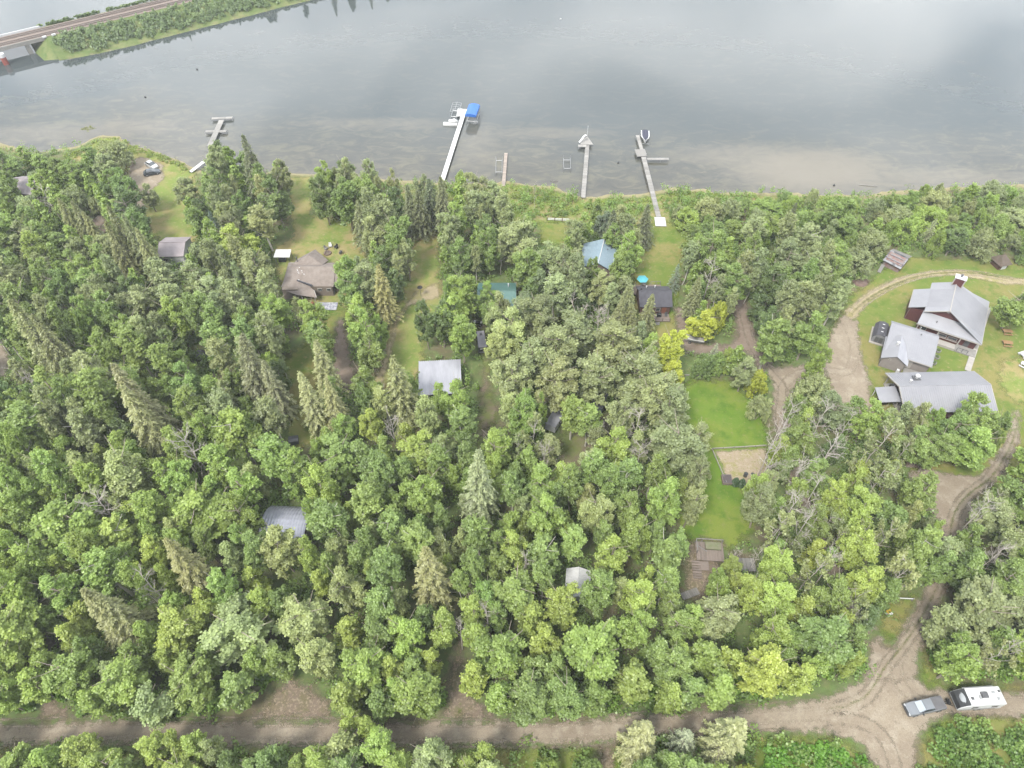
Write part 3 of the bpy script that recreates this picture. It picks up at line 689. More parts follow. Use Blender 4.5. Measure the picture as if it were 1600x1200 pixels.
def build_hut():
    h = thing('small_hut', 'tiny brown hut with mossy hipped roof and a white front at the thicket edge', 'hut', (115.6, 127.3), rad(15))
    MB().box((0, 0, .85), (2.4, 2.6, 1.7)).build('wall', M['brown_wall'], h)
    r = MB()
    for q in ([(-1.7, -1.8, 1.5), (1.7, -1.8, 1.5), (.5, .3, 3.1), (-.5, .3, 3.1)], [(1.7, -1.8, 1.5), (1.7, 1.9, 1.5), (.5, .3, 3.1)], [(1.7, 1.9, 1.5), (-1.7, 1.9, 1.5), (-.5, .3, 3.1), (.5, .3, 3.1)], [(-1.7, 1.9, 1.5), (-1.7, -1.8, 1.5), (-.5, .3, 3.1)]): r.slab(q, .12)
    r.build('roof', M['old_shingle'], h)
    d = MB().box((.2, -1.33, .75), (1.3, .07, 1.45)).build('front_panel', M['white_paint'], h)
build_hut()

def build_dark_cottage():
    h = thing('dark_cottage', 'cottage under a charcoal shingle roof with a lakeside deck and lower barbecue deck', 'cottage', (31.6, 113.9), rad(.5))
    L, W = 6.6, 6.0
    MB().side([(-W / 2, 0), (W / 2, 0), (W / 2, 2.65), (.1, 4.1), (-W / 2, 2.65)], -L / 2, L / 2, 'x').build('wall', M['brown_wall'], h)
    ro = roof_pair(h, L, W, 2.75, 4.3, M['dark_shingle'], .4, .35)
    for x, y in ((-1.5, 2.2), (.4, 2.3)): pipe(ro, x, y, 3.0, 3.65, .10, M['white_paint'], 'vent_pipe')
    MB().box((-2.9, 1.0, 3.9), (.3, .3, .4)).build('roof_vent', M['dark'], ro)
    d = MB()
    dk = MB().box((-1.0, 4.6, .45), (7.4, 3.2, .12)).build('lake_deck', M['deck_wood'], h)
    for i in range(12): d.box((-1.0, 3.1 + i * .265, .54), (7.4, .22, .05))
    tag(d.build('deck_board', M['deck_wood'], dk), kind='stuff')
    for x in (-4.6, -3.2): MB().box((x, 6.15, .9), (.1, .1, 1.2)).build('rail_post', M['weathered'], h)
    rl = MB()
    for x in (.4, 1.6, 2.6): post(rl, x, 6.15, .3, 1.5, .1)
    rl.box((1.5, 6.15, 1.5), (2.3, .1, .08)); rl.build('railing', M['weathered'], h)
    b = MB().box((1.4, -4.4, .35), (3.4, 2.4, .12)).build('front_deck', M['deck_wood'], h)
    rr = MB()
    for x in (-.2, 1.4, 3.0): post(rr, x, -5.55, .2, 1.3, .1)
    rr.box((1.4, -5.55, 1.3), (3.4, .1, .1)); rr.box((1.4, -5.55, .8), (3.4, .06, .06)); rr.build('railing', M['deck_wood'], h)
    for x in (-.2, 3.0): MB().box((x, -3.3, 1.3), (.14, .14, 2.4)).build('porch_post', M['brown_wall'], h)
    for i in range(2): MB().box((.3 - i * .1, -5.95 - i * .35, .22 - i * .1), (1.0, .34, .12)).build('step', M['weathered'], h)
    window(h, (-1.9, -3.03, 1.5), 1.3, .8, 0); window(h, (.6, -3.03, 1.5), .9, .9, 0); door(h, (2.0, -3.02, .35), .9, 2.0, 0, M['red_wood'])
build_dark_cottage()
h0 = (31.6, 113.9)
def bbq(x, y, z, rz, label):
    t = thing('barbecue', label, 'barbecue', (x, y, z), rz)
    MB().box((0, 0, .45), (1.0, .5, .75)).build('cart', M['dark'], t); l = MB().side([(-.3, .83), (.3, .83), (.26, 1.05), (0, 1.2), (-.26, 1.05)], -.42, .42, 'x').build('lid', M['black'], t)
    MB().tube((-.3, -.32, .98), (.3, -.32, .98), .025).build('handle', M['alu'], l)
bbq(h0[0] + .8, h0[1] - 4.2, .41, 0, "black barbecue on the dark-roofed cottage's front deck")
def patio_set(x, y, z):
    t = thing('deck_chair', "grey deck chair right of the barbecue on the front deck", 'chair', (x, y, z))
    MB().box((0, 0, .42), (.6, .6, .08)).build('seat', M['steel_dark'], t); MB().box((0, .3, .75), (.6, .07, .6)).build('backrest', M['steel_dark'], t)
    for sx in (-.26, .26):
        for sy in (-.26, .26): MB().tube((sx, sy, 0), (sx, sy, .4), .025).build('leg', M['alu'], t)
patio_set(h0[0] + 2.4, h0[1] - 4.1, .41)
def umbrella(x, y, z):
    t = thing('patio_umbrella', "open turquoise patio umbrella on the dark-roofed cottage's lake deck", 'umbrella', (x, y, z))
    MB().tube((0, 0, 0), (0, 0, 2.6), .03).build('pole', M['alu'], t); MB().tube((0, 0, 0), (0, 0, .1), .3, n=12).build('base', M['steel_dark'], t)
    for i in range(6):
        a, b = i * math.pi / 3, (i + 1) * math.pi / 3
        MB().slab([(0, 0, 2.62), (1.35 * math.cos(a), 1.35 * math.sin(a), 2.1), (1.35 * math.cos(b), 1.35 * math.sin(b), 2.1)], .03).build('panel', M['teal_cloth'], t)
umbrella(*at(1004, 436, 2.6), .52)
t = thing('deck_table', 'round table under the turquoise umbrella', 'table', (*at(1004, 436, 2.6), .52)); t.location.x += .5
MB().tube((0, 0, .68), (0, 0, .74), .55, n=14).build('tabletop', M['weathered'], t); MB().tube((0, 0, 0), (0, 0, .68), .06).build('leg', M['steel_dark'], t)

def build_blue_house():
    h = thing('blue_roof_house', 'house with a pale blue metal gable roof among tall trees', 'house', (20.7, 126.6), rad(-14))
    W, L = 8.4, 8.2      # ridge along y
    MB().side([(-W / 2, 0), (W / 2, 0), (W / 2, 2.9), (0, 5.0), (-W / 2, 2.9)], -L / 2, L / 2).build('wall', M['tan_wall'], h)
    r = MB()
    for s in (-1, 1): r.slab([(0, -L / 2 - .5, 5.2), (0, L / 2 + .4, 5.2), (s * (W / 2 + .5), L / 2 + .4, 2.85), (s * (W / 2 + .5), -L / 2 - .5, 2.85)], .12)
    ro = r.build('roof', M['blue_roof'], h)
    MB().tube((0, -L / 2 - .5, 5.22), (0, L / 2 + .4, 5.22), .09).build('ridge_cap', M['white_paint'], ro)
    rb = MB()
    for i in range(18):
        y = -L / 2 - .3 + i * .5
        for s in (-1, 1): rb.slab([(0, y, 5.24), (0, y + .05, 5.24), (s * (W / 2 + .45), y + .05, 2.92), (s * (W / 2 + .45), y, 2.92)], .04)
    tag(rb.build('roof_rib', M['blue_roof'], ro), kind='stuff')
    pipe(ro, 2.0, 2.4, 4.1, 5.5, .12); pipe(ro, 1.3, 1.4, 4.5, 4.8, .08)
    MB().box((1.0, -5.6, .4), (6.0, 2.8, .14)).build('deck', M['weathered'], h)
    for x in (-1.6, .6, 2.6): MB().box((x, -6.9, 1.3), (.12, .12, 2.2)).build('deck_post', M['white_paint'], h)
    window(h, (-1.6, -4.13, 1.6), 1.3, 1.1, 0); door(h, (1.0, -4.12, .4), 1.0, 2.0, 0, M['white_paint']); window(h, (4.23, 0, 1.6), 1.2, 1.0, rad(90))
build_blue_house()

def build_green_house():
    h = thing('green_roof_house', 'cabin with a low blue-green metal roof half hidden by poplars', 'cabin', (-3.4, 114.0), rad(0))
    L, W = 8.0, 7.6
    gable_walls(h, L, W, 2.8, 3.9, M['tan_wall']); roof_pair(h, L, W, 2.9, 4.1, M['green_roof'], .4, .3, .5)
    MB().box((L / 2 + .34, 0, 2.95), (.07, 8.3, .22)).build('fascia', M['cream_trim'], h)
    MB().box((1.8, 5.0, .3), (4.4, 2.2, .2)).build('back_deck', M['deck_wood'], h)
    pipe(h, 2.6, 2.4, 3.2, 4.0, .12, M['white_paint']); window(h, (-1.5, -3.83, 1.5), 1.4, 1.0, 0); door(h, (1.2, -3.82, 0), .9, 2.0, 0, M['white_paint'])
build_green_house()

def build_brown_house():
    h = thing('brown_shingle_house', 'sprawling house with brown hipped shingle roofs and a red cedar balcony', 'house', (-46.4, 119.4), 0)
    MB().box((.6, 1.2, 1.42), (10.4, 7.4, 2.84)).build('wall', M['tan_wall'], h)
    MB().box((-3.4, -1.8, 1.4), (3.6, 3.4, 2.8)).build('wall', M['tan_wall'], h)
    MB().box((9.0, 1.9, 1.42), (6.0, 6.2, 2.84)).build('wall', M['tan_wall'], h)
    r = MB()
    r.slab([(-5.6, 5.6, 2.9), (6.2, 5.6, 2.9), (6.2, 2.2, 4.6), (-4.6, 2.2, 4.6)], .14)                  # back slope
    r.slab([(-4.6, 2.21, 4.6), (6.2, 2.21, 4.6), (6.2, -2.5, 2.75), (.4, -2.5, 2.75), (-5.4, -2.5, 2.75)], .14)   # front slope
    r.slab([(-5.62, 5.6, 2.9), (-4.62, 2.2, 4.62), (-5.42, -2.5, 2.75)], .14)
    r.slab([(-5.4, -2.52, 2.76), (-1.2, -.9, 3.42), (2.0, -3.6, 2.72), (2.7, -5.3, 2.05), (-1.6, -4.6, 2.2), (-5.3, -3.3, 2.45)], .12)   # lower front skirt
    ro = r.build('roof', M['brown_shingle'], h)
    g_ = MB()                                                   # pyramid hip towards the lake
    ap = (-.6, 6.0, 4.9)
    base = [(-4.2, 3.6, 3.95), (2.9, 3.6, 3.95), (3.6, 6.4, 2.9), (-.3, 10.6, 2.8), (-3.6, 7.2, 2.85)]
    for a, b in zip(base, base[1:] + base[:1]): g_.slab([a, b, ap], .12)
    g_.build('lake_hip_roof', M['brown_shingle'], h)
    MB().prism([(-3.2, 5.4), (3.0, 5.4), (3.0, 6.4), (-.3, 9.8), (-3.1, 7.0)], 0, 2.75).build('wall', M['tan_wall'], h)
    w = MB(); w.slab([(5.9, 5.6, 2.85), (12.6, 5.6, 2.85), (12.0, 2.2, 4.5), (5.9, 2.2, 4.5)], .13); w.slab([(5.9, 2.19, 4.5), (12.0, 2.19, 4.5), (12.6, -1.6, 2.8), (5.9, -1.6, 2.8)], .13); w.slab([(12.62, 5.6, 2.84), (12.02, 2.2, 4.5), (12.62, -1.6, 2.8)], .13)
    w.build('wing_roof', M['brown_shingle'], h)
    MB().box((-.3, -1.9, 3.3), (4.0, .25, .5), rad(-24)).build('upper_wall', M['dark_shingle'], h)
    MB().box((-5.35, 1.5, 2.72), (.1, 8.1, .2), rad(-1.5)).build('fascia', M['cream_trim'], h); MB().slab([(2.72, -5.32, 2.1), (2.82, -5.25, 2.1), (2.05, -3.55, 2.8), (1.95, -3.6, 2.8)], .14).build('fascia', M['cream_trim'], h); MB().slab([(-1.2, 5.65, 2.85), (-5.3, 5.65, 2.85), (-5.3, 5.75, 2.85), (-1.2, 5.75, 2.85)], .2).build('fascia', M['cream_trim'], h)
    MB().tube((-2.9, 4.4, 3.6), (-2.9, 4.4, 5.4), .12, n=8).dome((-2.9, 4.4, 5.4), .2, 8, 3).build('flue', M['steel_dark'], h)
    rng = random.Random(3)
    for i in range(9): MB().box((rng.uniform(-2.4, -.4), rng.uniform(-1.0, 2.0), 0), (rng.uniform(.15, .35), .12, .06)).build('roof_scrap', M['white_paint'], ro).location.z = 3.75
    for o in ro.children:                                        # set each scrap on the front slope
        if o.name.startswith('roof_scrap'):
            yc = sum(v.co.y for v in o.data.vertices) / 8; o.location.z = 4.63 - (2.21 - yc) * (1.85 / 4.71) if yc < 2.2 else 4.63
    for x in (3.0, 5.0): window(h, (x, -2.54, 1.9), .9, .7, 0)
    b = MB().box((.6, -6.5, .9), (2.6, 2.0, .12)).build('balcony', M['red_wood'], h)
    for i in range(4): MB().box((.6, -5.9 - i * .42, .99), (2.5, .34, .05)).build('floor_board', M['red_wood'], b)
    rl = MB()
    for x in (-.6, .6, 1.8): post(rl, x, -7.4, .2, 1.8, .09)
    rl.box((.6, -7.4, 1.8), (2.6, .1, .08)); rl.build('balcony_rail', M['red_wood'], h)
    for x in (-.5, 2.3): MB().box((x, -5.2, 1.0), (.14, .14, 2.0)).build('porch_post', M['cream_trim'], h)
    pt = MB().box((4.8, -6.0, .06), (4.6, 2.4, .12)).build('patio_slab', surf('mottled pale patio paving', (.256, .256, .273), (.137, .140, .173), 2.2, .8, lo=.45, hi=.55), h)
build_brown_house()

def build_small_house(name, label, cat, loc, rz, L, W, ze, zr, wall, roof, ribs=0.0, extra=None):
    h = thing(name, label, cat, loc, rz)
    gable_walls(h, L, W, ze, zr - .15, wall); ro = roof_pair(h, L, W, ze + .06, zr, roof, .35, .3, ribs)
    window(h, (-L * .25, -W / 2 - .03, ze * .55), min(1.2, L * .25), .8, 0); door(h, (L * .22, -W / 2 - .02, 0), .85, 1.9, 0, M['white_paint'])
    if extra: extra(h, ro)
    return h
def cott_extra(h, ro):
    MB().box((2.6, -3.6, .2), (2.6, 1.6, .2)).build('deck', M['weathered'], h)
    window(h, (2.83, .3, 1.6), 1.0, .9, rad(90))
build_small_house('pale_roof_cottage', 'small cottage with pale mauve gable roof beside an open yellow lawn', 'cottage', (-80.4, 130.9), rad(2), 5.6, 6.6, 2.9, 4.2, M['white_paint'], M['grey_shingle'], 0, cott_extra)
build_small_house('far_left_house', 'brown gabled house with grey shingle roof buried in shrubs at far left', 'house', (*at(44, 292, 3), 0), rad(-6), 6.0, 7.0, 3.6, 5.4, M['brown_wall'], M['grey_shingle'])
build_small_house('green_lean_shed', 'small pale green roofed shed among shrubs near the far left house', 'shed', (*at(90, 298, 2), 0), rad(8), 3.0, 2.4, 2.0, 2.7, M['grey_wall'], surf('pale green shed roof', (.137, .157, .132), (.116, .137, .111), 1.0, .6))
build_small_house('white_metal_shed', 'little white metal shed with a gabled roof deep in the wood', 'shed', (10.6, 46.9), rad(84), 4.4, 3.3, 2.1, 3.0, M['white_paint'], M['white_paint'], .4)
def gaz(h, ro):
    MB().box((0, -.6, .5), (1.6, .5, 1.0)).build('counter', M['dark'], h)
h = thing('white_roof_shelter', 'open garden shelter with a flat white roof beside the brown house', 'shelter', (-54.3, 128.9), 0)
MB().slab([(-1.9, -1.3, 2.4), (1.9, -1.3, 2.4), (1.8, 1.3, 2.6), (-1.8, 1.3, 2.6)], .12).build('roof', M['white_paint'], h)
for x in (-1.6, 1.6):
    for y in (-1.1, 1.1): MB().box((x, y, 1.18), (.12, .12, 2.36)).build('post', M['steel_dark'], h)
MB().box((-.6, .3, .45), (1.6, 1.2, .9)).build('store_box', M['dark'], h)

def build_garage():
    h = thing('ribbed_garage', 'grey garage under a broad ribbed metal roof beside the dark drive', 'garage', (-14.4, 89.9), rad(4))
    L, W = 7.9, 7.4
    MB().side([(-W / 2, 0), (W / 2, 0), (W / 2, 2.85), (1.8, 3.15), (-W / 2, 2.3)], -L / 2, L / 2, 'x').build('wall', M['grey_wall'], h)
    z = lambda y: 2.5 + (y + 3.7) * .135
    a = MB().slab([(-L / 2 - .25, -W / 2 - .3, z(-4.0)), (L / 2 + .25, -W / 2 - .3, z(-4.0)), (L / 2 + .25, W / 2 + .3, z(4.0)), (-L / 2 - .25, W / 2 + .3, z(4.0))], .08).build('roof', M['metal_roof_pale'], h)
    n = 19
    for i in range(n + 1):
        x = -L / 2 - .2 + (L + .4) * i / n
        rb = MB().slab([(x - .09, -W / 2 - .32, z(-4.0) + .09), (x + .09, -W / 2 - .32, z(-4.0) + .09), (x + .09, W / 2 + .32, z(4.0) + .09), (x - .09, W / 2 + .32, z(4.0) + .09)], .1)
        if i % 5 == 0: rb.box((x, W / 2 + .31, z(4.0) + .02), (.22, .06, .2))
        rb.build('roof_rib', M['metal_roof_pale'], a)
    MB().box((0, -W / 2 - .03, 1.05), (2.8, .06, 2.1)).build('garage_door', M['white_paint'], h)
    MB().box((-L / 2 - .5, 2.6, .8), (.6, .5, 1.6)).build('tool_locker', M['brown_wall'], h)
build_garage()

def build_arch():
    h = thing('arched_metal_building', 'arched corrugated steel building showing between leafy trees', 'building', (-38.4, 57.0), rad(-3))
    L, n, HW, HH = 7.8, 13, 5.0, 3.9                     # a flat arch: half width, height
    R = (HW * HW + HH * HH) / (2 * HH); a0 = math.asin(HW / R); zc = HH - R
    P = [(-a0 + 2 * a0 * k / n) for k in range(n + 1)]
    at_ = lambda r, a, x: (x, r * math.sin(a), zc + r * math.cos(a))
    for i in range(int(L / .52)):
        x0 = -L / 2 + i * .52; mb = MB()
        for a, c in zip(P[:-1], P[1:]):
            mb.slab([at_(R, a, x0), at_(R + .07, a, x0 + .26), at_(R + .07, c, x0 + .26), at_(R, c, x0)], .03)
            mb.slab([at_(R + .07, a, x0 + .26), at_(R, a, x0 + .52), at_(R, c, x0 + .52), at_(R + .07, c, x0 + .26)], .03)
        mb.build('arch_panel', M['steel_arch'], h)
    pr = [((R - .08) * math.sin(a), zc + (R - .08) * math.cos(a)) for a in P]
    MB().side(pr, L / 2 - .25, L / 2 - .1, 'x').build('end_wall', M['tan_wall'], h); MB().side(pr, -L / 2 + .1, -L / 2 + .25, 'x').build('end_wall', M['tan_wall'], h)
    MB().box((L / 2 - .06, 0, 1.2), (.08, 2.6, 2.4)).build('door', M['weathered'], h)
build_arch()

def build_ruin():
    h = thing('broken_deck', 'weathered wooden deck with broken rail, mossy cover and plank stairs', 'deck', (33.2, 52.6), rad(-4))
    fr = MB().box((0, .6, .75), (4.6, 3.4, .12)).build('deck_frame', M['deck_wood'], h)
    for i in range(16): MB().box((-2.15 + i * .287, .6, .84), (.24, 3.4, .05)).build('deck_board', M['deck_wood'], h)
    rl = MB()
    for x, y in ((-2.2, 2.2), (-2.2, .2), (-1.2, 2.3), (2.2, 2.3)): post(rl, x, y, .5, 1.9, .12)
    rl.box((-2.25, 1.2, 1.85), (.12, 2.1, .12)); rl.box((0, 2.32, 1.85), (4.5, .12, .12)); rl.box((-1.4, .8, 1.4), (.1, 2.0, .1), rad(55)); rl.build('railing', M['weathered'], h)
    MB().box((.6, 1.5, 1.05), (2.6, 1.3, .36)).build('mossy_cover', surf('mossy board cover', (.090, .104, .050), (.124, .116, .083), 2, .95), h)
    for i in range(7): MB().box((-2.45 + .02 * i, -1.4 - i * .42, .72 - i * .09), (1.5, .34, .08)).build('stair_board', M['deck_wood'], h)
    MB().box((-1.2, -1.9, .45), (1.7, 1.6, .1)).build('landing', M['deck_wood'], h)
    p = thing('low_platform', 'flat low grey wooden platform right of the broken deck', 'platform', (38.5, 51.0), rad(-2))
    MB().box((0, 0, .45), (3.9, 2.3, .1)).build('frame', M['weathered'], p)
    for i in range(12): MB().box((-1.78 + i * .324, 0, .53), (.28, 2.3, .05)).build('board', M['weathered'], p)
    for sx in (-1.7, 1.7):
        for sy in (-.9, .9): MB().box((sx, sy, .2), (.12, .12, .4)).build('leg', M['weathered'], p)
    q = thing('plank_walk', 'short grey plank walk below the broken deck stairs', 'walkway', (*at(1078, 928), 0), rad(20))
    for i in range(8): MB().box((-1.3 + i * .38, 0, .08), (.32, 1.2, .08)).build('plank', M['weathered'], q)
build_ruin()
# ------------------------------------------------------------------ causeway with railway and bridge
def lerp2(a, b, t): return (a[0] + (b[0] - a[0]) * t, a[1] + (b[1] - a[1]) * t)
CW_DIR = Vector((-115.74 + 160.34, 272.69 - 240.84, 0)).normalized(); CW_N = Vector((-CW_DIR.y, CW_DIR.x, 0))      # along it, and away from the camera
CW_O = Vector((-160.34, 240.84, 0))
def cw(s, w, z): p = CW_O + CW_DIR * s + CW_N * w; return (p.x, p.y, z)
M['cw_grass'] = ground_mat('embankment weeds', [(0, 0, 0, (.075, .10, .034)), (.2, .45, .6, (.11, .12, .05)), (.6, .5, .65, (.06, .09, .028))], bump=.9)
mb = MB(); prof = [(-17.5, -1.4), (-13.2, -.5), (-11.5, .1), (-6, 1.8), (-1.2, 3.1), (.2, 3.35), (9.2, 3.35), (10.6, 3.0), (16, -1.2)]
ss = [2, 5, 9, 14] + list(range(20, 200, 6)); cl = lambda s: min(1.0, max(0.0, (s + 6) / 22.0))
for a, b in zip(ss[:-1], ss[1:]):
    for (w0, z0), (w1, z1) in zip(prof[:-1], prof[1:]):
        j = lambda s, w, z: cw(s - (2.5 if w < -8 else 0) * 0, w * (1 if w > -2 else (.62 + .38 * cl(s))) + (mnoise.noise(Vector((s * .13, w, 0))) * 1.0 if w < -5 else 0), z)
        mb.poly([j(a, w0, z0), j(b, w0, z0), j(b, w1, z1), j(a, w1, z1)])
mb.poly([cw(2, .2, 3.35), cw(2, 9.2, 3.35), cw(-4, 9.2, -1.2), cw(-4, .2, -1.2)])
mb.poly([cw(2, .2, 3.35), cw(-4, .2, -1.2), cw(-3, -9, -1.4), cw(2, -1.2, 3.1)]); mb.poly([cw(2, -1.2, 3.1), cw(-3, -9, -1.4), cw(2, -11, -1.4)])
tag(mb.build('causeway', M['cw_grass'], None, True), kind='structure')
mb = MB(); sand = MB()
for a, b in zip(ss[:-1], ss[1:]):
    j = lambda s, w, z: cw(s, w * (.62 + .38 * cl(s)) + mnoise.noise(Vector((s * .13, w, 0))) * 1.0, z)
    sand.poly([j(a, -13.8, -.58), j(b, -13.8, -.58), j(b, -12.6, -.16), j(a, -12.6, -.16)])
tag(sand.build('causeway_shore', M['sand_plot'], None), kind='structure')
mb = MB(); mb.poly([cw(-70, .35, 3.42), cw(200, .35, 3.42), cw(200, 9.0, 3.42), cw(-70, 9.0, 3.42)])
tag(mb.build('ballast_bed', M['ballast'], None), kind='structure')
for w, lab in ((2.6, 'railway track on the lake side of the far causeway ballast'), (6.7, 'railway track along the outer edge of the far causeway')):
    t = thing('railway_track', lab, 'railway track', cw(0, w, 3.43), math.atan2(CW_DIR.y, CW_DIR.x), 'railway tracks on the causeway')
    for o in (-.72, .72): MB().box((65, o, .20), (270, .09, .17)).build('rail', M['rail'], t)
    mb = MB()
    for i in range(440): mb.box((-69 + i * .61, 0, .06), (.24, 2.5, .12))
    tag(mb.build('tie', M['tie'], t), kind='stuff')
b = thing('rail_bridge', 'low pale girder railway bridge at the causeway gap with red and white pier', 'bridge', cw(0, 0, 0), math.atan2(CW_DIR.y, CW_DIR.x))
MB().box((-34, 4.7, 3.1), (72, 8.9, .5)).build('deck', M['concrete'], b)
MB().box((-34, .05, 3.1), (72, .35, 1.2)).build('near_girder', M['concrete'], b); MB().box((-30, 9.6, 3.55), (64, .3, .75)).build('far_parapet', M['white_paint'], b)
for x in (-4.5, -24, -44):
    MB().box((x, 4.4, 1.0), (1.4, 8.6, 4.2)).build('pier', M['concrete'], b)
for x in (1.5, 4.5): MB().box((x, -.3, 3.75), (1.3, .5, .5)).build('marker_box', M['white_paint'], b)
p = MB().tube((-13.0, -3.0, -1.5), (-13.0, -3.0, 1.8), .9, n=12).build('fender_pier', M['red_band'], b); MB().tube((-13.0, -3.0, 1.8), (-13.0, -3.0, 2.9), .92, n=12).build('white_band', M['white_paint'], p)
def cw_spots(n, w0, w1, s0, s1, r0, r1, h0, h1, seed):
    rr = random.Random(seed); out = []
    for _ in range(n):
        s, w = rr.uniform(s0, s1), rr.uniform(w0, w1); w *= (.62 + .38 * cl(s)) if w < 0 else 1
        p = cw(s, w, 0); out.append((p[0], p[1], rr.uniform(r0, r1), rr.uniform(h0, h1)))
    return out
CW_SPOTS = (cw_spots(900, -11.6, -1.2, 3, 190, .8, 1.8, .7, 2.4, 21), cw_spots(330, 9.6, 11.2, 2, 190, .7, 1.2, .8, 1.6, 22))

# ------------------------------------------------------------------ docks
DG = 'docks along the lake shore'
def dock(name, label, mat, runs, loc, ztop=.15, seg=1.2, group=DG, leg_mat='alu'):
    """runs: (x0, y0, x1, y1, width); decked in crosswise sections with gaps, standing on pipe legs"""
    t = thing(name, label, 'dock', (loc[0], loc[1], WATER_Z), 0, group)
    for ri, (x0, y0, x1, y1, w) in enumerate(runs):
        d = Vector((x1 - x0, y1 - y0, 0)); L = d.length; d.normalize(); a = math.atan2(d.y, d.x); k = max(1, round(L / seg)); z = ztop - WATER_Z + .004 * ri
        q = Vector((-d.y, d.x, 0))
        for sd in (-1, 1):
            c = Vector((x0, y0, 0)) + d * L / 2 + q * sd * (w / 2 - .05); MB().box((c.x, c.y, z - .13), (L - .02, .07, .16), a).build('side_beam', M[leg_mat], t)
        for i in range(k):
            c = Vector((x0, y0, 0)) + d * (L * (i + .5) / k)
            rj = random.Random(i * 7 + ri)
            MB().box((c.x + rj.uniform(-.012, .012), c.y, z - .025 + rj.uniform(0, .006)), (L / k - .045, w, .05), a + rj.uniform(-.006, .006)).build('deck_section', mat, t)
        for i in range(0, k + 1, 3):
            for sd in (-1, 1):
                c = Vector((x0, y0, 0)) + d * min(L - .05, L * i / k + .05) + q * sd * (w / 2 + .03); MB().tube((c.x, c.y, -1.6), (c.x, c.y, z + .12), .035, n=5).build('leg', M[leg_mat], t)
    return t
dock('floating_dock', 'grey H-shaped wooden dock with two cross arms near the left point', M['dock_grey'], [(3.8, -9.0, 3.3, 5.5, 1.55), (.1, 6.3, 6.2, 6.9, 1.15), (.3, -1.0, 6.4, -.8, 1.25)], (-90.3, 188.3), .12, 2.4)
dock('long_white_dock', 'long white dock running out to the boat lift with the blue canopy', M['dock_white'], [(.1, .2, 4.7, 38.3, 1.25), (3.0, 34.0, 3.2, 38.6, 1.5)], (-19.0, 161.6), .25, 6.2)
dock('plank_dock', 'short narrow tan plank dock left of the reedy shore', M['tan_planks'], [(0, 0, .6, 16.0, .95)], (-2.3, 159.8), .15, .55)
dock('corner_dock', 'pale straight dock ending in a triangular platform', M['dock_grey'], [(0, .2, 2.9, 25.6, 1.15), (.2, 25.2, 2.6, 25.2, 1.1)], (18.7, 154.2), .22, 1.25)
dock('boarded_dock', 'long pale boarded dock with square platform, side arm and shore deck', M['dock_grey'], [(.1, 0, -.4, 27.6, 1.25), (-.45, 31.0, -.75, 39.0, 1.0), (.4, 26.6, 6.6, 26.6, 1.0)], (37.3, 146.0), .28, 1.25)
e = [o for o in COL.objects if o.name == 'boarded_dock'][0]
MB().box((-.9, 29.6, .90), (2.9, 3.6, .09), rad(4)).build('square_platform', M['dock_grey'], e)
for x, y in ((-2.2, 31.2), (.4, 28.0), (-2.2, 28.0)): MB().tube((x, y, -1.5), (x, y, 1.7), .04).build('post', M['alu'], e)
MB().box((.25, -1.9, .80), (2.7, 3.6, .12), rad(-3)).build('shore_deck', M['dock_white'], e)
e2 = [o for o in COL.objects if o.name == 'corner_dock'][0]
MB().prism([(.9, 25.9), (4.6, 25.7), (3.2, 30.2), (1.4, 28.0)], .80, .88).build('triangular_platform', M['dock_grey'], e2)
MB().tube((3.1, 29.8, .8), (3.1, 29.8, 4.4), .05).build('flag_pole', M['white_paint'], e2)
# slide on the corner of that dock
s = thing('dock_slide', 'white curved slide frame on the triangular dock platform', 'slide', (20.4, 181.4, WATER_Z + .9), rad(35))
pts = [(-1.4, 0, .3), (-.8, 0, .7), (0, 0, 1.5), (.6, 0, 1.8), (1.1, 0, 1.8)]
mb = MB()
for a, c in zip(pts[:-1], pts[1:]): mb.slab([(a[0], -.3, a[2]), (c[0], -.3, c[2]), (c[0], .3, c[2]), (a[0], .3, a[2])], .05)
mb.build('chute', M['white_plastic'], s)
for y in (-.3, .3): MB().path([(1.1, y, 1.8), (1.4, y, 0)], .04).build('ladder_leg', M['alu'], s)

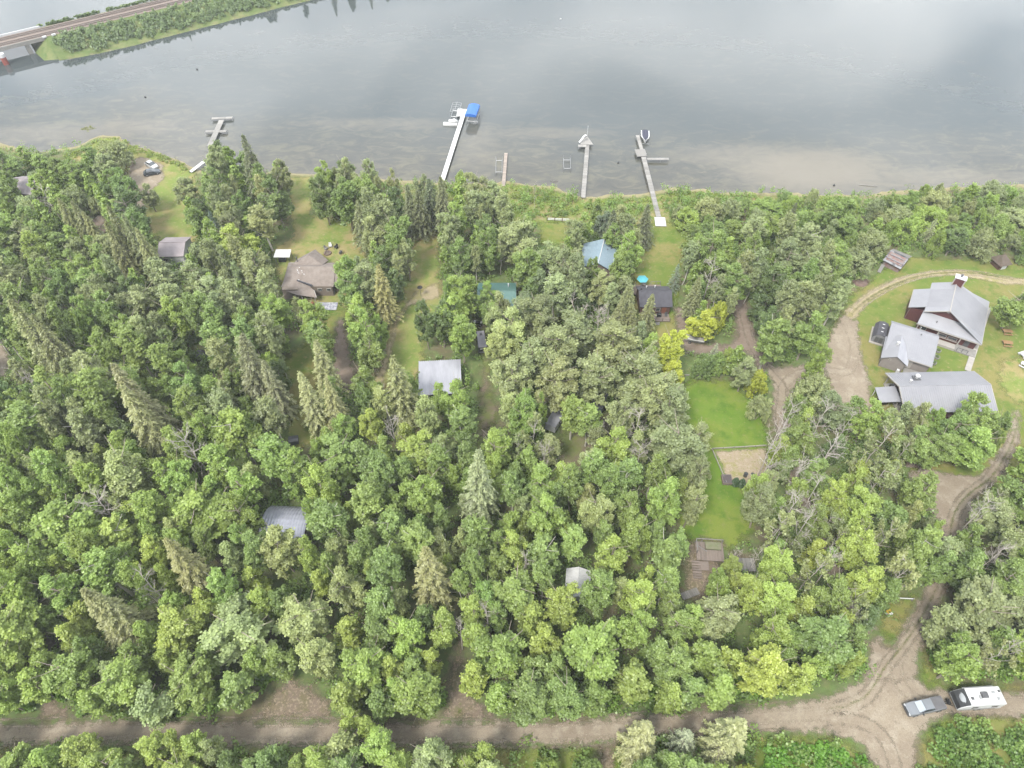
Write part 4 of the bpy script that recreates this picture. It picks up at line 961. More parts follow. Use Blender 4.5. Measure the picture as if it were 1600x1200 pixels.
def frame_lift(name, label, c, rz, L, W, H, canopy=None, top_bars=True):
    t = thing(name, label, 'boat lift', (c[0], c[1], WATER_Z), rz)
    for sx in (-1, 1):
        for sy in (-1, 1): MB().tube((sx * W / 2, sy * L / 2, -1.6), (sx * W / 2, sy * L / 2, H), .06).build('post', M['alu'], t)
    mb = MB()
    for sx in (-1, 1): mb.tube((sx * W / 2, -L / 2, .5), (sx * W / 2, L / 2, .5), .06)
    for y in (-L * .35, L * .35): mb.tube((-W / 2, y, .45), (W / 2, y, .45), .07)
    mb.build('cradle', M['alu'], t)
    if top_bars:
        mb = MB()
        for sx in (-1, 0, 1): mb.tube((sx * W / 2, -L / 2, H + (.25 if sx == 0 else 0)), (sx * W / 2, L / 2, H + (.25 if sx == 0 else 0)), .055)
        for k in range(5): y = -L / 2 + L * k / 4; mb.path([(-W / 2, y, H), (0, y, H + .25), (W / 2, y, H)], .05)
        mb.build('canopy_frame', M['alu'], t)
    if canopy:
        pr = [(-W / 2 - .25, H - .55), (-W / 2 - .2, H + .05), (-W * .3, H + .35), (0, H + .45), (W * .3, H + .35), (W / 2 + .2, H + .05), (W / 2 + .25, H - .55)]
        mb = MB()
        for a, b_ in zip(pr[:-1], pr[1:]): mb.slab([(a[0], -L / 2 - .3, a[1]), (b_[0], -L / 2 - .3, b_[1]), (b_[0], L / 2 + .3, b_[1]), (a[0], L / 2 + .3, a[1])], .05)
        mb.side([(-W / 2 - .2, H - .5)] + [p for p in pr[1:-1]] + [(W / 2 + .2, H - .5)], -L / 2 - .36, -L / 2 - .3)
        mb.build('canopy', canopy, t)
        MB().tube((W / 2 + .1, -L / 2, .6), (W / 2 + .1, -L / 2, 1.0), .5, n=10).build('winch_wheel', M['alu'], t)
    return t
frame_lift('canopy_boat_lift', 'boat lift under a bright blue vinyl canopy at the end of the white dock', (-11.8, 195.4), rad(-9), 5.6, 2.9, 3.0, M['blue_vinyl'])
frame_lift('bare_boat_lift', 'bare white boat lift frame without canopy left of the white dock', (-16.9, 197.9), rad(-6), 5.2, 2.7, 2.5)
frame_lift('low_boat_lift', 'low empty boat lift frame standing alone in shallow water', (15.3, 170.6), rad(-2), 6.0, 1.9, 1.4, None, False)
frame_lift('pipe_lift', 'thin dark pipe lift frame beside the short plank dock', (-3.6, 169.6), rad(0), 8.0, 1.7, .9, None, False)
# side raft with a covered watercraft
t = thing('side_raft', 'small white raft lashed to the left side of the white dock', 'raft', (-18.4, 192.2, WATER_Z), rad(-2))
MB().box((0, 0, .25), (4.2, 1.3, .5)).build('hull', M['dock_white'], t)
for i in range(3): MB().box((-1.4 + i * 1.4, 0, .52), (1.34, 1.26, .05)).build('deck_section', M['dock_white'], t)
t = thing('covered_watercraft', 'white covered personal watercraft on the small raft', 'watercraft', (-17.5, 192.9, WATER_Z + .55), rad(-4))
MB().side([(-1.4, 0), (1.2, 0), (1.5, .35), (.5, .75), (.2, 1.0), (-.2, .7), (-1.4, .6)], -.45, .45, 'y').build('cover', M['white_plastic'], t, True)
MB().box((0, 0, .02), (2.4, .7, .06)).build('keel', M['dark'], t)

def hull(L, W, H, n=10):
    """a small boat hull: bow towards +x"""
    mb = MB(); rows = []
    for i in range(n + 1):
        x = -L / 2 + L * i / n; u = max(0, (i / n - .45) / .55); w = W / 2 * (1 - u ** 2.4 * .98); rows.append((x, w, H * (1 + .12 * u)))
    for (x0, w0, h0_), (x1, w1, h1) in zip(rows[:-1], rows[1:]):
        for s in (-1, 1):
            mb.poly([(x0, s * w0, h0_), (x1, s * w1, h1), (x1, s * w1 * .6, 0), (x0, s * w0 * .6, 0)])
        mb.poly([(x0, -w0 * .6, 0), (x1, -w1 * .6, 0), (x1, w1 * .6, 0), (x0, w0 * .6, 0)])
    x, w, h_ = rows[0]; mb.poly([(x, -w, h_), (x, w, h_), (x, w * .6, 0), (x, -w * .6, 0)])
    return mb, rows
def boat(name, label, loc, rz, L, W, H, hull_mat, cover_mat, cat='boat'):
    t = thing(name, label, cat, loc, rz)
    mb, rows = hull(L, W, H); mb.build('hull', hull_mat, t, True)
    c = MB()
    for (x0, w0, h0_), (x1, w1, h1) in zip(rows[:-1], rows[1:]):
        k = .82
        for s in (-1, 1): c.poly([(x0, s * w0 * k, h0_ + .02), (x1, s * w1 * k, h1 + .02), (x1, 0, h1 + .34), (x0, 0, h0_ + .34)])
    x, w, h_ = rows[0]; c.poly([(x, -w * .82, h_ + .02), (x, 0, h_ + .34), (x, w * .82, h_ + .02)])
    c.build('cover', cover_mat, t, True)
    g_ = MB()
    for (x0, w0, h0_), (x1, w1, h1) in zip(rows[:-1], rows[1:]):
        for s in (-1, 1): g_.slab([(x0, s * w0 * .82, h0_ + .03), (x1, s * w1 * .82, h1 + .03), (x1, s * (w1 + .06), h1 + .03), (x0, s * (w0 + .06), h0_ + .03)], .06)
    g_.build('gunwale', M['white_plastic'], t)
    return t
b_ = boat('covered_motorboat', 'white motorboat under a navy cover moored at the boarded dock', (38.7, 184.3, WATER_Z + .35), rad(-96), 5.4, 2.3, .8, M['white_plastic'], M['navy_vinyl'])
m_ = MB().box((-2.95, 0, .6), (.5, .45, .8)).build('outboard_motor', M['dark'], b_)
lf = thing('boat_cradle', 'aluminium cradle legs holding the navy-covered motorboat', 'boat lift', (38.5, 183.6, WATER_Z), rad(-6))
for x in (-1.3, 1.3):
    for y in (-2.2, 2.0): MB().tube((x, y, -1.6), (x, y, 1.3), .05).build('post', M['alu'], lf)
MB().path([(-1.3, -2.2, .25), (1.3, -2.2, .25)], .06).path([(-1.3, 2.0, .25), (1.3, 2.0, .25)], .06).build('cross_beam', M['alu'], lf)
for i, (px, py, lab) in enumerate(((308, 109, 'small dark float on open water toward the causeway'), (227, 152, 'small dark float on the water above the sandy shallows'), (966, 255, 'small dark buoy between the two pale docks'), (1303, 290, 'small dark buoy off the right shore'), (876, 30, 'tiny white buoy far out on the lake'))):
    t = thing('mooring_buoy', lab, 'buoy', (*at(px, py, WATER_Z), WATER_Z), 0, 'buoys on the lake')
    MB().dome((0, 0, .1), .32, 10, 4, .8, True).build('float', M['white_plastic'] if i == 4 else M['dark'], t); MB().tube((0, 0, .3), (0, 0, .6), .05).build('mooring_eye', M['steel_dark'], t)
x, y = at(1356, 291, WATER_Z); t = MB().tube((-2.4, 0, .05), (2.4, .3, .2), .14, .06, 7).tube((1.0, .2, .15), (2.0, 1.0, .3), .07, .03, 5).build('driftwood_log', M['dead_bark'] if 'dead_bark' in M else M['weathered'], None, False, (x, y, WATER_Z), rad(-14)); tag(t, 'grey driftwood log lying in the shallows off the right shore', 'log')
x, y = at(866, 284, WATER_Z)
for i, (dx, r) in enumerate(((0, .55), (.9, .4), (-.8, .35))):
    t = MB().dome((0, 0, -.1), r, 9, 4, .7, True).build('shore_rock', surf('wet dark stone', (.046, .042, .037), (.070, .064, .057), 3, .7), None, True, (x + dx, y + .2 * i, WATER_Z)); tag(t, ('largest dark rock at the reedy waterline', 'right dark rock at the reedy waterline', 'left dark rock at the reedy waterline')[i], 'rock', 'dark rocks at the waterline')
WEED_SPOTS = [(*at(135 + dx, 200 + dy, WATER_Z), .9, .35) for dx, dy in ((0, 0), (6, -2), (-5, 2), (9, 1), (3, 3))]

t = thing('dock_section', 'pale loose dock section lying on the left lawn', 'dock section', (*at(308, 261, .2), 0), rad(66))
MB().box((0, 0, .18), (5.4, 1.1, .12)).build('frame', M['weathered'], t)
for i in range(5): MB().box((-2.16 + i * 1.08, 0, .27), (1.03, 1.1, .06)).build('deck_section', M['dock_white'], t)

# ------------------------------------------------------------------ vehicles
def wheel(parent, x, y, r, w=.24):
    ty = MB().tube((x, y - w / 2, r), (x, y + w / 2, r), r, n=16).build('wheel', M['black'], parent)
    MB().tube((x, y - w / 2 - .012, r), (x, y + w / 2 + .012, r), r * .58, n=12).build('rim', M['alu'], ty)
def loft(secs):
    """cross sections: (x, half width low, half width high, z low, z high)"""
    mb = MB()
    R_ = [[(x, -a, z0), (x, -a * 1.0, z0 + (z1 - z0) * .55), (x, -b, z1), (x, b, z1), (x, a * 1.0, z0 + (z1 - z0) * .55), (x, a, z0)] for x, a, b, z0, z1 in secs]
    for p, q in zip(R_[:-1], R_[1:]):
        for i in range(6): mb.poly([p[i], p[(i + 1) % 6], q[(i + 1) % 6], q[i]])
    mb.poly(R_[0]); mb.poly(R_[-1][::-1]); return mb
def car(name, label, loc, rz, paint, group):
    t = thing(name, label, 'car', loc, rz, group)
    loft([(-2.15, .78, .70, .32, .80), (-1.9, .88, .80, .28, .95), (-.9, .90, .84, .26, 1.0), (.9, .90, .84, .26, .98), (1.75, .87, .74, .28, .86), (2.15, .76, .62, .34, .70)]).build('body', paint, t, False, bevel=.05)
    loft([(-1.75, .76, .72, .94, 1.02), (-1.2, .80, .62, .96, 1.40), (.2, .80, .62, .96, 1.42), (1.05, .78, .72, .94, 1.0)]).build('cabin_glass', M['glass'], t)
    MB().slab([(-1.15, -.60, 1.44), (.15, -.60, 1.46), (.15, .60, 1.46), (-1.15, .60, 1.44)], .06).build('roof', paint, t)
    for x in (-1.35, 1.35):
        for y in (-.82, .82): wheel(t, x, y, .33)
    for y in (-.55, .55): MB().box((2.1, y, .62), (.14, .34, .14)).build('headlight', M['white_plastic'], t); MB().box((-2.12, y, .72), (.12, .3, .16)).build('tail_light', M['red_band'], t)
    return t
car('parked_car', 'white car parked on the round gravel pad near the left point', (*at(236.5, 257, .7), .02), rad(-38), M['white_car'], 'cars parked on the gravel pad')
car('parked_car', 'dark car parked just below the white car on the gravel pad', (*at(237, 268.5, .7), .02), rad(20), M['dark_car'], 'cars parked on the gravel pad')

def pickup(loc, rz):
    t = thing('pickup_truck', 'silver grey crew-cab pickup with dark bed cover towing the white trailer', 'pickup truck', loc, rz)
    P = M['silver_paint']
    loft([(-2.9, .93, .88, .50, 1.08), (-.62, .97, .92, .45, 1.12), (1.2, .97, .90, .45, 1.12), (2.3, .96, .82, .46, 1.06), (2.75, .90, .74, .48, .98), (2.92, .82, .68, .52, .90)]).build('body', P, t, bevel=.06)
    hd = MB().slab([(1.25, -.80, 1.14), (2.62, -.70, 1.04), (2.62, .70, 1.04), (1.25, .80, 1.14)], .05).build('hood', P, t)
    loft([(-.72, .86, .76, 1.10, 1.74), (-.2, .88, .74, 1.10, 1.86), (.65, .88, .72, 1.10, 1.84), (1.45, .86, .80, 1.08, 1.14)]).build('cabin_glass', M['glass'], t)
    MB().slab([(1.44, -.74, 1.20), (1.44, .74, 1.20), (.70, .66, 1.87), (.70, -.66, 1.87)], .02).build('windshield', surf('windshield with painted sky reflection', (.20, .225, .25), (.17, .195, .22), 1.0, .08, spec=.8), t)  # lighter tint stands in for the sky reflected in the glass
    MB().slab([(-.70, -.72, 1.88), (.62, -.70, 1.89), (.62, .70, 1.89), (-.70, .72, 1.88)], .08).build('roof', P, t, bevel=.02)
    pl = MB()
    for y in (-.83, .83):
        for x0, x1 in ((-.72, -.62), (-.08, .02), ): pl.slab([(x0, y, 1.1), (x1, y, 1.1), (x1, y * .9, 1.82), (x0, y * .9, 1.82)], .05)
        pl.slab([(1.38, y, 1.12), (1.48, y, 1.12), (.68, y * .86, 1.84), (.58, y * .86, 1.84)], .05)
    pl.build('cab_pillar', P, t)
    MB().slab([(-2.82, -.84, 1.14), (-.74, -.84, 1.16), (-.74, .84, 1.16), (-2.82, .84, 1.14)], .07).build('bed_cover', surf('grey vinyl bed cover', (.068, .066, .070), (.083, .081, .084), 1.5, .8), t)
    MB().box((2.93, 0, .62), (.16, 1.7, .22)).build('bumper', M['steel_dark'], t); MB().box((2.90, 0, .82), (.06, 1.1, .2)).build('grille', M['dark'], t); MB().box((-2.97, 0, .58), (.14, 1.7, .18)).build('bumper', M['alu'], t)
    for y in (-.66, .66): MB().box((2.84, y, .86), (.14, .32, .16)).build('headlight', M['white_plastic'], t); MB().box((-2.92, y * 1.25, .9), (.06, .14, .36)).build('tail_light', M['red_band'], t)
    for y in (-1.1, 1.1): MB().box((1.05, y, 1.22), (.14, .26, .2)).build('mirror', M['dark'], t)
    for x in (-1.85, 1.85):
        for y in (-.86, .86): wheel(t, x, y, .40, .28)
    return t
tx, ty = at(1444, 1104, .6); dirx = Vector((*at(1415, 1110, .6), 0)) - Vector((*at(1473, 1098, .6), 0)); TA = math.atan2(dirx.y, dirx.x)
pickup((tx, ty, .04), TA)
def trailer(loc, rz):
    t = thing('travel_trailer', 'white travel trailer with dark curved front window hitched to the grey pickup', 'travel trailer', loc, rz)
    W = 1.22; pr = [(-3.4, .55), (2.7, .55), (3.15, .8), (3.3, 1.35), (3.1, 2.0), (2.55, 2.55), (1.9, 2.8), (-3.1, 2.82), (-3.4, 2.6)]
    MB().side(pr, -W, W).build('body', M['white_paint'], t, bevel=.08)
    cap = MB()
    q = [(3.17, .82), (3.33, 1.35), (3.13, 2.02), (2.57, 2.59), (1.92, 2.84)]
    for a, b in zip(q[1:-1], q[2:]): cap.slab([(a[0], -W * .94, a[1]), (a[0], W * .94, a[1]), (b[0], W * .94, b[1]), (b[0], -W * .94, b[1])], .04)
    fc = cap.build('front_cap', M['dark'], t)
    w = MB(); k = 14
    for i in range(k):
        a0, a1 = math.pi * 2 * i / k, math.pi * 2 * (i + 1) / k
        f = lambda a: (2.62 + .30 * -math.sin(a), .80 * math.cos(a), 2.40 + .34 * math.sin(a) + .10)
        w.slab([(2.80, 0, 2.46), f(a0), f(a1)], .03)
    w.build('front_window', surf('pale tinted trailer window', (.207, .215, .223), (.165, .173, .182), 1.5, .2, spec=.6), fc)
    for x, y, sx, sy, h_, m in ((1.35, .25, .36, .36, .14, 'steel_dark'), (-.55, -.1, .95, .8, .26, 'steel_dark'), (.15, .15, .3, .5, .12, 'alu'), (-2.4, .5, .36, .36, .14, 'alu'), (-2.0, -.4, .5, .3, .1, 'alu'), (-2.9, -.5, .3, .3, .12, 'steel_dark')):
        MB().box((x, y, 2.82 + h_ / 2), (sx, sy, h_)).build('roof_vent' if sx < .9 else 'air_conditioner', M[m], t, bevel=.03)
    for s in (-1, 1):
        MB().box((0, s * (W + .012), .95), (5.8, .02, .14)).build('side_stripe', M['steel_dark'], t)
        for x in (-2.0, .9): MB().box((x, s * (W + .015), 1.75), (.9, .03, .6)).build('window', M['glass'], t)
        for x in (-.75, .05): wheel(t, x, s * (W - .14), .34)
    MB().box((-2.9, W + .02, 1.55), (.6, .03, 1.8)).build('door', M['white_plastic'], t)
    MB().tube((3.2, -.5, .55), (4.5, 0, .55), .06).tube((3.2, .5, .55), (4.5, 0, .55), .06).tube((3.9, 0, .55), (3.9, 0, 1.0), .08).build('hitch', M['black'], t)
    MB().box((3.75, 0, .78), (.4, .6, .4)).build('gas_tank', M['black'], t)
    aw = MB().tube((-2.5, -W - .1, 2.55), (2.0, -W - .1, 2.55), .09, n=8).build('awning', M['alu'], t)
d2 = Vector((-math.cos(TA), -math.sin(TA), 0))
hit = Vector((tx, ty, .04)) + d2 * 3.0
A2 = math.atan2(-.06, -1.0)
trailer((hit.x - math.cos(A2) * 4.5, hit.y - math.sin(A2) * 4.5, .04), A2)

def van(loc, rz):
    t = thing('camper_van', 'small grey-roofed camper with black rear end parked on the dark drive', 'camper', loc, rz)
    MB().box((.1, 0, 1.2), (4.8, 1.8, 1.5)).build('body', M['dark'], t, bevel=.1); MB().slab([(-2.35, -.9, 2.05), (2.4, -.8, 2.1), (2.4, .8, 2.1), (-2.35, .9, 2.05)], .12).build('roof', surf('lilac grey camper roof', (.173, .165, .186), (.149, .143, .159), 1.2, .5), t, bevel=.04)
    MB().box((-2.33, 0, 1.45), (.04, 1.4, .6)).build('rear_window', M['glass'], t); MB().box((-2.36, .35, 1.5), (.02, .5, .35)).build('sticker', M['white_paint'], t)
    MB().box((-2.4, 0, .55), (.14, 1.7, .18)).build('bumper', M['alu'], t); MB().box((1.4, 0, 2.2), (.5, .5, .15)).build('roof_vent', M['steel_dark'], t)
    for x in (-1.5, 1.5):
        for y in (-.8, .8): wheel(t, x, y, .34)
van((-6.45, 101.3, .02), rad(98))
def quad_atv(loc, rz):
    t = thing('quad_bike', 'dark quad bike with white rack ahead of the small camper', 'quad bike', loc, rz)
    MB().box((0, 0, .6), (1.3, .55, .3)).build('body', M['dark'], t, bevel=.06); MB().box((-.2, 0, .82), (.7, .34, .14)).build('seat', M['black'], t); MB().tube((.35, -.4, 1.05), (.35, .4, 1.05), .03).build('handlebar', M['steel_dark'], t)
    for x in (-.75, .72): MB().box((x, 0, .82), (.45, .7, .05)).build('rack', M['white_paint'], t)
    for x in (-.55, .55):
        for y in (-.42, .42): wheel(t, x, y, .28, .26)
quad_atv((*at(747, 504, .6), .02), rad(170))
def hidden_camper(name, label, loc, rz, L, W, H, mat, roof):
    t = thing(name, label, 'camper', loc, rz)
    MB().side([(-L / 2, .5), (L / 2, .5), (L / 2 + .2, 1.2), (L / 2 - .2, H), (-L / 2, H)], -W / 2, W / 2).build('body', mat, t, bevel=.08)
    MB().slab([(-L / 2 - .05, -W / 2 - .05, H + .07), (L / 2 - .15, -W / 2 - .05, H + .07), (L / 2 - .15, W / 2 + .05, H + .07), (-L / 2 - .05, W / 2 + .05, H + .07)], .06).build('roof', roof, t)
    MB().box((0, -W / 2 - .02, 1.6), (1.2, .04, .5)).build('window', M['glass'], t); MB().box((L * .3, -W / 2 - .02, 1.3), (.6, .04, 1.5)).build('door', M['white_plastic'], t)
    for y in (-W / 2 + .12, W / 2 - .12): wheel(t, 0, y, .33)
    MB().tube((L / 2, 0, .5), (L / 2 + 1.2, 0, .5), .06).build('hitch', M['steel_dark'], t)
hidden_camper('camper_trailer', 'white-topped camper trailer half hidden under the grey-green poplars', (*at(868, 652, 2.2), 0), rad(62), 4.6, 2.1, 2.3, M['white_paint'], M['metal_roof_pale'])
hidden_camper('camper_trailer', 'dark bluish camper trailer in deep shade under the poplar stand', (*at(938, 622, 2.2), 0), rad(70), 5.2, 2.2, 2.5, surf('blue-grey camper siding', (.066, .083, .090), (.050, .062, .070), 1, .4), M['steel_dark'])
t = thing('wooden_table', 'weathered wooden table beside the white-topped camper', 'table', (*at(886, 666, .7), 0), rad(-20))
for i in range(4): MB().box((0, -.36 + i * .24, .74), (2.0, .2, .05)).build('board', M['weathered'], t)
for x in (-.8, .8): MB().box((x, 0, .36), (.1, .8, .72)).build('leg', M['weathered'], t)
# boat on its trailer by the brown drive
bt = thing('boat_trailer', 'bare boat trailer frame under the small white boat on the brown drive', 'trailer', (*at(1084, 531, .4), 0), rad(-12))
MB().path([(-2.2, -.7, .45), (1.6, -.7, .45), (3.0, 0, .45), (1.6, .7, .45), (-2.2, .7, .45)], .06).path([(-1.5, -.7, .45), (-1.5, .7, .45)], .05).build('frame', M['steel_dark'], bt)
for y in (-.9, .9): wheel(bt, -.8, y, .3, .2)
boat('trailer_boat', 'small white open boat on a trailer beside the yellow-green bushes', (*at(1084, 530, .7), .52), rad(168), 4.4, 1.7, .7, M['white_plastic'], M['weathered'])

# ------------------------------------------------------------------ yard things
def picnic(label, loc, rz, mat, group):
    t = thing('picnic_table', label, 'picnic table', loc, rz, group)
    for i in range(5): MB().box((0, -.34 + i * .17, .76), (1.9, .15, .045)).build('top_board', mat, t)
    for s in (-1, 1):
        for k in range(2): MB().box((0, s * (.72 + .15 * k), .45), (1.9, .13, .04)).build('bench_board', mat, t)
        MB().box((s * .65, 0, .42), (.09, 1.7, .1)).build('bench_beam', mat, t)
        for q in (-1, 1): MB().slab([(s * .65 - .04, q * .25, .74), (s * .65 + .04, q * .25, .74), (s * .65 + .04, q * .68, .0), (s * .65 - .04, q * .68, .0)], .08).build('leg', mat, t)
PG = 'picnic tables on the hall lawn'
picnic('upper of the two tan wooden picnic tables right of the hall', (*at(1575, 517.5, .7), .01), rad(-6), M['wood'], PG)
picnic('lower of the two tan wooden picnic tables right of the hall', (*at(1575, 535.5, .7), .01), rad(-8), M['wood'], PG)
picnic('upper of the two white picnic tables at the right edge of the lawn', (*at(1602, 553, .7), .01), rad(20), M['white_paint'], PG)
picnic('lower of the two white picnic tables at the right edge of the lawn', (*at(1603, 570, .7), .01), rad(-48), M['white_paint'], PG)
# boardwalk beside the hall
w0, w1 = Vector((*at(1545, 480, .2), 0)), Vector((*at(1512, 579, .2), 0)); dd = (w0 - w1); Lw = dd.length; aw_ = math.atan2(dd.y, dd.x)
t = thing('boardwalk', 'straight white plank walk along the right side of the large hall', 'boardwalk', (w1.x, w1.y, 0), aw_)
k = int(Lw / 1.2)
for i in range(k): MB().box(((i + .5) * Lw / k, 0, .12), (Lw / k - .05, 1.15, .10)).build('walk_section', M['cream_trim'], t)
x, y = at(1478, 556); 
for i, (px, py) in enumerate(((1466, 548), (1464, 558), (1459, 567))):
    t = thing('planter', ('top planter of the three beside the beige annex', 'middle planter of the three beside the beige annex', 'bottom planter of the three beside the beige annex')[i], 'planter', (*at(px, py, .3), .01), 0, 'planters beside the annex')
    MB().tube((0, 0, 0), (0, 0, .5), .5, .58, 10).build('tub', M['weathered'], t); MB().dome((0, 0, .48), .45, 8, 3, .7).build('plants', surf('planter greenery', (.025, .042, .012), (.042, .062, .017), 5, .9), t)
# firewood
t = thing('firewood_pile', 'long heap of split firewood at the edge of the dirt lot', 'firewood pile', (*at(1430, 727), 0), rad(-8))
rr = random.Random(9); mb = MB()
for i in range(110):
    x, yy = rr.uniform(-1.7, 1.7), rr.uniform(-.55, .55); z = rr.uniform(.1, .1 + max(0, .75 - abs(yy) - abs(x) * .18)); a = rr.uniform(0, 3.14)
    mb.tube((x - .22 * math.cos(a), yy - .22 * math.sin(a), z), (x + .22 * math.cos(a), yy + .22 * math.sin(a), z + rr.uniform(-.08, .1)), .09, n=6)
tag(mb.build('split_log', M['log'], t), kind='stuff'); MB().box((0, 0, .05), (3.4, 1.1, .1)).build('pallet', M['weathered'], t)
# brush pile
t = thing('brush_pile', 'heap of dry reddish brown branches at the lawn edge', 'brush pile', (*at(1344, 441), 0), rad(5)); mb = MB()
for i in range(170):
    a, q = rr.uniform(0, 6.28), rr.uniform(0, 1) ** .6; x, yy = 2.1 * q * math.cos(a), 1.2 * q * math.sin(a); z = rr.uniform(0, .95 * (1 - q * q) + .1); b2 = rr.uniform(0, 6.28); L = rr.uniform(.4, 1.1)
    mb.tube((x - L * math.cos(b2) / 2, yy - L * math.sin(b2) / 2, z), (x + L * math.cos(b2) / 2, yy + L * math.sin(b2) / 2, z + rr.uniform(-.1, .25)), .035, .02, 4, False)
tag(mb.build('branch', M['brush'], t), kind='stuff'); MB().dome((0, 0, 0), 1.7, 12, 4, .35).build('leaf_heap', M['brush'], t, True)
# fenced sandy plot, timber bed, cedars, barrels
P = [(1112, 702), (1196, 697), (1205, 760), (1136, 758)]
W = [at(*p) for p in P]
sheet('garden_plot', [(1116, 704), (1198, 699), (1204, 758), (1138, 757)], M['sand_plot'], .016, .3, .4)
t = thing('plot_fence', 'low cream board edging along two sides of the sandy plot', 'fence', (W[0][0], W[0][1], 0), 0)
for a, b in ((W[0], W[1]), (W[0], W[3])):
    d = Vector((b[0] - a[0], b[1] - a[1], 0)); n = max(2, round(d.length / 2.2)); an = math.atan2(d.y, d.x)
    for i in range(n):
        c = d * ((i + .5) / n) + Vector((a[0] - W[0][0], a[1] - W[0][1], 0)); MB().box((c.x, c.y, .22), (d.length / n - .04, .08, .36), an).build('board', M['cream_trim'], t)
    for i in range(n + 1):
        c = d * (i / n) + Vector((a[0] - W[0][0], a[1] - W[0][1], 0)); MB().box((c.x + .07, c.y - .09, .25), (.09, .09, .5), an).build('post', M['weathered'], t)
t = thing('timber_bed', 'dark slatted timber garden bed at the corner of the sandy plot', 'garden bed', (*at(1136, 749, .4), 0), rad(-2))
for x in (-.85, .85): MB().box((x, 0, .3), (.1, 1.9, .6)).build('side_board', M['deck_wood'], t)
for yy in (-.92, .92): MB().box((0, yy, .3), (1.6, .1, .6)).build('end_board', M['deck_wood'], t)
for i in range(6): MB().box((-.65 + i * .26, 0, .6), (.17, 1.84, .05)).build('slat', surf('purple grey slats', (.070, .060, .066), (.054, .046, .050), 3, .9) if i == 0 else D.materials['purple grey slats'], t)
MB().box((0, 0, .2), (1.6, 1.7, .35)).build('soil', M['earth'], t)
for i, (px, py, lab) in enumerate(((1165, 742, 'dark rain barrel behind the cedar bushes by the sandy plot'), (1176, 741, 'pale bucket beside the dark rain barrel'))):
    o = thing('rain_barrel' if i == 0 else 'bucket', lab, 'barrel' if i == 0 else 'bucket', (*at(px, py, .4), 0)); MB().tube((0, 0, 0), (0, 0, .8 - .3 * i), .36 - .08 * i, n=12).build('tub', M['steel_dark'] if i == 0 else M['white_plastic'], o); MB().tube((0, 0, .8 - .3 * i), (0, 0, .84 - .3 * i), .39 - .08 * i, n=12).build('lid', M['dark'], o)
o = thing('wood_bench', 'small weathered bench in the shade beside the cedar bushes', 'bench', (*at(1168, 768, .3), 0), rad(-35)); MB().box((0, 0, .42), (1.3, .4, .06)).build('seat', M['weathered'], o)
for x in (-.5, .5): MB().box((x, 0, .2), (.08, .36, .4)).build('leg', M['weathered'], o)
# shore fence
a, b = Vector((*at(855, 345), 0)), Vector((*at(890, 346.5), 0)); d = b - a
t = thing('shore_fence', 'short white log rail fence with dark posts above the reedy shore', 'fence', (a.x, a.y, 0), math.atan2(d.y, d.x))
for i in range(4): MB().box((d.length * i / 3, 0, .5), (.16, .16, 1.0)).build('post', M['brown_wall'], t)
for z in (.42, .8):
    for i in range(3): MB().tube((d.length * i / 3 + .09, 0, z), (d.length * (i + 1) / 3 - .09, 0, z), .085).build('rail', M['white_paint'], t)
# satellite dish on a pole
t = thing('satellite_dish', 'black dish on a thin pole standing in the long lawn', 'satellite dish', (*at(658, 463), 0)); MB().tube((0, 0, 0), (0, 0, 2.7), .05).build('pole', M['steel_dark'], t); MB().dome((0, 0, 2.7), .62, 14, 4, .3).build('dish', M['black'], t); MB().tube((0, 0, 2.9), (.35, -.3, 3.1), .03).build('feed_arm', M['steel_dark'], t)
# fire pit and chairs
def lawn_chair(label, px, py, rz, mat):
    t = thing('lawn_chair', label, 'chair', (*at(px, py, .4), .01), rz, 'chairs around the fire pit')
    MB().box((0, 0, .40), (.62, .6, .07)).build('seat', mat, t); MB().slab([(-.31, .28, .42), (.31, .28, .42), (.31, .5, 1.05), (-.31, .5, 1.05)], .06).build('backrest', mat, t)
    for s in (-1, 1): MB().box((s * .35, 0, .62), (.09, .62, .05)).build('armrest', mat, t); MB().box((s * .33, 0, .28), (.06, .56, .56)).build('side_leg', mat, t)
lawn_chair('white lawn chair behind the fire pit by the brown house', 516, 384, rad(10), M['white_plastic'])
lawn_chair('dark lawn chair right of the white lawn chair', 525, 386, rad(-30), M['dark'])
lawn_chair('grey lawn chair left of the white lawn chair', 509.5, 388, rad(60), M['weathered'])
lawn_chair('black and white lawn chair nearest the young poplar by the brown house', 532, 394, rad(-100), M['steel_dark'])
t = thing('fire_pit', 'round brown fire pit ring between the lawn chairs', 'fire pit', (*at(512, 396), 0))
for i in range(10): a = i * .628; MB().box((.75 * math.cos(a), .75 * math.sin(a), .14), (.3, .42, .28), a).build('stone', M['brush'], t)
MB().tube((0, 0, 0), (0, 0, .06), .6, n=12).build('ash_bed', M['earth'], t)
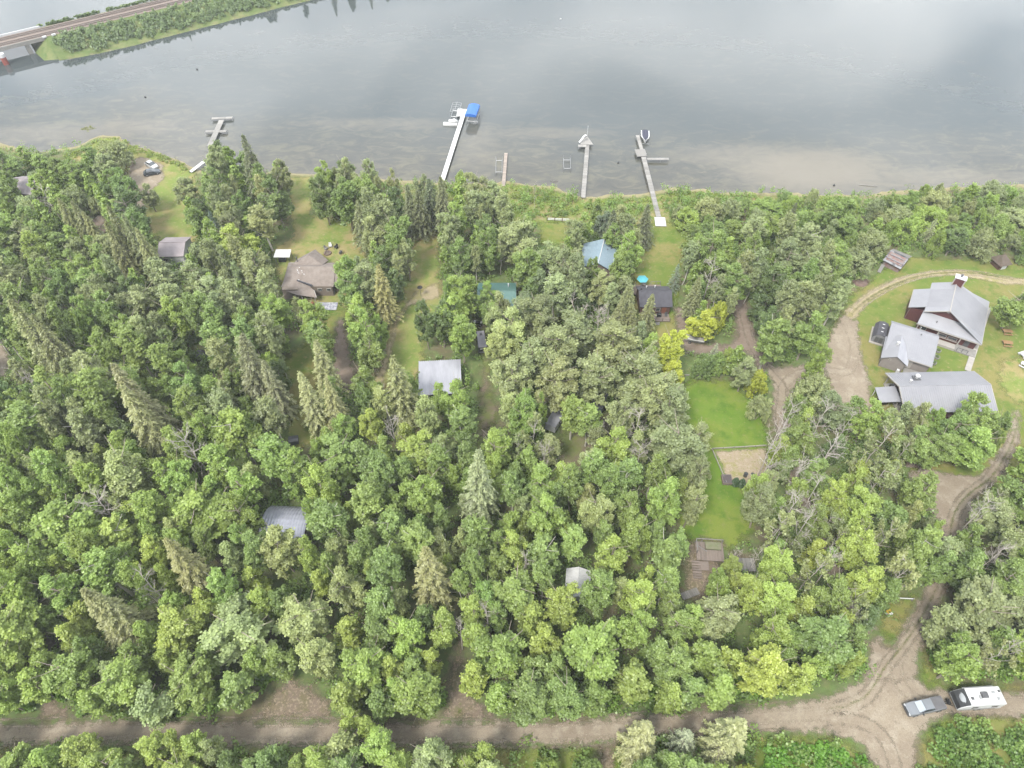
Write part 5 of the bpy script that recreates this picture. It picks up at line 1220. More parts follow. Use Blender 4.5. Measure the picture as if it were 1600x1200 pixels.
# odd things in the wood
t = thing('storage_box', 'black lidded storage box at the end of the narrow grass strip', 'box', (*at(459, 688, .5), 0), rad(12)); MB().box((0, 0, .45), (1.7, 1.4, .9)).build('body', M['steel_dark'], t); MB().box((0, .37, .95), (1.84, .74, .1)).build('lid', M['dark_shingle'], t); MB().box((0, -.38, .95), (1.84, .72, .1)).build('lid', M['steel_dark'], t)
t = thing('tarp_mound', 'grey tarpaulin thrown over a heap in the left wood', 'tarp', (*at(311, 552, .5), 0), rad(-15)); MB().dome((0, 0, 0), 1.3, 9, 4, .8).build('cover', M['grey_tarp'], t); MB().box((0, 0, .05), (2.2, 1.8, .1)).build('pallet', M['weathered'], t)
t = thing('utility_box', 'yellow and white utility box in the grass beside the track', 'utility box', (*at(1389, 958, .4), .02), rad(25)); MB().box((0, 0, .35), (.7, .8, .7)).build('cabinet', M['white_paint'], t); MB().slab([(-.4, -.1, .74), (.42, -.1, .74), (.42, .46, .74), (-.4, .46, .74)], .1).build('lid', M['yellow'], t)
t = thing('pole_gate', 'white swing pole gate open beside the track', 'gate', (*at(1424, 939), 0), rad(176)); MB().box((0, 0, .55), (.16, .16, 1.1)).build('post', M['weathered'], t); MB().tube((.1, 0, .85), (2.2, 0, .8), .09, n=8).build('pole', M['white_paint'], t)
t = thing('white_tank', 'small white propane tank among bare branches', 'tank', (*at(1307, 687, .6), 0), rad(30)); MB().tube((-.7, 0, .6), (.7, 0, .6), .38, n=12).dome((.7, 0, .6), .38, 10, 3, .6, True).dome((-.7, 0, .6), .38, 10, 3, .6, True).build('shell', M['white_paint'], t)
for x in (-.45, .45): MB().box((x, 0, .12), (.1, .5, .26)).build('foot', M['steel_dark'], t)
t = thing('blue_tarp', 'pale blue tarp over a trailer in the shade left of the long low hall', 'tarp', (*at(1331, 648, .7), 0), rad(10)); MB().side([(-1.3, 0), (1.3, 0), (1.2, 1.0), (.3, 1.35), (-1.1, 1.1)], -.8, .8, 'x').build('cover', surf('pale blue tarp', (.149, .182, .227), (.124, .157, .198), 2, .5), t); MB().box((0, 0, .05), (2.4, 2.2, .1)).build('pallet', M['weathered'], t)
t = MB().tube((-1.5, 0, .12), (1.5, .1, .12), .12, n=7).build('edging_log', M['weathered'], None, False, (*at(1081, 587), 0), rad(-3)); tag(t, 'pale edging log at the top of the bright lawn', 'log')
t = MB().tube((-1.1, 0, .12), (1.2, .3, .35), .13, .05, 7).tube((.2, .1, .2), (.8, -.5, .5), .06, .02, 5).build('fallen_limb', M['weathered'], None, False, (*at(1330, 832), 0), rad(40)); tag(t, 'pale fallen limb beside the rutted track', 'log')
# trees: kind, tint, x, y, height, crown radius, then how it is told apart: relation, landmark, rank
T_KINDS=['poplar', 'sapling', 'aspen', 'spruce', 'dead', 'sparse', 'shrub']
T_TINTS=['fresh', 'mid', 'grey', 'deep', 'lime', 'yel', 'pale', 'so', 'sy', 'sd', 'sb', 'sp', 'ss', 'sblue', 'dead', 'deadw']
T_RELS=['left of', 'right of', 'in front of', 'behind']
T_MARKS=['red-chimney hall', 'beige annex', 'long low hall', "dirt lot's firewood pile", 'grey pickup truck', 'white travel trailer', 'yellow box by the track', 'white pole gate', 'weathered leaning shed', 'small brown hut', 'brush pile by the lawn', 'dark-roofed cottage', 'blue-roofed house', 'green-roofed house', 'brown-shingled house', 'white-roofed garden shed', 'parked white car', 'pale-roofed cottage', 'ribbed metal garage', 'small drive camper', 'arched metal building', 'white wood shed', 'broken wooden deck', 'fenced sandy garden plot', 'bright mown lawn', "grass strip's black box", 'grey tarp', 'white-topped camper', 'dark camper', 'satellite dish pole', 'long white dock', 'H-shaped dock', "dock's shore deck", 'short plank dock', 'white shore fence', 'far-left brown house', 'left-edge dirt patch', 'boat trailer on the drive', "gravel road's west end", 'roadside dirt pull-in', 'narrow wood track', "gravel road's middle", "gravel road's bend", 'road junction', "hall's gravel lot", 'rutted track behind the lawn', 'track-bend dirt lot', 'brown dirt driveway', 'dirt path through the grass', 'narrow grass strip', "garage's dark drive", 'tall yellow-tinged spruce', 'left bare dead tree', 'squat golden spruce', 'leaning golden-topped spruce', 'slim golden spruce', 'tall pale central spruce', 'brownish grass-strip spruce', 'twin pale spruces', "wood track's bare snag", "metal shed's bare snag", 'tall left-edge olive spruce', 'roadside pale spruces', 'tall bright roadside poplar', "poplar stand's bare branches", 'yellow-green lawn tree', "road's left bend", 'far left shore', 'right shore thicket', 'far right shore thicket', 'right-edge bare branches', "junction's lime-green trees", "dark drive's bare twigs", 'clump of bare trees', "gravel lot's aspens"]
T_RANKS=['', 'leftmost', 'rightmost', 'middle', 'first from left', 'second from left', 'third from left', 'fourth from left', 'fifth from left', 'sixth from left', 'seventh from left', 'eighth from left', 'ninth from left', 'tenth from left', 'eleventh from left', 'twelfth from left', '13th from left', '14th from left', '15th from left', '16th from left', '17th from left', '18th from left', '19th from left', '20th from left', '21st from left', '22nd from left', '23rd from left', '24th from left', '25th from left']
T_KNAMES={'poplar': 'poplar', 'aspen': 'aspen', 'sapling': 'young poplar', 'spruce': 'spruce', 'dead': 'bare dead tree', 'sparse': 'half-bare poplar', 'shrub': 'willow shrub'}
T_TNAMES={'fresh': 'fresh green', 'mid': 'mid green', 'grey': 'grey-green', 'deep': 'dark green', 'lime': 'lime-green', 'yel': 'bright yellow-green', 'pale': 'pale green', 'so': 'olive-green', 'sy': 'yellow-tinged', 'sd': 'dark green', 'sb': 'brownish olive', 'sp': 'pale olive', 'ss': 'silvery green', 'sblue': 'blue-green', 'dead': 'grey', 'deadw': 'tan'}
TREES='''
0 1 -150.2 165.7 8.2 2.79 2 67 0
0 1 -112.9 165.2 8.1 2.89 0 16 0
0 1 -133.9 161.9 8.9 4.46 0 35 0
0 1 -119.3 159.7 8.2 2.54 1 35 1
0 2 -141.1 158.9 10.6 3.43 0 35 0
0 2 -105.3 158.4 10 3.77 2 16 0
0 2 -76.3 157.2 13.5 3.44 3 17 2
0 1 -112.3 155.4 9 3.75 1 35 2
0 1 -100.8 153.1 9.7 2.77 2 16 0
0 0 -47 152.2 12.6 2.43 3 15 0
0 2 -41.2 152.1 13.5 3.03 0 30 1
0 2 -35.8 152.1 12.6 2.68 0 30 2
0 2 -58 151.8 12.6 2.42 3 15 0
0 0 -117.5 151.3 10.3 2.46 1 35 0
0 1 -127 150.3 11.1 3.13 2 35 0
0 2 -29.7 149.9 11.7 2.05 2 30 1
0 1 -62.2 149.4 13.5 3.59 3 15 2
0 2 -82.2 149.1 9 3.63 3 17 3
0 2 -91.7 148.6 8 2.76 3 17 1
0 1 -96.2 148.2 13 3.62 3 17 0
0 3 -73.1 148.2 13 4.13 3 17 2
0 1 99.9 148 6.4 2.86 1 68 0
0 2 -21.9 147.6 11.2 2.89 2 30 2
0 2 -9.5 146.4 12 3.96 2 33 1
0 1 -35.2 144.6 14 3.44 2 30 0
0 2 -4.7 143.7 12 3.92 2 33 2
0 3 -45.9 143.2 14 3.5 3 15 2
0 1 -65.1 141.6 11.1 2.53 3 15 1
0 3 -76.7 141.1 9 3.13 3 17 1
0 3 -56.9 141.1 15 4.61 3 15 1
0 1 -40 141.1 15 3.46 1 15 0
0 3 -92.5 140.2 13 4.63 0 17 0
0 9 22.2 136 9 2.76 3 12 0
0 1 76.8 135 13.5 3.9 3 10 0
0 1 59.9 134.7 10 3.19 3 74 2
0 1 -88.9 133.9 11.1 2.79 0 17 2
0 0 -12.8 133.9 13 3.01 3 13 0
0 2 -133.4 133.7 10.9 4.55 2 35 1
0 0 -123.2 133.4 10.7 4.45 2 35 0
0 2 -115.6 132.2 9.1 2.86 2 35 2
0 2 -65.5 132 11.2 2.91 0 15 0
0 3 -5.6 131.6 11.6 3.37 3 13 0
0 3 104.7 131.2 8.1 3.18 1 8 0
0 2 -29.4 130.6 17 4.4 3 29 1
0 1 23.9 130.3 10 2.69 1 12 0
0 2 14.9 129.6 11 2.97 0 12 0
0 2 -14.8 129.1 13 3.12 0 13 0
0 0 -69.5 128.8 12 2.96 1 17 0
0 2 -31.4 127.2 14 3.36 1 14 0
0 2 1.2 126.3 12.6 4.71 3 13 0
0 2 -123.9 126.2 10.9 2.84 3 36 1
0 0 -109.2 125.7 11.1 3.63 3 36 2
0 4 -62.6 125.7 13 4.37 0 15 0
0 1 -26 125.2 15 4.33 3 29 0
0 1 -5.2 123.4 13.9 2.8 3 13 0
0 0 26.7 123.4 13 2.88 3 11 0
0 1 45 122.5 13.8 4.13 1 11 0
0 1 53.9 122.4 13.5 2.63 3 74 1
0 1 -99.8 122.3 8.8 3.23 0 17 1
0 2 8 122.3 11.3 2.74 1 13 1
0 1 -117.5 122.2 9.2 3.4 3 36 1
0 2 -23.7 121.9 12 2.59 3 29 2
0 1 -11.5 121.9 12 3.59 0 13 0
0 2 -106.2 120.9 8.8 2.87 3 36 2
0 1 72.7 120.7 11.8 3.65 0 10 0
0 3 -28.7 120.5 11 3.58 0 29 0
0 2 61.4 120.3 12.1 3.73 3 74 0
0 0 -125.1 119.5 9 2.83 3 36 1
0 0 -94 118 10.7 3.93 2 17 0
0 1 3.8 117.1 13.3 3.82 1 13 0
0 2 -56.2 116.8 13.5 4.7 0 14 0
0 1 23.9 116.8 13 3.09 0 11 2
0 1 17.8 116.7 10.8 2.14 0 11 1
0 2 11.2 116.1 14 3.49 1 13 3
0 1 -102.7 114.7 12.5 2.92 3 36 2
0 0 -35.5 114.7 13 3.06 1 14 0
0 2 -68.3 114.5 12.2 3.36 3 26 1
0 3 -11.7 114.5 11.5 2.81 1 29 0
0 1 69 113.6 13.2 2.48 1 74 0
0 2 13.7 113.3 15 3.43 1 13 2
0 3 -122.2 113 10 2.95 3 36 1
0 2 19.5 112.7 10 3.2 0 11 0
0 2 -31 112.6 13 3.45 0 29 0
0 1 47 112.2 13.1 3.35 3 47 0
0 3 56.1 111.9 12.9 3.42 0 74 0
0 1 -89.8 111.7 12.2 3.41 3 61 2
0 0 -5.3 111.7 9 2.13 2 13 0
0 1 -97.1 111.5 11.9 3.12 3 61 3
0 3 -82.5 111.3 10.5 2.82 0 26 0
0 0 -13.7 110.3 12 1.64 1 29 0
0 1 -34.3 109.6 13 3.13 3 48 0
0 0 -4.9 109.4 7.2 1.36 3 19 2
0 2 -63.3 108.9 12.2 3.56 3 26 2
0 1 -6.2 108.3 8 1.86 3 19 1
0 0 -10.5 108.2 13 3.38 3 19 1
0 3 119.1 107.8 9 4.34 2 9 0
0 2 -2.7 107 10 2.69 3 19 0
0 1 107.1 106.7 10 4.51 1 0 0
0 3 -114.3 106.2 11.8 3.04 3 36 2
0 2 -77.2 106 12.5 3.9 0 26 0
0 1 -4.3 106 8 2.31 3 19 2
0 3 -93.3 105.8 10.4 2.52 3 61 0
0 2 2.9 104.5 11 3.35 1 19 1
0 0 -48.9 104.2 12 3.49 0 48 1
0 1 -101 104.1 14.7 4.61 3 61 1
0 0 -31.2 103.7 12.3 2.99 3 48 0
0 5 40 102.3 9 3.07 1 37 0
0 0 -11.8 102.2 14 3.28 0 19 0
0 0 -87 101.8 13.8 2.75 1 61 0
0 0 -69 101.1 13.6 2.97 0 26 2
0 3 -14.4 100.9 13 2.88 0 19 0
0 3 52.7 100.8 11.6 2.66 2 47 0
0 0 -41 100.7 12.9 2.88 0 48 2
0 3 -17.6 100.3 14 2.57 3 18 0
0 2 5.2 100.3 14 4.55 1 19 2
0 6 0 99.5 13 4.29 1 19 0
0 0 -77.3 98.5 11.9 3.44 0 26 3
0 1 -53.1 98.1 14.2 2.77 1 26 0
0 1 59.8 97.3 13 3.22 0 44 0
0 0 -29.4 97 15 3.87 1 48 0
0 2 13.4 96.7 14 4.48 3 28 1
0 0 -10 96.4 13 2.69 1 18 0
0 3 -68 94.2 11.5 3.3 2 26 0
0 6 -2.5 93.8 13 2.69 3 50 0
0 5 31.1 93.5 12 3.43 0 65 0
0 2 20.1 93.2 14 5.03 3 28 2
0 1 -28 92.9 13 3.15 1 48 0
0 0 -79.7 91.2 12.9 2.74 0 26 1
0 2 8.7 90.9 15 4.34 3 27 2
0 3 -110.2 89.8 13.4 3.41 2 36 0
0 2 3.7 89.8 14 4.33 3 27 1
0 0 58.6 89 14 1.93 1 45 0
0 2 45.6 88.7 10 2.47 3 24 0
0 5 31.3 88.4 9 2.82 2 65 0
0 2 0 84.9 14 4.23 1 50 0
0 1 -72.9 84.8 12 3.04 3 51 1
0 1 -61.7 84.8 12.4 3.48 3 51 2
0 1 -27.9 84.8 11.1 2.96 1 58 0
0 2 15.6 84.4 15 3.78 2 28 0
0 2 24 84.4 15 4.8 1 28 1
0 2 8.3 82.8 15 4.29 3 27 3
0 1 -102.9 81.1 12.5 3.89 2 61 0
0 1 -84.3 80.7 15.5 4.19 0 51 0
0 0 -10.2 80.2 13 3.2 0 50 0
0 2 25.8 79.8 15 4.11 1 28 2
0 2 60 79.7 9 3 2 45 0
0 0 -91.4 79.3 11.6 2.58 2 61 2
0 0 -96.3 79 12.1 2.98 2 61 1
0 0 5.8 77.8 13 1.4 2 27 0
0 2 29.1 77.3 14 4.28 3 64 2
0 2 71.2 77.2 11 2.17 3 3 1
0 0 2.3 76.3 13 3.49 3 72 0
0 2 20.3 76.2 13.2 3.06 3 64 1
0 6 -15.3 76.1 14 2.89 0 50 0
0 4 65.3 76 10.9 2.85 0 3 0
0 2 73.6 76 12 2.56 3 3 2
0 0 76.9 75.8 10.8 1.93 3 3 0
0 4 -25.9 75.7 10.2 2.47 1 58 0
0 0 -31.1 75.5 9 2.58 2 58 0
0 1 83.9 75 12 3.24 1 3 5
0 1 87.7 74.6 11 2.03 1 3 2
0 1 79.8 74 11 3.24 1 3 1
0 3 -93 72.9 11.9 4.21 2 61 0
0 0 -53.7 71.9 14.5 2.76 1 51 0
0 1 87 71.8 9 1.2 1 3 6
0 1 51.3 71.7 11 3.16 3 73 0
0 0 99.2 71.6 11.8 3.06 2 2 0
0 0 18.2 71 12 3.41 0 64 0
0 2 32.4 71 12 2.84 1 64 3
0 1 71.5 71 12 3.18 0 3 0
0 0 82 70.9 11 3.99 1 3 0
0 1 74.8 69.5 11 3.36 2 3 0
0 4 -17.4 69.1 11 3.76 0 56 0
0 0 -2.6 68.5 15 3.31 3 56 0
0 2 28.8 68.4 15 4.42 1 64 1
0 1 -29.8 67.1 11.2 4.63 1 20 0
0 0 92.3 67.1 11.8 4.76 1 46 0
0 0 -79.9 65.3 12 2.92 0 52 0
0 6 -73 65.3 12.7 3.14 3 52 1
0 1 52.1 65.1 10.8 2.57 2 73 0
0 2 31.6 64 13 2.45 1 64 2
0 6 -64.5 63.2 15 4.84 3 52 2
0 0 -55.7 63.1 12.8 3.22 1 52 0
0 0 4.9 62.9 11.6 3.7 2 72 0
0 2 43.3 62.4 10.8 2.05 2 23 0
0 4 57.2 61.8 12 2.38 2 73 2
0 0 41.7 61.6 11 2.17 2 23 0
0 4 -94.6 61.2 13.4 2.67 0 52 0
0 0 -45 61.1 13.6 3.09 0 20 0
0 1 68.3 60.5 13 2.98 0 46 0
0 1 86 60.5 9.7 3.7 1 46 0
0 0 -31.3 60.4 15 3.04 1 20 0
0 0 -14.7 60.2 12.7 3.91 0 56 0
0 4 53 59 13 2.12 2 73 1
0 0 25.1 58.2 15 3.14 3 22 0
0 2 29.8 58.2 15 2.41 3 22 0
0 2 41.3 58.1 12 2.65 1 22 0
0 2 93 57.8 10 3.01 1 70 2
0 1 19.1 57.2 13.3 2.76 3 21 0
0 2 79.3 57.1 9.9 3.36 2 46 0
0 0 -50.7 56.5 12.1 5.31 3 54 0
0 6 13.8 56.5 13.2 3.1 3 21 0
0 6 -87.8 56.2 14.6 4.4 0 52 0
0 4 56.1 56.2 14 2.91 3 7 0
0 0 -43.9 55.9 14.6 2.81 2 20 1
0 1 49 55.2 11.7 2.73 3 71 0
0 0 5.6 55 14.9 3.02 3 21 0
0 2 88 54.5 11.8 3.1 1 70 1
0 0 -71.7 53.9 14 5.63 2 52 2
0 0 66.8 52.5 12.6 2.16 3 7 0
0 0 19.2 51.7 14 2.63 1 21 0
0 4 0.5 50.4 12.7 2.49 3 60 0
0 1 -40.1 50.3 12 2.83 2 20 0
0 1 -23.8 50.2 13 2.83 0 55 0
0 4 -56.6 50.1 11.4 2.57 3 54 0
0 6 -36.2 50 13 3.82 2 20 0
0 4 53.9 49.5 14 2.99 3 71 0
0 0 -77.8 49.4 13.6 2.84 2 52 1
0 0 -31.8 49.2 12 2.01 2 20 2
0 0 84.3 49.2 10.1 4.35 1 70 0
0 4 15.4 48.9 14 2.79 1 21 0
0 4 35 48.7 7 1.75 2 22 1
0 4 41.1 47.6 13 2.97 0 71 1
0 0 32.2 46.4 8 1.37 2 22 1
0 1 -82.5 46.1 13.8 3.4 2 52 0
0 0 32.7 46.1 7 1.63 2 22 2
0 4 35 46 7.2 1.75 2 22 3
0 1 76.5 45.8 10.9 3.08 2 70 0
0 4 54 44.5 13 2.43 1 71 0
0 6 -25.1 43.8 12.2 3.41 0 55 0
0 1 0.1 43.5 11.4 3.94 2 60 0
0 0 -68.2 43.3 12.2 3.24 3 53 0
0 1 13.2 43 13.3 2.77 2 21 0
0 4 36.5 43 11 2.72 2 22 2
0 1 48.2 42.6 12.7 2.88 0 71 0
0 4 19.2 42.5 13 3.36 3 63 0
0 4 40.1 41.5 13 2.86 0 71 2
0 4 7.2 41.4 12 3.04 2 60 0
0 4 -6 40.9 10.1 2.55 3 59 0
0 2 70.2 40.9 11.5 4.62 1 7 0
0 2 81.3 40.7 10.6 2.99 2 70 0
0 2 30.6 40 11 3.34 2 22 0
0 6 -31.1 39.5 10.1 3.97 3 39 1
0 4 -10.2 38.3 10.5 2.48 0 59 0
0 4 -49 38.2 10.9 3.89 2 54 0
0 1 24.5 38.1 12.4 2.72 1 63 2
0 0 18 37.2 12.8 2.93 1 63 0
0 6 -39.8 37 11.3 5.01 0 39 0
0 0 37.8 37 12.5 3.04 3 42 0
0 0 -15.2 36.4 13 2.95 0 59 0
0 1 45.1 36.2 12.7 4.1 2 71 0
0 4 -72.2 36 13 4.46 0 53 0
0 0 11.4 34.5 12.3 4.6 0 63 0
0 0 -80.6 34 11.7 3.63 0 53 0
0 0 -1 34 13 3.57 1 59 0
0 6 -27.8 33.5 12 3.05 3 39 2
0 0 76.3 33.5 11.4 4.26 1 5 0
0 0 63.9 33 11.9 3.06 3 5 0
0 1 22.8 32.6 11 2.73 1 63 1
0 0 -20.4 32.4 11.7 3.48 1 39 0
0 4 35.7 31.7 12.3 3.72 3 42 0
0 0 -62.1 31.6 11.4 3.79 3 38 0
0 0 -54.3 30.3 11.3 3.29 0 66 0
0 1 -44.3 29.9 12.8 3.49 1 66 0
0 4 -71.1 28.4 11.2 2.6 0 38 2
0 1 -76.7 28.3 10.6 2.8 0 38 0
0 0 -13.1 28.3 12.4 3.45 0 40 2
0 1 2.4 28 10.5 3.24 0 41 0
0 1 7.5 27.9 13 2.78 3 41 0
0 4 -22.1 25.8 10 1.73 1 39 0
0 0 -17.9 22.2 10 2.23 0 40 1
0 4 -57.8 22 10 2.45 1 38 0
0 4 -48 22 9 2.08 2 66 3
0 6 -39.8 21.9 10 1.92 2 39 1
0 6 -10.5 21.2 10 2.82 2 40 2
0 0 -25.3 20.5 10 2.28 2 39 2
0 4 -72.8 20.4 11.3 3.85 0 38 1
0 0 -65.5 20.3 8 2.47 2 38 2
0 4 -53.6 20 9 2.7 2 66 1
0 0 -28.7 19.8 8 1.95 2 39 1
0 4 -43.2 19.6 8 2.71 2 66 2
0 1 -21.5 19.5 9 2.44 2 39 2
0 0 -15.2 19.5 9 2.52 2 40 1
0 1 -34.4 19.1 8 2.36 2 39 1
0 4 -5.9 19.1 8 2.53 2 40 0
0 0 17.5 16.4 12.3 2.8 2 62 1
0 4 -60.4 15.8 11.7 3.02 2 38 2
0 0 28.6 14.6 12.2 2.83 2 62 2
0 0 23.3 14.2 12.2 3.4 2 62 3
0 4 -67.2 14.1 10.4 3.79 2 38 1
0 0 -11.4 13.3 12.9 4.48 2 40 2
0 6 -33.2 13.2 11.6 3.42 2 39 2
0 0 43.6 13.2 13.6 3.21 2 42 0
0 1 -43.2 12.3 10.4 4.81 2 66 0
0 0 -25.9 12.3 11.5 3.57 2 39 3
0 0 -53.6 12 13.7 4.56 2 66 0
0 4 10.7 11.4 10.5 3.88 2 62 1
0 1 -1.8 11.2 10.6 3.63 2 40 0
0 6 -18.7 11.1 12.8 3.08 2 40 1
0 4 38.2 11 12.5 3.06 2 42 1
0 0 -62.5 10.9 13.1 2.8 2 38 1
0 4 48.1 10.9 11.5 2.68 2 42 2
0 2 55.9 10.7 9.4 3.14 2 4 0
0 4 32 10.6 11.1 3.27 2 62 2
0 1 18.1 10.5 11.5 2.71 2 62 0
1 3 -78 166.2 9.2 2.68 2 31 0
1 1 -124.2 161.8 8.2 2.59 1 35 0
1 1 -69.7 160.6 9.5 2.36 2 31 0
1 3 -42.5 156.7 9.5 2.54 0 30 0
1 0 -121.4 152.1 8 2.25 2 35 3
1 2 -17.8 148.7 9.3 2.14 2 30 0
1 1 -102.6 148.6 8.2 2.14 2 16 0
1 3 -28.9 145.1 9.5 2.31 2 30 0
1 0 -125.8 143.8 8.2 2.29 2 35 1
1 0 -109.7 142 9.4 2.38 2 35 2
1 1 20.8 140.3 9.4 2.11 3 12 0
1 2 25.8 137.8 9.5 2.14 3 12 0
1 1 -116.3 137.1 9.5 2.31 2 35 2
1 1 70.8 137.1 8.4 2.16 2 68 0
1 1 -75.8 136.5 9.5 2.18 1 17 0
1 1 67.5 135.1 9.5 2.2 3 10 0
1 2 27.1 134.5 9.5 2.23 1 12 0
1 1 3.5 134.3 8.8 2.21 2 34 0
1 1 -110.9 131.1 9.5 2.7 0 17 1
1 1 41.7 130.5 9.5 2.12 2 32 0
1 1 -106.7 130.2 7.2 2.49 0 17 3
1 1 -119.4 130.1 7 2.25 2 35 1
1 1 -89.8 128.5 8.6 2.2 0 17 2
1 1 -6.7 127.4 9.5 2.17 3 13 0
1 1 -93.4 123.8 9.5 2.3 2 17 0
1 3 -58.4 123 8.3 2.19 2 15 0
1 2 -71.2 122.8 9.5 2.27 2 17 0
1 1 64 122.6 8.9 1.95 3 74 0
1 2 14.6 121.4 9.5 2.48 2 12 0
1 1 48.9 121.2 8.7 1.91 0 74 1
1 1 -111.9 120.8 9.5 1.92 3 36 0
1 1 25.1 119.8 9.5 2.09 0 11 0
1 2 -32.4 117.5 9.5 2.18 0 29 0
1 1 59.9 114.9 9.5 2.09 0 74 2
1 3 -25.8 114.7 9.5 2.13 0 29 0
1 2 -62.5 114.1 9.5 2.32 3 26 2
1 3 -113.5 112.8 9.5 2.14 3 36 1
1 1 40.6 112.8 8.4 1.98 1 11 0
1 2 24.2 112.6 9.5 2.31 0 11 0
1 2 -52.4 112.5 9.5 1.85 2 14 0
1 3 3.8 112.4 8.6 2.24 2 13 0
1 1 70.8 111.1 9.5 1.9 1 74 0
1 2 -86.3 110.8 8.8 2.05 3 61 0
1 3 -79.2 110.7 8.8 1.89 3 26 0
1 3 112.8 110.3 7.5 2.14 1 0 0
1 1 -58.1 110.2 9.5 2.19 3 26 0
1 2 -68.1 109.2 9.4 2.16 3 26 1
1 3 15.1 108.5 7.5 1.87 0 11 0
1 3 53.2 108.5 7.9 2.22 1 47 0
1 3 -110.5 108.4 9.5 2.08 3 36 2
1 1 -52.2 106.9 9.5 2.03 1 26 0
1 1 64 103.2 9.5 1.83 3 44 0
1 6 -3.6 102.8 9.5 2.08 1 19 0
1 3 -73 100.6 9.5 1.89 0 26 0
1 0 -27.3 100 9.5 2.01 1 48 0
1 3 -101.8 99.9 9.1 1.95 0 61 0
1 3 -98.7 99.2 9.5 1.95 3 61 0
1 2 25.9 98.7 9.5 1.9 3 65 0
1 1 -39.8 97.9 9.4 2.2 0 48 0
1 1 -82.8 96.9 9.5 2.24 1 61 0
1 0 27.9 95.5 9.5 2.02 0 65 0
1 6 0.7 93 9.5 1.71 3 50 0
1 1 -94.6 91 9.5 1.78 2 61 1
1 0 -64.5 90.8 9.5 1.88 2 26 2
1 0 -47.3 90.3 9.2 2.14 0 49 0
1 0 -72.6 88.4 9.5 1.83 2 26 1
1 3 -45.6 88 9.5 2.01 0 49 0
1 3 -75.8 87.7 9.5 2.05 2 26 0
1 6 -21.1 86.5 9.1 2 2 18 0
1 1 -53.5 85.6 9.5 1.92 0 57 0
1 1 -88.9 85.3 9.5 2.3 2 61 2
1 0 -98.8 85.1 9.5 2.04 2 61 0
1 2 30.4 84.9 9.5 2.03 2 65 0
1 0 -65.2 84.6 9.5 1.81 3 51 0
1 0 -56.4 83.7 9.5 2.63 0 57 0
1 1 -67.5 83.6 9.5 2.1 3 51 1
1 3 -95.2 82.9 9.5 2.51 2 61 0
1 0 -13.5 82.6 9.5 1.92 0 50 0
1 0 2.5 81.2 9.5 1.73 0 27 0
1 2 30.7 80.8 9.5 1.93 0 24 0
1 1 -62.2 80.7 9.5 2.01 3 51 2
1 0 86.5 80.1 9.5 2.17 2 2 0
1 6 -0.2 79.8 9.5 2.3 2 50 0
1 1 -48.9 78.8 9.5 1.87 2 57 0
1 1 63.4 78.8 9.5 1.89 1 45 0
1 1 83.2 77.9 9.4 1.69 3 3 0
1 4 53.7 76.1 9.5 2.19 3 73 0
1 0 -88.3 75.2 9.5 2.15 0 51 1
1 3 -70.8 74.4 9.5 2.08 0 51 0
1 4 -19.3 73.5 9 2 0 50 0
1 0 -33.2 72.9 8.9 1.98 2 58 0
1 2 15.2 72.3 9.5 2.06 0 64 0
1 2 26.9 72.2 9.5 2.51 3 64 0
1 0 -1.4 72 9.5 1.59 0 72 1
1 6 22.4 71.3 9.5 2.17 3 64 0
1 1 -82.4 71.2 9.5 1.75 0 51 0
1 4 -58.8 71.1 9.3 1.96 1 51 0
1 3 57.4 70.5 9.5 2.04 1 73 0
1 1 -22.8 70.3 9.5 2.09 1 58 0
1 6 -12.5 70.3 9.5 2.23 3 56 0
1 2 6.9 70.3 9.5 2.38 3 72 0
1 4 47.8 70.2 9.4 1.66 1 23 0
1 0 -78.7 70.1 9.5 2.61 0 51 2
1 0 -43.1 70 9.5 2.5 2 25 1
1 0 -34.6 69.7 9.5 1.87 2 25 2
1 4 -60 69 9.5 1.53 2 51 2
1 4 -71.8 68.9 9.4 1.62 2 51 1
1 1 48.7 68.1 9.5 1.89 0 73 0
1 0 2.6 67.5 9.5 2.25 0 72 2
1 6 -14.3 67.3 9.5 2.05 0 56 0
1 4 -22.4 67.2 9.5 1.6 0 56 0
1 2 13.9 67 9.5 2.54 1 72 0
1 4 18 66.1 8 1.5 0 64 0
1 6 -83 66 9.5 2.09 0 52 0
1 4 66 66 8.3 1.89 0 3 0
1 0 -60.8 65.7 9.5 2.38 2 51 0
1 4 8.6 65.6 8.3 1.95 2 72 0
1 0 -86.5 65.5 9.5 1.89 0 52 6
1 1 -33.4 65.5 9.5 1.68 3 20 0
1 0 -21.3 65.4 9.5 1.6 0 56 1
1 4 26.1 65.4 9.5 1.57 2 64 1
1 4 60 64.7 8.3 2.05 1 73 0
1 6 -44.5 64.5 9.5 2.29 3 20 0
1 0 -9.8 64.5 9.5 1.82 0 56 2
1 1 0.6 64.5 9.5 2.36 2 72 1
1 1 -7.5 64.1 9.5 2.02 3 56 0
1 0 -89.7 63.8 9.5 2.62 0 52 1
1 0 -37.6 63.4 9.5 1.69 3 20 0
1 4 -2.1 62.4 8.4 1.85 1 56 0
1 0 -50.8 62.1 9.5 2.17 0 20 0
1 3 59.9 61.9 7.1 1.66 2 73 0
1 4 28.8 61.7 9.5 1.49 2 64 2
1 4 48.3 61.7 9.3 1.74 2 73 0
1 1 53.1 61.3 8.2 1.57 2 73 1
1 1 90.7 61.3 8.6 1.96 1 46 0
1 1 7.9 60.8 9.5 2.15 2 72 2
1 6 12.8 60.7 9.5 1.72 2 72 0
1 6 -68.6 59.9 9.5 1.64 3 52 2
1 1 18.5 59.9 8.8 1.82 2 64 0
1 1 -23.8 59.8 9.1 1.83 1 20 0
1 4 -77.2 59.7 9.5 1.75 0 52 2
1 1 -19.6 59.4 9.5 1.8 0 56 0
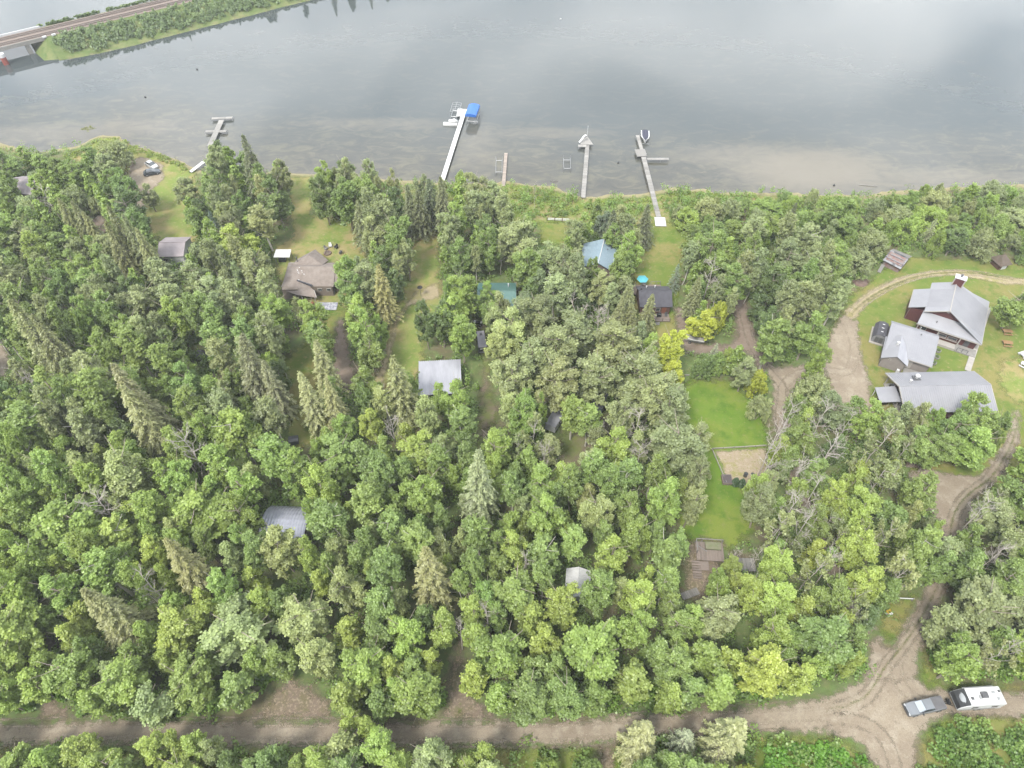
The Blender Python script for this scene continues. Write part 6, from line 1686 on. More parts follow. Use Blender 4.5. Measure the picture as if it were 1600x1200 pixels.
1 1 56.5 59.1 8.1 1.9 2 73 2
1 1 44.5 59 8.3 1.74 2 23 0
1 6 -70.8 58.8 9.5 1.69 3 52 1
1 0 -55.9 58.8 9.5 1.88 1 52 0
1 6 -65 58.5 9.5 1.95 1 52 0
1 6 1.9 58.1 9.5 1.66 1 56 0
1 1 -74 58 9.5 1.69 0 52 0
1 4 -62.1 57.7 9.5 2.22 1 52 0
1 6 66.4 57.6 9.5 2.05 0 46 0
1 4 -26.8 57.2 9.5 1.69 1 20 0
1 4 -82.7 56.6 9.4 1.66 0 52 1
1 4 8.5 56.5 8.1 1.47 3 21 0
1 1 62.3 56.2 9.5 2.4 3 7 1
1 1 -63.5 55.5 9.4 1.66 1 52 0
1 1 2.3 55.5 9.5 1.62 3 60 2
1 0 -0.4 55 9.5 2.12 2 56 0
1 1 -15.1 54.6 9.3 1.99 3 55 0
1 6 -55.1 54.3 9.5 1.99 3 54 0
1 0 20.9 54.3 9.5 1.6 1 21 0
1 0 84.3 54.1 8.6 1.8 3 70 0
1 1 74.9 53.6 8.3 2.04 0 70 1
1 1 23.4 53.5 9.5 2.1 0 22 1
1 0 -76.8 53.4 9.5 2.24 0 52 2
1 0 -58.2 53.4 9.5 2.27 3 54 0
1 6 -22.4 53.2 9.5 2.07 0 55 1
1 1 63.1 52.5 8.7 1.51 3 7 2
1 1 -2.5 51.9 9.5 1.87 3 60 1
1 1 26.7 51.9 8.9 2.28 0 22 2
1 6 -8.5 51.8 9.3 1.78 3 55 2
1 1 -49.2 51.7 9.5 1.75 3 54 0
1 6 -11.3 51.7 9.5 2.13 3 55 1
1 0 -83.4 51.6 9.5 2.37 0 52 5
1 6 -27.7 50.5 9.5 1.74 1 20 0
1 1 42 50.5 9.5 1.99 1 22 0
1 4 47.9 50 9.5 2.11 3 71 0
1 6 -44.9 49.9 9.5 2.25 1 54 0
1 1 -18 49.9 9 1.84 0 55 0
1 1 50.3 49.6 8.7 1.56 3 71 0
1 1 -62.6 49.5 9 1.75 3 53 2
1 1 73.6 49.4 7.7 2.06 0 70 2
1 1 67.5 48.6 9.5 2.16 1 7 1
1 4 -10 48.5 8.4 1.47 3 55 0
1 1 -2.4 48.2 9.5 2.35 0 60 0
1 1 -29 48 9.5 1.98 2 20 0
1 4 -70.6 47.6 9.4 1.87 3 53 0
1 1 71.3 47.3 9.5 2.31 1 7 2
1 4 -22.1 47.1 9.5 1.4 0 55 0
1 4 -54 46.8 9.3 1.52 0 54 2
1 4 -57.4 46.6 9.5 1.43 0 54 1
1 4 21.2 46.4 8.8 1.61 1 21 0
1 3 38.1 46.1 6.5 1.91 2 22 0
1 4 -40.2 45.8 9.5 1.96 1 54 2
1 2 80.5 45.7 7.5 2.18 2 70 3
1 1 -45.3 45.1 9.5 1.65 1 54 0
1 4 -29.6 45.1 9.5 1.74 3 39 1
1 0 -76.9 44.8 9.5 2.15 0 53 1
1 6 16.8 44.5 9.4 1.54 1 21 0
1 0 31.8 44 9.5 1.87 2 22 0
1 1 57.4 44 9.4 1.98 0 6 0
1 0 -4 43.4 9.5 2.1 1 55 0
1 1 -63.4 43.1 9 1.96 3 53 1
1 6 -17.1 42.8 9.1 1.82 0 55 2
1 4 -47.2 42.5 9.2 1.61 1 54 1
1 0 -51.2 41.8 9.5 1.73 2 54 0
1 1 -35.2 41.8 9.5 2.01 3 39 2
1 2 76.1 41.7 7.7 2.07 2 70 1
1 4 44.2 41.2 9 2.31 0 71 0
1 0 -72 40.7 9.5 1.85 0 53 2
1 3 54 40.6 7.1 1.87 1 71 0
1 4 -45.3 40.5 9.5 1.94 1 54 3
1 1 -2.2 40.3 9.5 2.02 3 59 0
1 4 -64.8 40.1 8.4 2.22 1 53 0
1 1 -13.5 39.8 9.1 1.86 2 55 2
1 4 3.1 39.8 9.5 2.45 2 60 0
1 1 -78.3 39.7 9.5 2.69 0 53 1
1 0 26.9 39.7 9.5 2.08 1 63 0
1 1 -69.6 39.3 8.7 1.73 0 53 2
1 4 48.6 39.2 9.5 1.65 2 71 0
1 2 78.5 39.2 7.9 2.24 2 70 2
1 2 64.5 38.5 9.5 2.68 2 6 0
1 4 -17.3 38.3 9.5 1.72 2 55 0
1 1 15.1 37.9 9.1 1.72 3 63 0
1 4 -24.3 37.7 9.5 2.25 3 39 2
1 1 -75.9 37.6 9.5 1.79 0 53 6
1 0 -53.8 37.3 9.2 2.05 3 66 2
1 1 -19.7 37.1 9.5 2.29 2 55 1
1 0 -5.1 37.1 9.5 2.16 3 59 0
1 1 50.4 37 9.5 2.21 2 71 0
1 1 71.7 37 9.1 1.88 3 5 0
1 4 -64.5 36.8 9.5 2.08 2 53 0
1 4 4.8 36.4 9.5 2.46 1 59 0
1 0 41.1 36.1 8.8 2.03 3 42 0
1 1 -61.5 35.3 9.5 1.74 2 53 0
1 1 -76.5 35.2 8.1 2.19 0 53 5
1 1 20.7 35.1 9.5 2.17 1 63 0
1 4 24.6 34.7 8.5 1.69 1 63 0
1 0 27.9 34.3 9.5 2.56 0 42 0
1 1 -44.3 34.1 9.2 2.14 1 66 0
1 0 -54.4 34 9.5 2.19 3 66 1
1 4 -49.9 33.8 8.3 1.85 3 66 0
1 4 -11.6 33.7 8.7 1.72 3 40 0
1 1 -33.9 33.6 9.5 2.49 3 39 1
1 0 -36.9 33.5 9.1 1.86 0 39 0
1 4 31.4 33.3 9.5 2.13 3 42 1
1 4 48.6 33.2 9.5 1.52 0 43 0
1 0 -66.5 32.8 9.5 2.12 3 38 2
1 0 43.2 32.7 9.5 1.96 1 42 0
1 1 3.9 32.5 8.5 2.09 3 41 1
1 1 6.3 32.5 9.5 1.92 3 41 2
1 4 -16.9 32.3 9.5 1.79 0 40 0
1 1 -14.2 32.1 9.5 2.12 0 40 2
1 4 -75.4 32 8.5 1.54 0 38 0
1 6 -57.2 31.9 8.8 1.77 0 66 0
1 4 -5.4 31.4 9.5 2.25 2 59 0
1 4 41.1 31.4 9.5 2.14 3 42 2
1 4 -71.3 31.1 9.4 1.57 3 38 0
1 4 16.9 30.7 9.5 2.65 2 63 0
1 0 -67.6 30.3 9.5 2.15 3 38 1
1 1 -38.6 29.8 9.5 2.66 0 39 0
1 4 29.2 29.8 9.5 2.49 0 42 0
1 1 25.5 29.6 9.5 2.29 3 62 0
1 0 -16.4 29.4 9.5 1.8 0 40 2
1 4 -23.3 28.8 9.5 2.3 1 39 0
1 0 -1.7 28.7 8.9 2.31 1 40 0
1 4 22.1 28.7 9.5 2.36 3 62 0
1 0 11.6 28.5 9.5 2.56 3 41 0
1 0 -57.9 28.2 9.5 2.18 0 66 0
1 1 -18.5 27.8 9.5 2.25 0 40 1
1 6 -50 27.7 9.5 2.61 2 66 0
1 0 -19.6 24.7 9.1 1.84 0 40 1
1 4 -45.4 22.9 8.1 1.7 2 66 0
1 4 -42.3 22.7 9.5 1.65 1 66 0
1 6 -22.9 22.4 9.5 2.21 2 39 0
1 4 -3.9 21.8 8.9 1.85 2 40 2
1 0 -61.4 20.7 9.5 1.81 2 38 0
1 1 -32 20.6 9.3 1.91 2 39 3
1 1 20.6 20.3 9.5 2.05 2 62 1
1 1 -36.9 19.7 9.1 1.73 2 39 1
1 1 -50.3 19.4 9.2 2.1 2 66 0
1 6 -3 19.3 9.1 2.05 2 40 0
1 1 17.1 19.2 9.5 1.76 0 62 0
1 1 23.2 19.1 9.5 2.39 2 62 2
1 4 30.6 18.9 8.9 1.79 1 62 0
1 4 -39.7 18.4 9.4 1.59 2 39 0
1 1 -68.5 18.2 9.5 1.97 2 38 0
1 0 27.1 17.8 9.5 2.3 1 62 0
1 4 -12 17.7 9.3 2.09 2 40 1
1 1 -31.1 17.6 9.1 2.4 2 39 2
1 0 -26.6 17.3 9.5 2.16 2 39 0
1 1 -8 17.2 9.5 1.87 2 40 0
2 2 -60.1 153.7 9.8 1.44 3 15 5
2 2 -44.5 152.4 10.2 1.07 3 15 7
2 2 -69.8 150.4 9.8 1.1 3 17 0
2 2 -33.5 148.1 10.9 1.25 0 30 0
2 2 -47.5 148 9.7 1.49 3 15 6
2 2 -42.8 147.4 11.7 1.42 3 15 8
2 2 -40.8 146 10.1 1.23 3 15 2
2 2 -39.1 144.8 10.9 1.52 1 15 0
2 2 -61.2 144.3 13.7 1.64 3 15 1
2 2 -69.5 144.1 11.4 1.62 1 17 2
2 2 -7.9 141 10.5 1.41 2 33 0
2 2 -71.3 140.8 13 1.73 1 17 1
2 2 -5.8 139.1 10.4 1.26 0 34 1
2 2 -9.1 138.1 13.7 2.27 3 13 1
2 2 -34.4 137.9 14.6 1.95 3 14 1
2 6 -68.1 136.9 11 2.6 0 15 0
2 2 -65.2 136.2 10.4 1.11 0 15 3
2 2 -1.8 136.1 14.4 2.21 0 34 2
2 2 -7.4 135.9 11.1 1.19 3 13 5
2 2 -32.2 134.7 11.7 1.33 3 14 2
2 2 -58.2 133 12.8 3.14 0 15 2
2 2 74.4 131.2 10.5 1.3 3 10 0
2 2 4.4 130.5 10.5 1.1 3 13 2
2 2 63.4 130.1 13.1 2.06 3 74 3
2 2 55.1 128.2 13.2 2.99 3 74 1
2 2 28.3 127.4 11 1.47 1 12 0
2 2 66.5 125.5 13.7 2.96 3 74 2
2 2 -2.6 124.2 11.9 1.21 3 13 6
2 2 42.1 124 10.3 1.26 3 11 0
2 2 -67.5 123.4 11 1.63 0 15 1
2 2 11.5 122.4 10.2 1.44 2 12 0
2 2 3.2 121.8 10.1 1.49 1 13 1
2 2 -8.2 121 11.1 1.27 0 13 0
2 2 -61 120.9 13.7 1.6 2 15 2
2 2 39.5 120.7 12.6 1.56 1 11 0
2 2 51.7 120.2 10.7 1.49 0 74 1
2 2 -66.8 119.9 13.6 1.82 2 15 1
2 2 66.3 119.7 12.9 1.58 1 74 1
2 2 -63.5 119.5 12.4 1.6 2 15 3
2 2 -34 118.8 10 1.22 1 14 0
2 2 -25.7 118.7 10.6 1.42 0 29 0
2 2 68.7 118.1 14.7 1.62 1 74 2
2 2 54.1 117.2 13.1 1.86 0 74 2
2 2 50.4 116.6 13.4 1.74 3 47 1
2 2 -117.4 115.7 13.3 1.84 3 36 1
2 2 -86.8 115.7 12.5 1.56 2 17 0
2 2 -59.9 115.7 11.3 1.12 0 14 0
2 2 65.2 115.5 13.8 1.84 1 74 3
2 2 52.2 114.2 10.7 1.26 3 47 2
2 2 6 114 10.4 1.4 1 13 2
2 2 -101 112.8 9.8 1.39 3 61 1
2 2 -107.7 112.3 14.9 2.67 3 36 6
2 2 -74.2 112.1 14.7 2.98 3 26 1
2 1 63 112 14.3 1.93 2 74 2
2 1 59.8 111.4 11.6 1.27 2 74 1
2 2 44 110.2 12.1 1.38 0 47 1
2 2 -52.4 109.8 13.5 1.88 2 14 0
2 2 21.3 109.2 10.8 1.46 0 11 0
2 2 9.2 109.1 12.9 2.81 2 13 0
2 2 64.4 109 16 1.72 2 74 2
2 2 -90.2 107.9 10.4 1.27 3 61 3
2 2 46.3 107.6 11 1.3 0 47 2
2 2 -105.4 107.5 12.2 1.8 3 36 2
2 2 -119.7 107.4 14.6 2.53 0 36 1
2 2 -84.9 107.3 14.9 2 1 61 2
2 2 -88.1 107 12.1 1.72 3 61 2
2 2 60 107 13.5 2.24 2 74 1
2 2 -70.1 106.3 13.3 2.29 3 26 3
2 2 -60.7 106.3 9.9 1.31 3 26 2
2 2 67.2 105.9 14.9 2.3 3 44 0
2 2 -56.9 105.1 14.8 2.84 1 26 2
2 2 -44.4 105.1 10.5 1.24 3 48 0
2 2 56.5 104 15.3 2.09 1 47 1
2 1 -108.2 103.8 15.5 2.05 3 36 0
2 1 -63.6 103.3 14.1 1.91 3 26 2
2 2 60.9 103.2 15.6 1.98 1 47 2
2 2 -60.3 102.3 14 1.64 1 26 1
2 1 -82.2 101.7 15.1 2.1 0 26 0
2 2 -93.7 101.2 15.2 1.92 1 61 6
2 1 -64.9 101 13.2 1.22 3 26 1
2 2 -113.1 100.9 15.7 2.51 0 36 2
2 2 -108.1 100.9 13.2 1.35 3 36 5
2 1 -63.2 99.3 16.7 1.88 1 26 1
2 2 -94.2 98.9 11.8 1.47 1 61 5
2 1 -60 98.8 14.5 1.98 1 26 3
2 1 -105.8 98.6 16.5 2.15 1 36 0
2 2 -70.9 98.2 12.9 1.64 0 26 2
2 1 -89.3 97.6 16 1.91 1 61 0
2 2 -50.1 97 11.3 1.34 3 49 1
2 2 54 96.8 15.9 1.79 2 47 0
2 1 -102 96.7 14.3 2.16 0 61 0
2 1 -96.8 96.1 14.3 2.92 2 61 1
2 2 -73.4 96.1 14 1.95 0 26 1
2 1 -38.5 95.4 13 1.93 0 48 0
2 2 -94.1 94.3 13.2 1.23 1 61 1
2 2 -47.5 94.3 16.6 2.51 3 49 3
2 1 -58 93.5 14.5 2.61 1 26 2
2 1 -52.1 93.3 15.9 2.25 3 57 0
2 1 50.9 93 15.3 2.89 3 45 1
2 1 -37 92.2 13.6 1.91 2 48 0
2 2 -46 92 13 1.26 3 49 2
2 1 -73.2 91.7 15.1 2.63 2 26 1
2 1 60.4 91.6 10.5 1.45 3 45 2
2 2 -51 89.3 15.6 1.8 3 57 2
2 2 -55.9 88.7 15.4 2.34 3 57 1
2 1 -66.5 88.3 14.3 2.31 2 26 2
2 2 -94.1 87.2 11.5 1.61 2 61 2
2 2 -83.4 86.3 12.2 1.54 1 61 7
2 2 -78.2 84.6 15.9 2.3 0 51 2
2 0 -19.5 83.5 11.7 2.01 2 18 0
2 1 -33.9 82.2 11.9 1.35 1 58 1
2 1 -80 82 13.5 1.71 0 51 7
2 1 -89 81.3 11.4 1.47 2 61 2
2 1 -69.7 81.3 15 1.99 3 51 0
2 2 -52.9 80.4 13.1 1.35 2 57 2
2 2 -59.4 80.2 12.3 1.45 1 51 0
2 6 -23.8 79.8 11.7 1.96 1 58 0
2 1 -26.9 79 13.1 1.55 1 58 2
2 1 -74.9 78.8 16.9 3.06 0 51 8
2 1 -79.7 78.3 16 1.85 0 51 6
2 1 -82.2 78.2 11.8 1.24 0 51 5
2 1 11.1 76.8 12 2.34 2 27 1
2 1 -57.5 76.5 15 2.27 1 51 0
2 2 -52.2 76.2 14.2 2.55 2 57 1
2 2 -77.5 75.9 13.5 1.66 0 51 6
2 2 -81.8 75.6 16.7 1.7 0 51 1
2 1 -72.8 75.3 12.8 1.46 0 51 2
2 1 13.9 75.3 12 2.32 2 27 2
2 2 -43.4 75.1 15.3 2.09 2 25 0
2 2 -100.2 74.5 12.5 1.28 2 61 1
2 1 -45.7 73.2 11.9 1.37 2 25 0
2 1 -8.8 73.2 13.2 2.26 2 50 0
2 1 -85.1 72.8 15.1 3.18 0 51 1
2 2 -74.9 72.6 14 2.51 0 51 7
2 2 -80.8 72.4 13.5 1.45 0 51 5
2 0 -47.7 71.2 15.4 3.3 2 25 0
2 0 -98.7 70.8 15.6 2 2 61 0
2 0 -68.8 70.2 11.2 1.71 2 51 1
2 0 -88 69.3 13.5 1.89 0 52 10
2 0 -95.2 69.2 12.6 1.47 0 52 6
2 0 -66 68.2 10.7 1.67 2 51 3
2 0 -84.7 68 16 1.64 0 52 12
2 0 -57.6 68 15 2.11 2 51 2
2 0 -91.1 67.1 13.6 1.99 0 52 7
2 1 -7.6 66.7 13 1.87 3 56 0
2 0 -40.9 66.1 15.2 2.93 3 20 1
2 1 -12.2 65.4 14.6 2.05 0 56 2
2 0 -50 65.2 14.2 2.53 0 20 1
2 0 -94.7 65 16 1.79 0 52 5
2 1 97.4 65 10.9 1.63 1 46 0
2 0 -35.6 64.9 13.6 1.69 3 20 2
2 1 -18.5 64.7 12 1.6 0 56 3
2 1 24.1 63.9 14.4 1.82 2 64 2
2 0 -59.5 63.5 12 1.43 1 52 2
2 1 14 63.5 15 1.99 1 72 0
2 0 -48.5 63.4 12.4 1.35 0 20 2
2 1 19.3 63.1 13.9 2.2 2 64 3
2 0 -86.2 63 14.3 1.91 0 52 9
2 0 -76.6 62.8 15.6 2.01 0 52 15
2 1 -22.6 62.8 14.3 2.76 0 56 1
2 0 -70.1 61.8 13.5 2.01 3 52 0
2 1 10.2 61.3 14 1.82 2 72 2
2 0 -86.9 61 12 1.3 0 52 8
2 0 -82.5 60.9 15 2.18 0 52 11
2 1 16.1 60.9 14 1.95 2 64 1
2 1 0.3 60.8 13.3 2.03 1 56 0
2 0 -79.5 60.1 12.1 1.45 0 52 14
2 0 -74.2 60.1 14.5 1.66 0 52 2
2 1 4.4 59 11.2 1.5 2 72 1
2 1 -23.1 57 14.7 2.58 3 55 1
2 0 -58.1 56.8 13.7 2.07 1 52 1
2 0 -33 56.7 12 1.14 1 20 0
2 0 -80 56.6 14.2 2.26 0 52 13
2 1 -19.3 56.2 10.6 1.69 3 55 6
2 1 -11.5 55.7 11.4 1.3 2 56 0
2 1 -29.1 54 14.5 2.89 1 20 0
2 1 -19.1 53.3 12.3 2.06 3 55 5
2 1 14.9 53.2 10.8 1.5 3 21 2
2 4 -63.2 52.9 12 2.57 1 52 0
2 0 -43.4 52.4 11.9 1.44 2 20 0
2 0 -65.8 51.9 10.5 1.29 2 52 2
2 1 -5.8 51.8 14.5 2.39 3 55 2
2 0 -53.9 51.7 10.9 1.28 3 54 1
2 1 -15.1 51.3 13 2.37 3 55 7
2 1 9.4 50.9 13.2 1.99 3 21 1
2 0 -52.7 50.6 12.6 1.45 3 54 2
2 1 64 49.9 14 2.3 3 7 2
2 0 -60.6 49.2 10.5 1.57 0 54 1
2 0 -67.7 49 12.5 1.2 2 52 3
2 1 5.2 49 13.4 2.57 3 60 0
2 0 -87.8 48.9 15.7 2.44 0 52 1
2 0 -65.3 48.9 15.2 2.02 3 53 3
2 1 24.1 48.9 12.8 2.33 0 22 0
2 0 -76.7 47 11.9 1.27 2 52 1
2 0 -73.1 47 14.4 1.85 3 53 1
2 1 -5.8 46.6 13.9 1.91 1 55 2
2 1 62.2 46.4 9.8 1.45 3 7 1
2 0 -61.4 45.9 14.3 2.59 3 53 2
2 1 -19.2 45.7 14.7 2.37 0 55 2
2 1 4.9 45.2 13.2 1.71 2 60 0
2 1 -7.8 44.8 11.4 1.29 1 55 1
2 0 -56.7 44.5 14.3 1.62 0 54 2
2 1 23.6 44.4 13.1 1.96 3 63 0
2 0 -85.6 43.6 12.1 1.51 0 53 1
2 0 -80.6 43.6 11.1 1.39 0 53 6
2 0 -42.8 42.9 14.7 1.9 1 54 0
2 0 -74.9 42.5 15.9 2.49 0 53 2
2 1 24.1 41.8 10 1.53 1 63 0
2 0 -37.8 41.5 11.5 1.45 3 39 0
2 0 -81.7 41.1 13.8 1.66 0 53 5
2 1 -19.5 40.7 12.9 2.41 0 55 1
3 9 -64.5 154.5 13 3.25 3 15 2
3 9 -65 153.2 19 3.89 3 15 1
3 9 -19.9 142 14 3.5 2 30 6
3 9 -16.7 140.5 16 3.28 2 30 2
3 9 -24.4 139.9 14 3.5 2 30 1
3 9 68.2 139.9 9 2.25 0 68 0
3 9 -22 137.8 14 3.5 2 30 5
3 7 -106.7 137.7 12 3 0 17 1
3 7 -102.7 136.7 12 3 0 17 3
3 13 -71.1 135.5 10 2.5 1 17 0
3 11 100.8 135.3 8 2 1 8 0
3 9 31.8 135.2 12 3 2 32 0
3 7 -100.3 135 10 2.5 0 17 2
3 7 -35.4 132.4 15 3.07 3 14 0
3 9 23.6 131.6 13 3.25 1 12 0
3 7 -85.4 123.9 20 4.1 2 17 5
3 7 -83.4 123.5 18 3.69 2 17 6
3 7 -86.9 122 17 3.48 2 17 1
3 7 -79.7 119.5 17 3.48 2 17 2
3 13 36.8 118.6 8 2 1 11 0
3 7 38.9 109.8 12 3 3 37 0
3 8 -27 107.9 17 3.48 2 29 0
3 7 24.3 106.7 13 3.25 2 11 2
3 7 28.3 104.7 12 3 0 37 0
3 7 22.3 103.9 12 3 2 11 1
3 7 24.9 103.8 10 2.5 3 65 0
3 12 41.5 96.4 6 1.5 2 37 0
3 7 -90.3 91.5 23 4.71 1 61 1
3 7 -87.2 90.2 20 4.1 1 61 2
3 11 -35.9 87.3 17 3.48 3 58 0
3 10 -48.4 83.4 22 4.51 1 57 0
3 10 -44.2 82.3 17 3.48 2 49 0
3 7 -20 80.2 20 4.1 2 18 0
3 11 -36.6 79.3 17 3.48 2 58 0
3 11 -32.7 78.7 16 3.28 1 58 0
3 10 -65.7 76 24 4.92 0 51 0
3 8 -64.6 73.3 21 4.3 2 51 0
3 11 -5.6 59.4 22 4.51 2 56 0
3 8 -49.4 46.5 19 3.89 1 54 0
3 8 -12.2 45 19 3.89 2 55 0
3 8 -57 39.1 17 3.48 1 53 2
3 8 -58.4 38.9 19 3.89 1 53 1
3 11 29.1 23.7 14 3.5 1 62 2
3 11 17.2 23.2 13 3.25 0 62 0
3 12 23.3 23.1 10 2.5 1 62 0
3 11 27.4 21.9 12 3 1 62 1
4 14 5.8 149.8 8.8 0.8 3 34 0
4 14 -113.7 144 12.1 2.34 2 35 0
4 14 42.7 113.8 15.4 2.58 3 47 0
4 14 15 105 9.9 2.27 3 28 1
4 14 18.1 103.8 9.9 2.26 3 28 3
4 14 19.1 102.6 11 1.98 3 28 2
4 15 -89.7 83.2 14.3 1.89 2 61 0
4 14 55.6 75 15.4 2.49 3 73 0
4 14 60.4 74.9 13.2 1.71 1 73 2
4 14 15.7 74.2 9.9 1.5 0 64 0
4 14 22.5 73.5 14.3 2.59 3 64 0
4 14 -21.2 72.9 15.4 1.68 1 58 0
4 14 47.6 72.5 19.8 1.96 1 23 0
4 14 45.1 68.7 19.8 2.14 2 23 2
4 14 55.1 68.1 15.4 2.72 1 73 1
4 14 5.5 67.4 14.3 1.64 2 72 0
4 14 22.2 67.4 14.3 2.18 2 64 0
4 14 -53.4 66.7 18.7 2.76 0 20 0
4 14 43.7 65.1 18.7 2.11 2 23 1
4 14 48.4 63.7 16.5 2.32 2 73 1
4 14 49.3 58.8 16.5 2.05 2 73 2
4 14 -65.7 56.8 14.3 3.08 1 52 0
4 14 44 55.9 17.6 2.51 1 22 2
4 14 75.6 55.8 15.4 2.03 2 46 0
4 14 46 52.3 17.6 2.16 3 71 1
4 14 36 50.3 8.8 1.32 1 22 1
4 14 75.8 49.3 14.3 1.67 0 70 0
4 14 38.5 48.8 11 1.3 1 22 3
4 15 2.1 47.6 14.3 1.36 0 60 0
4 14 48.9 46.8 15.4 2.21 3 71 2
4 14 -54.3 43.8 14.3 2.14 2 54 0
4 14 -3.5 38.6 15.4 1.19 3 59 2
4 14 -7.6 37.2 12.1 1.29 3 59 1
4 14 71.4 35.1 13.2 1.54 3 5 0
5 2 11.6 103.8 13.6 2.92 3 28 0
5 2 23.7 96.8 10.9 1.73 0 65 1
5 2 26.1 91.1 13.4 2.24 0 65 2
5 2 67.9 75.6 11.6 1.51 0 3 1
5 2 3.2 71.5 13 2.21 3 72 0
5 2 1 70 11.3 1.76 0 72 0
5 2 63.8 69.7 14.5 3.01 1 73 3
5 2 68.4 68.9 10.7 1.72 0 3 2
5 2 60.4 67.2 9.9 1.79 1 73 1
5 2 46 65 11.8 2.05 2 23 0
5 2 64.9 63.7 10 1.74 0 46 0
5 2 62.3 63 12.4 2.69 1 73 2
5 2 81.8 60.9 8 1.62 1 46 0
5 2 46.5 58.1 11.7 1.85 2 73 0
5 2 90 56.9 8 1.62 1 70 1
5 2 52.5 55.5 9.7 1.79 3 71 6
5 2 44.3 54.3 11.7 1.51 1 22 2
5 2 42 53 13.6 2.16 1 22 1
5 2 81.1 53 10 1.67 3 70 0
5 2 55.9 52.6 11 1.82 3 7 1
5 2 51.4 52.1 11 1.42 3 71 2
5 2 59.3 52.1 13.2 2.33 3 7 3
5 2 44.5 50.8 10.9 2.08 3 71 1
5 2 78.8 50.4 11.9 2.37 0 70 0
5 2 89.2 50.2 8.1 1.64 1 70 2
5 2 60.2 48.9 9.9 1.47 3 7 2
5 2 45.9 46.2 13.6 2.02 3 71 5
5 2 59.4 46.1 14 2.65 3 6 0
5 2 52.2 42.4 10.6 1.69 1 71 0
5 2 50.5 39.9 10.4 1.55 2 71 0
5 2 77.1 37 8.1 1.74 1 5 0
5 2 68.6 34.3 11.2 2.23 3 5 0
5 2 61.7 11.3 13 2.39 2 4 0
6 2 -110.9 170.8 6 3.17 0 16 1
6 2 -107.1 168.4 7 3.83 0 16 2
6 2 -142.1 166.7 7.4 4.6 2 67 2
6 2 -126.7 166.4 5.9 2.51 3 35 0
6 2 -121.5 163.1 6.3 1.86 1 35 3
6 2 -148.2 161.1 6 2.88 2 67 1
6 2 -144.8 158.2 6.2 2.06 0 35 2
6 0 -13.5 157.6 5.4 1.64 1 30 0
6 2 -124.2 157.1 6 2.27 1 35 1
6 2 -131.9 156.5 6 1.75 2 35 11
6 2 -142.8 154.3 7.4 2.26 0 35 1
6 0 107.6 154 3.9 1.58 0 69 1
6 0 138.1 153.5 3.6 1.62 1 69 6
6 2 124.1 153.1 4.7 4.07 1 69 1
6 0 128.9 153 4 1.95 1 69 1
6 2 109.5 152.1 5.3 1.6 0 69 2
6 1 70.9 151.6 3.3 1.97 0 68 0
6 2 133.3 151.4 4.6 1.9 1 69 6
6 2 141.1 150.8 5 2.29 1 69 2
6 2 -136.8 150.6 7.5 3.19 2 35 6
6 2 77 150.4 5.1 1.59 0 68 2
6 1 57.6 149.4 3.2 1.71 1 32 6
6 1 87.7 149.4 3.6 1.95 1 68 1
6 0 71.2 148.8 4.2 2.23 0 68 6
6 2 129.5 148.5 4.7 1.99 1 69 5
6 1 114.4 148.2 4.4 2.35 0 69 2
6 0 65.4 148 3.1 3.7 0 68 1
6 1 96 148 5.1 2.25 1 68 2
6 2 -110.9 147.8 6.7 3.44 1 35 2
6 2 -105.9 147.8 4.1 1.85 2 16 0
6 2 107.2 147.5 6.1 3.45 0 69 1
6 0 120.8 147.3 5.5 2.23 2 69 0
6 1 137 147 4.4 3.25 1 69 0
6 2 -122.2 146.8 5.4 2.82 2 35 12
6 2 51.2 146.6 5.3 1.32 1 32 6
6 1 59.2 146.6 4.5 2.28 1 32 2
6 1 117.3 146.4 5.2 1.78 2 69 0
6 0 84.9 146.2 4.9 2.32 2 68 2
6 2 -128.7 145.8 5.4 2.26 2 35 9
6 2 91.4 145.8 5 2.42 1 68 1
6 0 112.4 145.8 3.1 1.57 0 69 2
6 2 42.5 145.7 3.6 2.21 1 32 1
6 2 -133.4 145.6 7.5 2.33 2 35 7
6 0 79.1 145.6 5.3 2.81 2 68 1
6 0 131.2 145.3 4.3 2.41 1 69 5
6 0 103 145.2 4.1 2.17 3 8 7
6 2 48.9 144.7 6 3.21 1 32 5
6 2 54.7 144.7 5.9 2.83 1 32 7
6 2 61.2 144.6 3.6 1.42 0 68 1
6 2 114 144.3 5.9 1.79 2 69 1
6 2 76.2 143.4 4.4 1.57 2 68 1
6 1 109.7 143.2 4.3 1.4 0 69 1
6 0 135.1 142.9 3.2 1.48 1 69 2
6 2 91.9 142.8 3.8 1.57 1 68 2
6 2 118.3 142.7 5.3 1.69 2 69 3
6 2 95.8 142.1 5.5 3.2 3 8 2
6 1 112.5 141.8 3.9 1.93 3 9 1
6 2 78.2 141.7 4.3 1.88 2 68 2
6 0 73.7 141.6 4.3 3.24 0 68 2
6 0 99.8 141.6 4.7 1.79 3 8 6
6 0 43.7 141.4 5 3.34 1 32 0
6 2 61 141.4 5.2 2.09 0 68 3
6 0 115.9 141.4 5.4 2.04 3 9 0
6 2 -118.6 141.3 7.5 2.74 2 35 2
6 2 -136.7 141.1 7.7 3.33 2 35 1
6 2 124.2 141.1 4.6 4.24 2 69 2
6 0 103.6 141 5.8 3.43 3 8 2
6 2 -130 140.4 6.8 2.65 2 35 8
6 1 82.9 140.3 4.6 3.89 2 68 0
6 2 108.3 140.3 4.7 1.61 3 9 1
6 2 -125.2 139.5 6.5 2.3 2 35 10
6 2 91.1 139.4 4.8 2.19 3 8 1
6 1 48.3 138.9 5.4 1.85 1 32 1
6 2 59 138.9 4.8 1.54 1 32 2
6 0 63.5 138.3 5.6 2.03 0 68 5
6 0 128 138.2 4.5 1.61 1 9 5
6 1 133.6 138 6.5 4.23 1 9 2
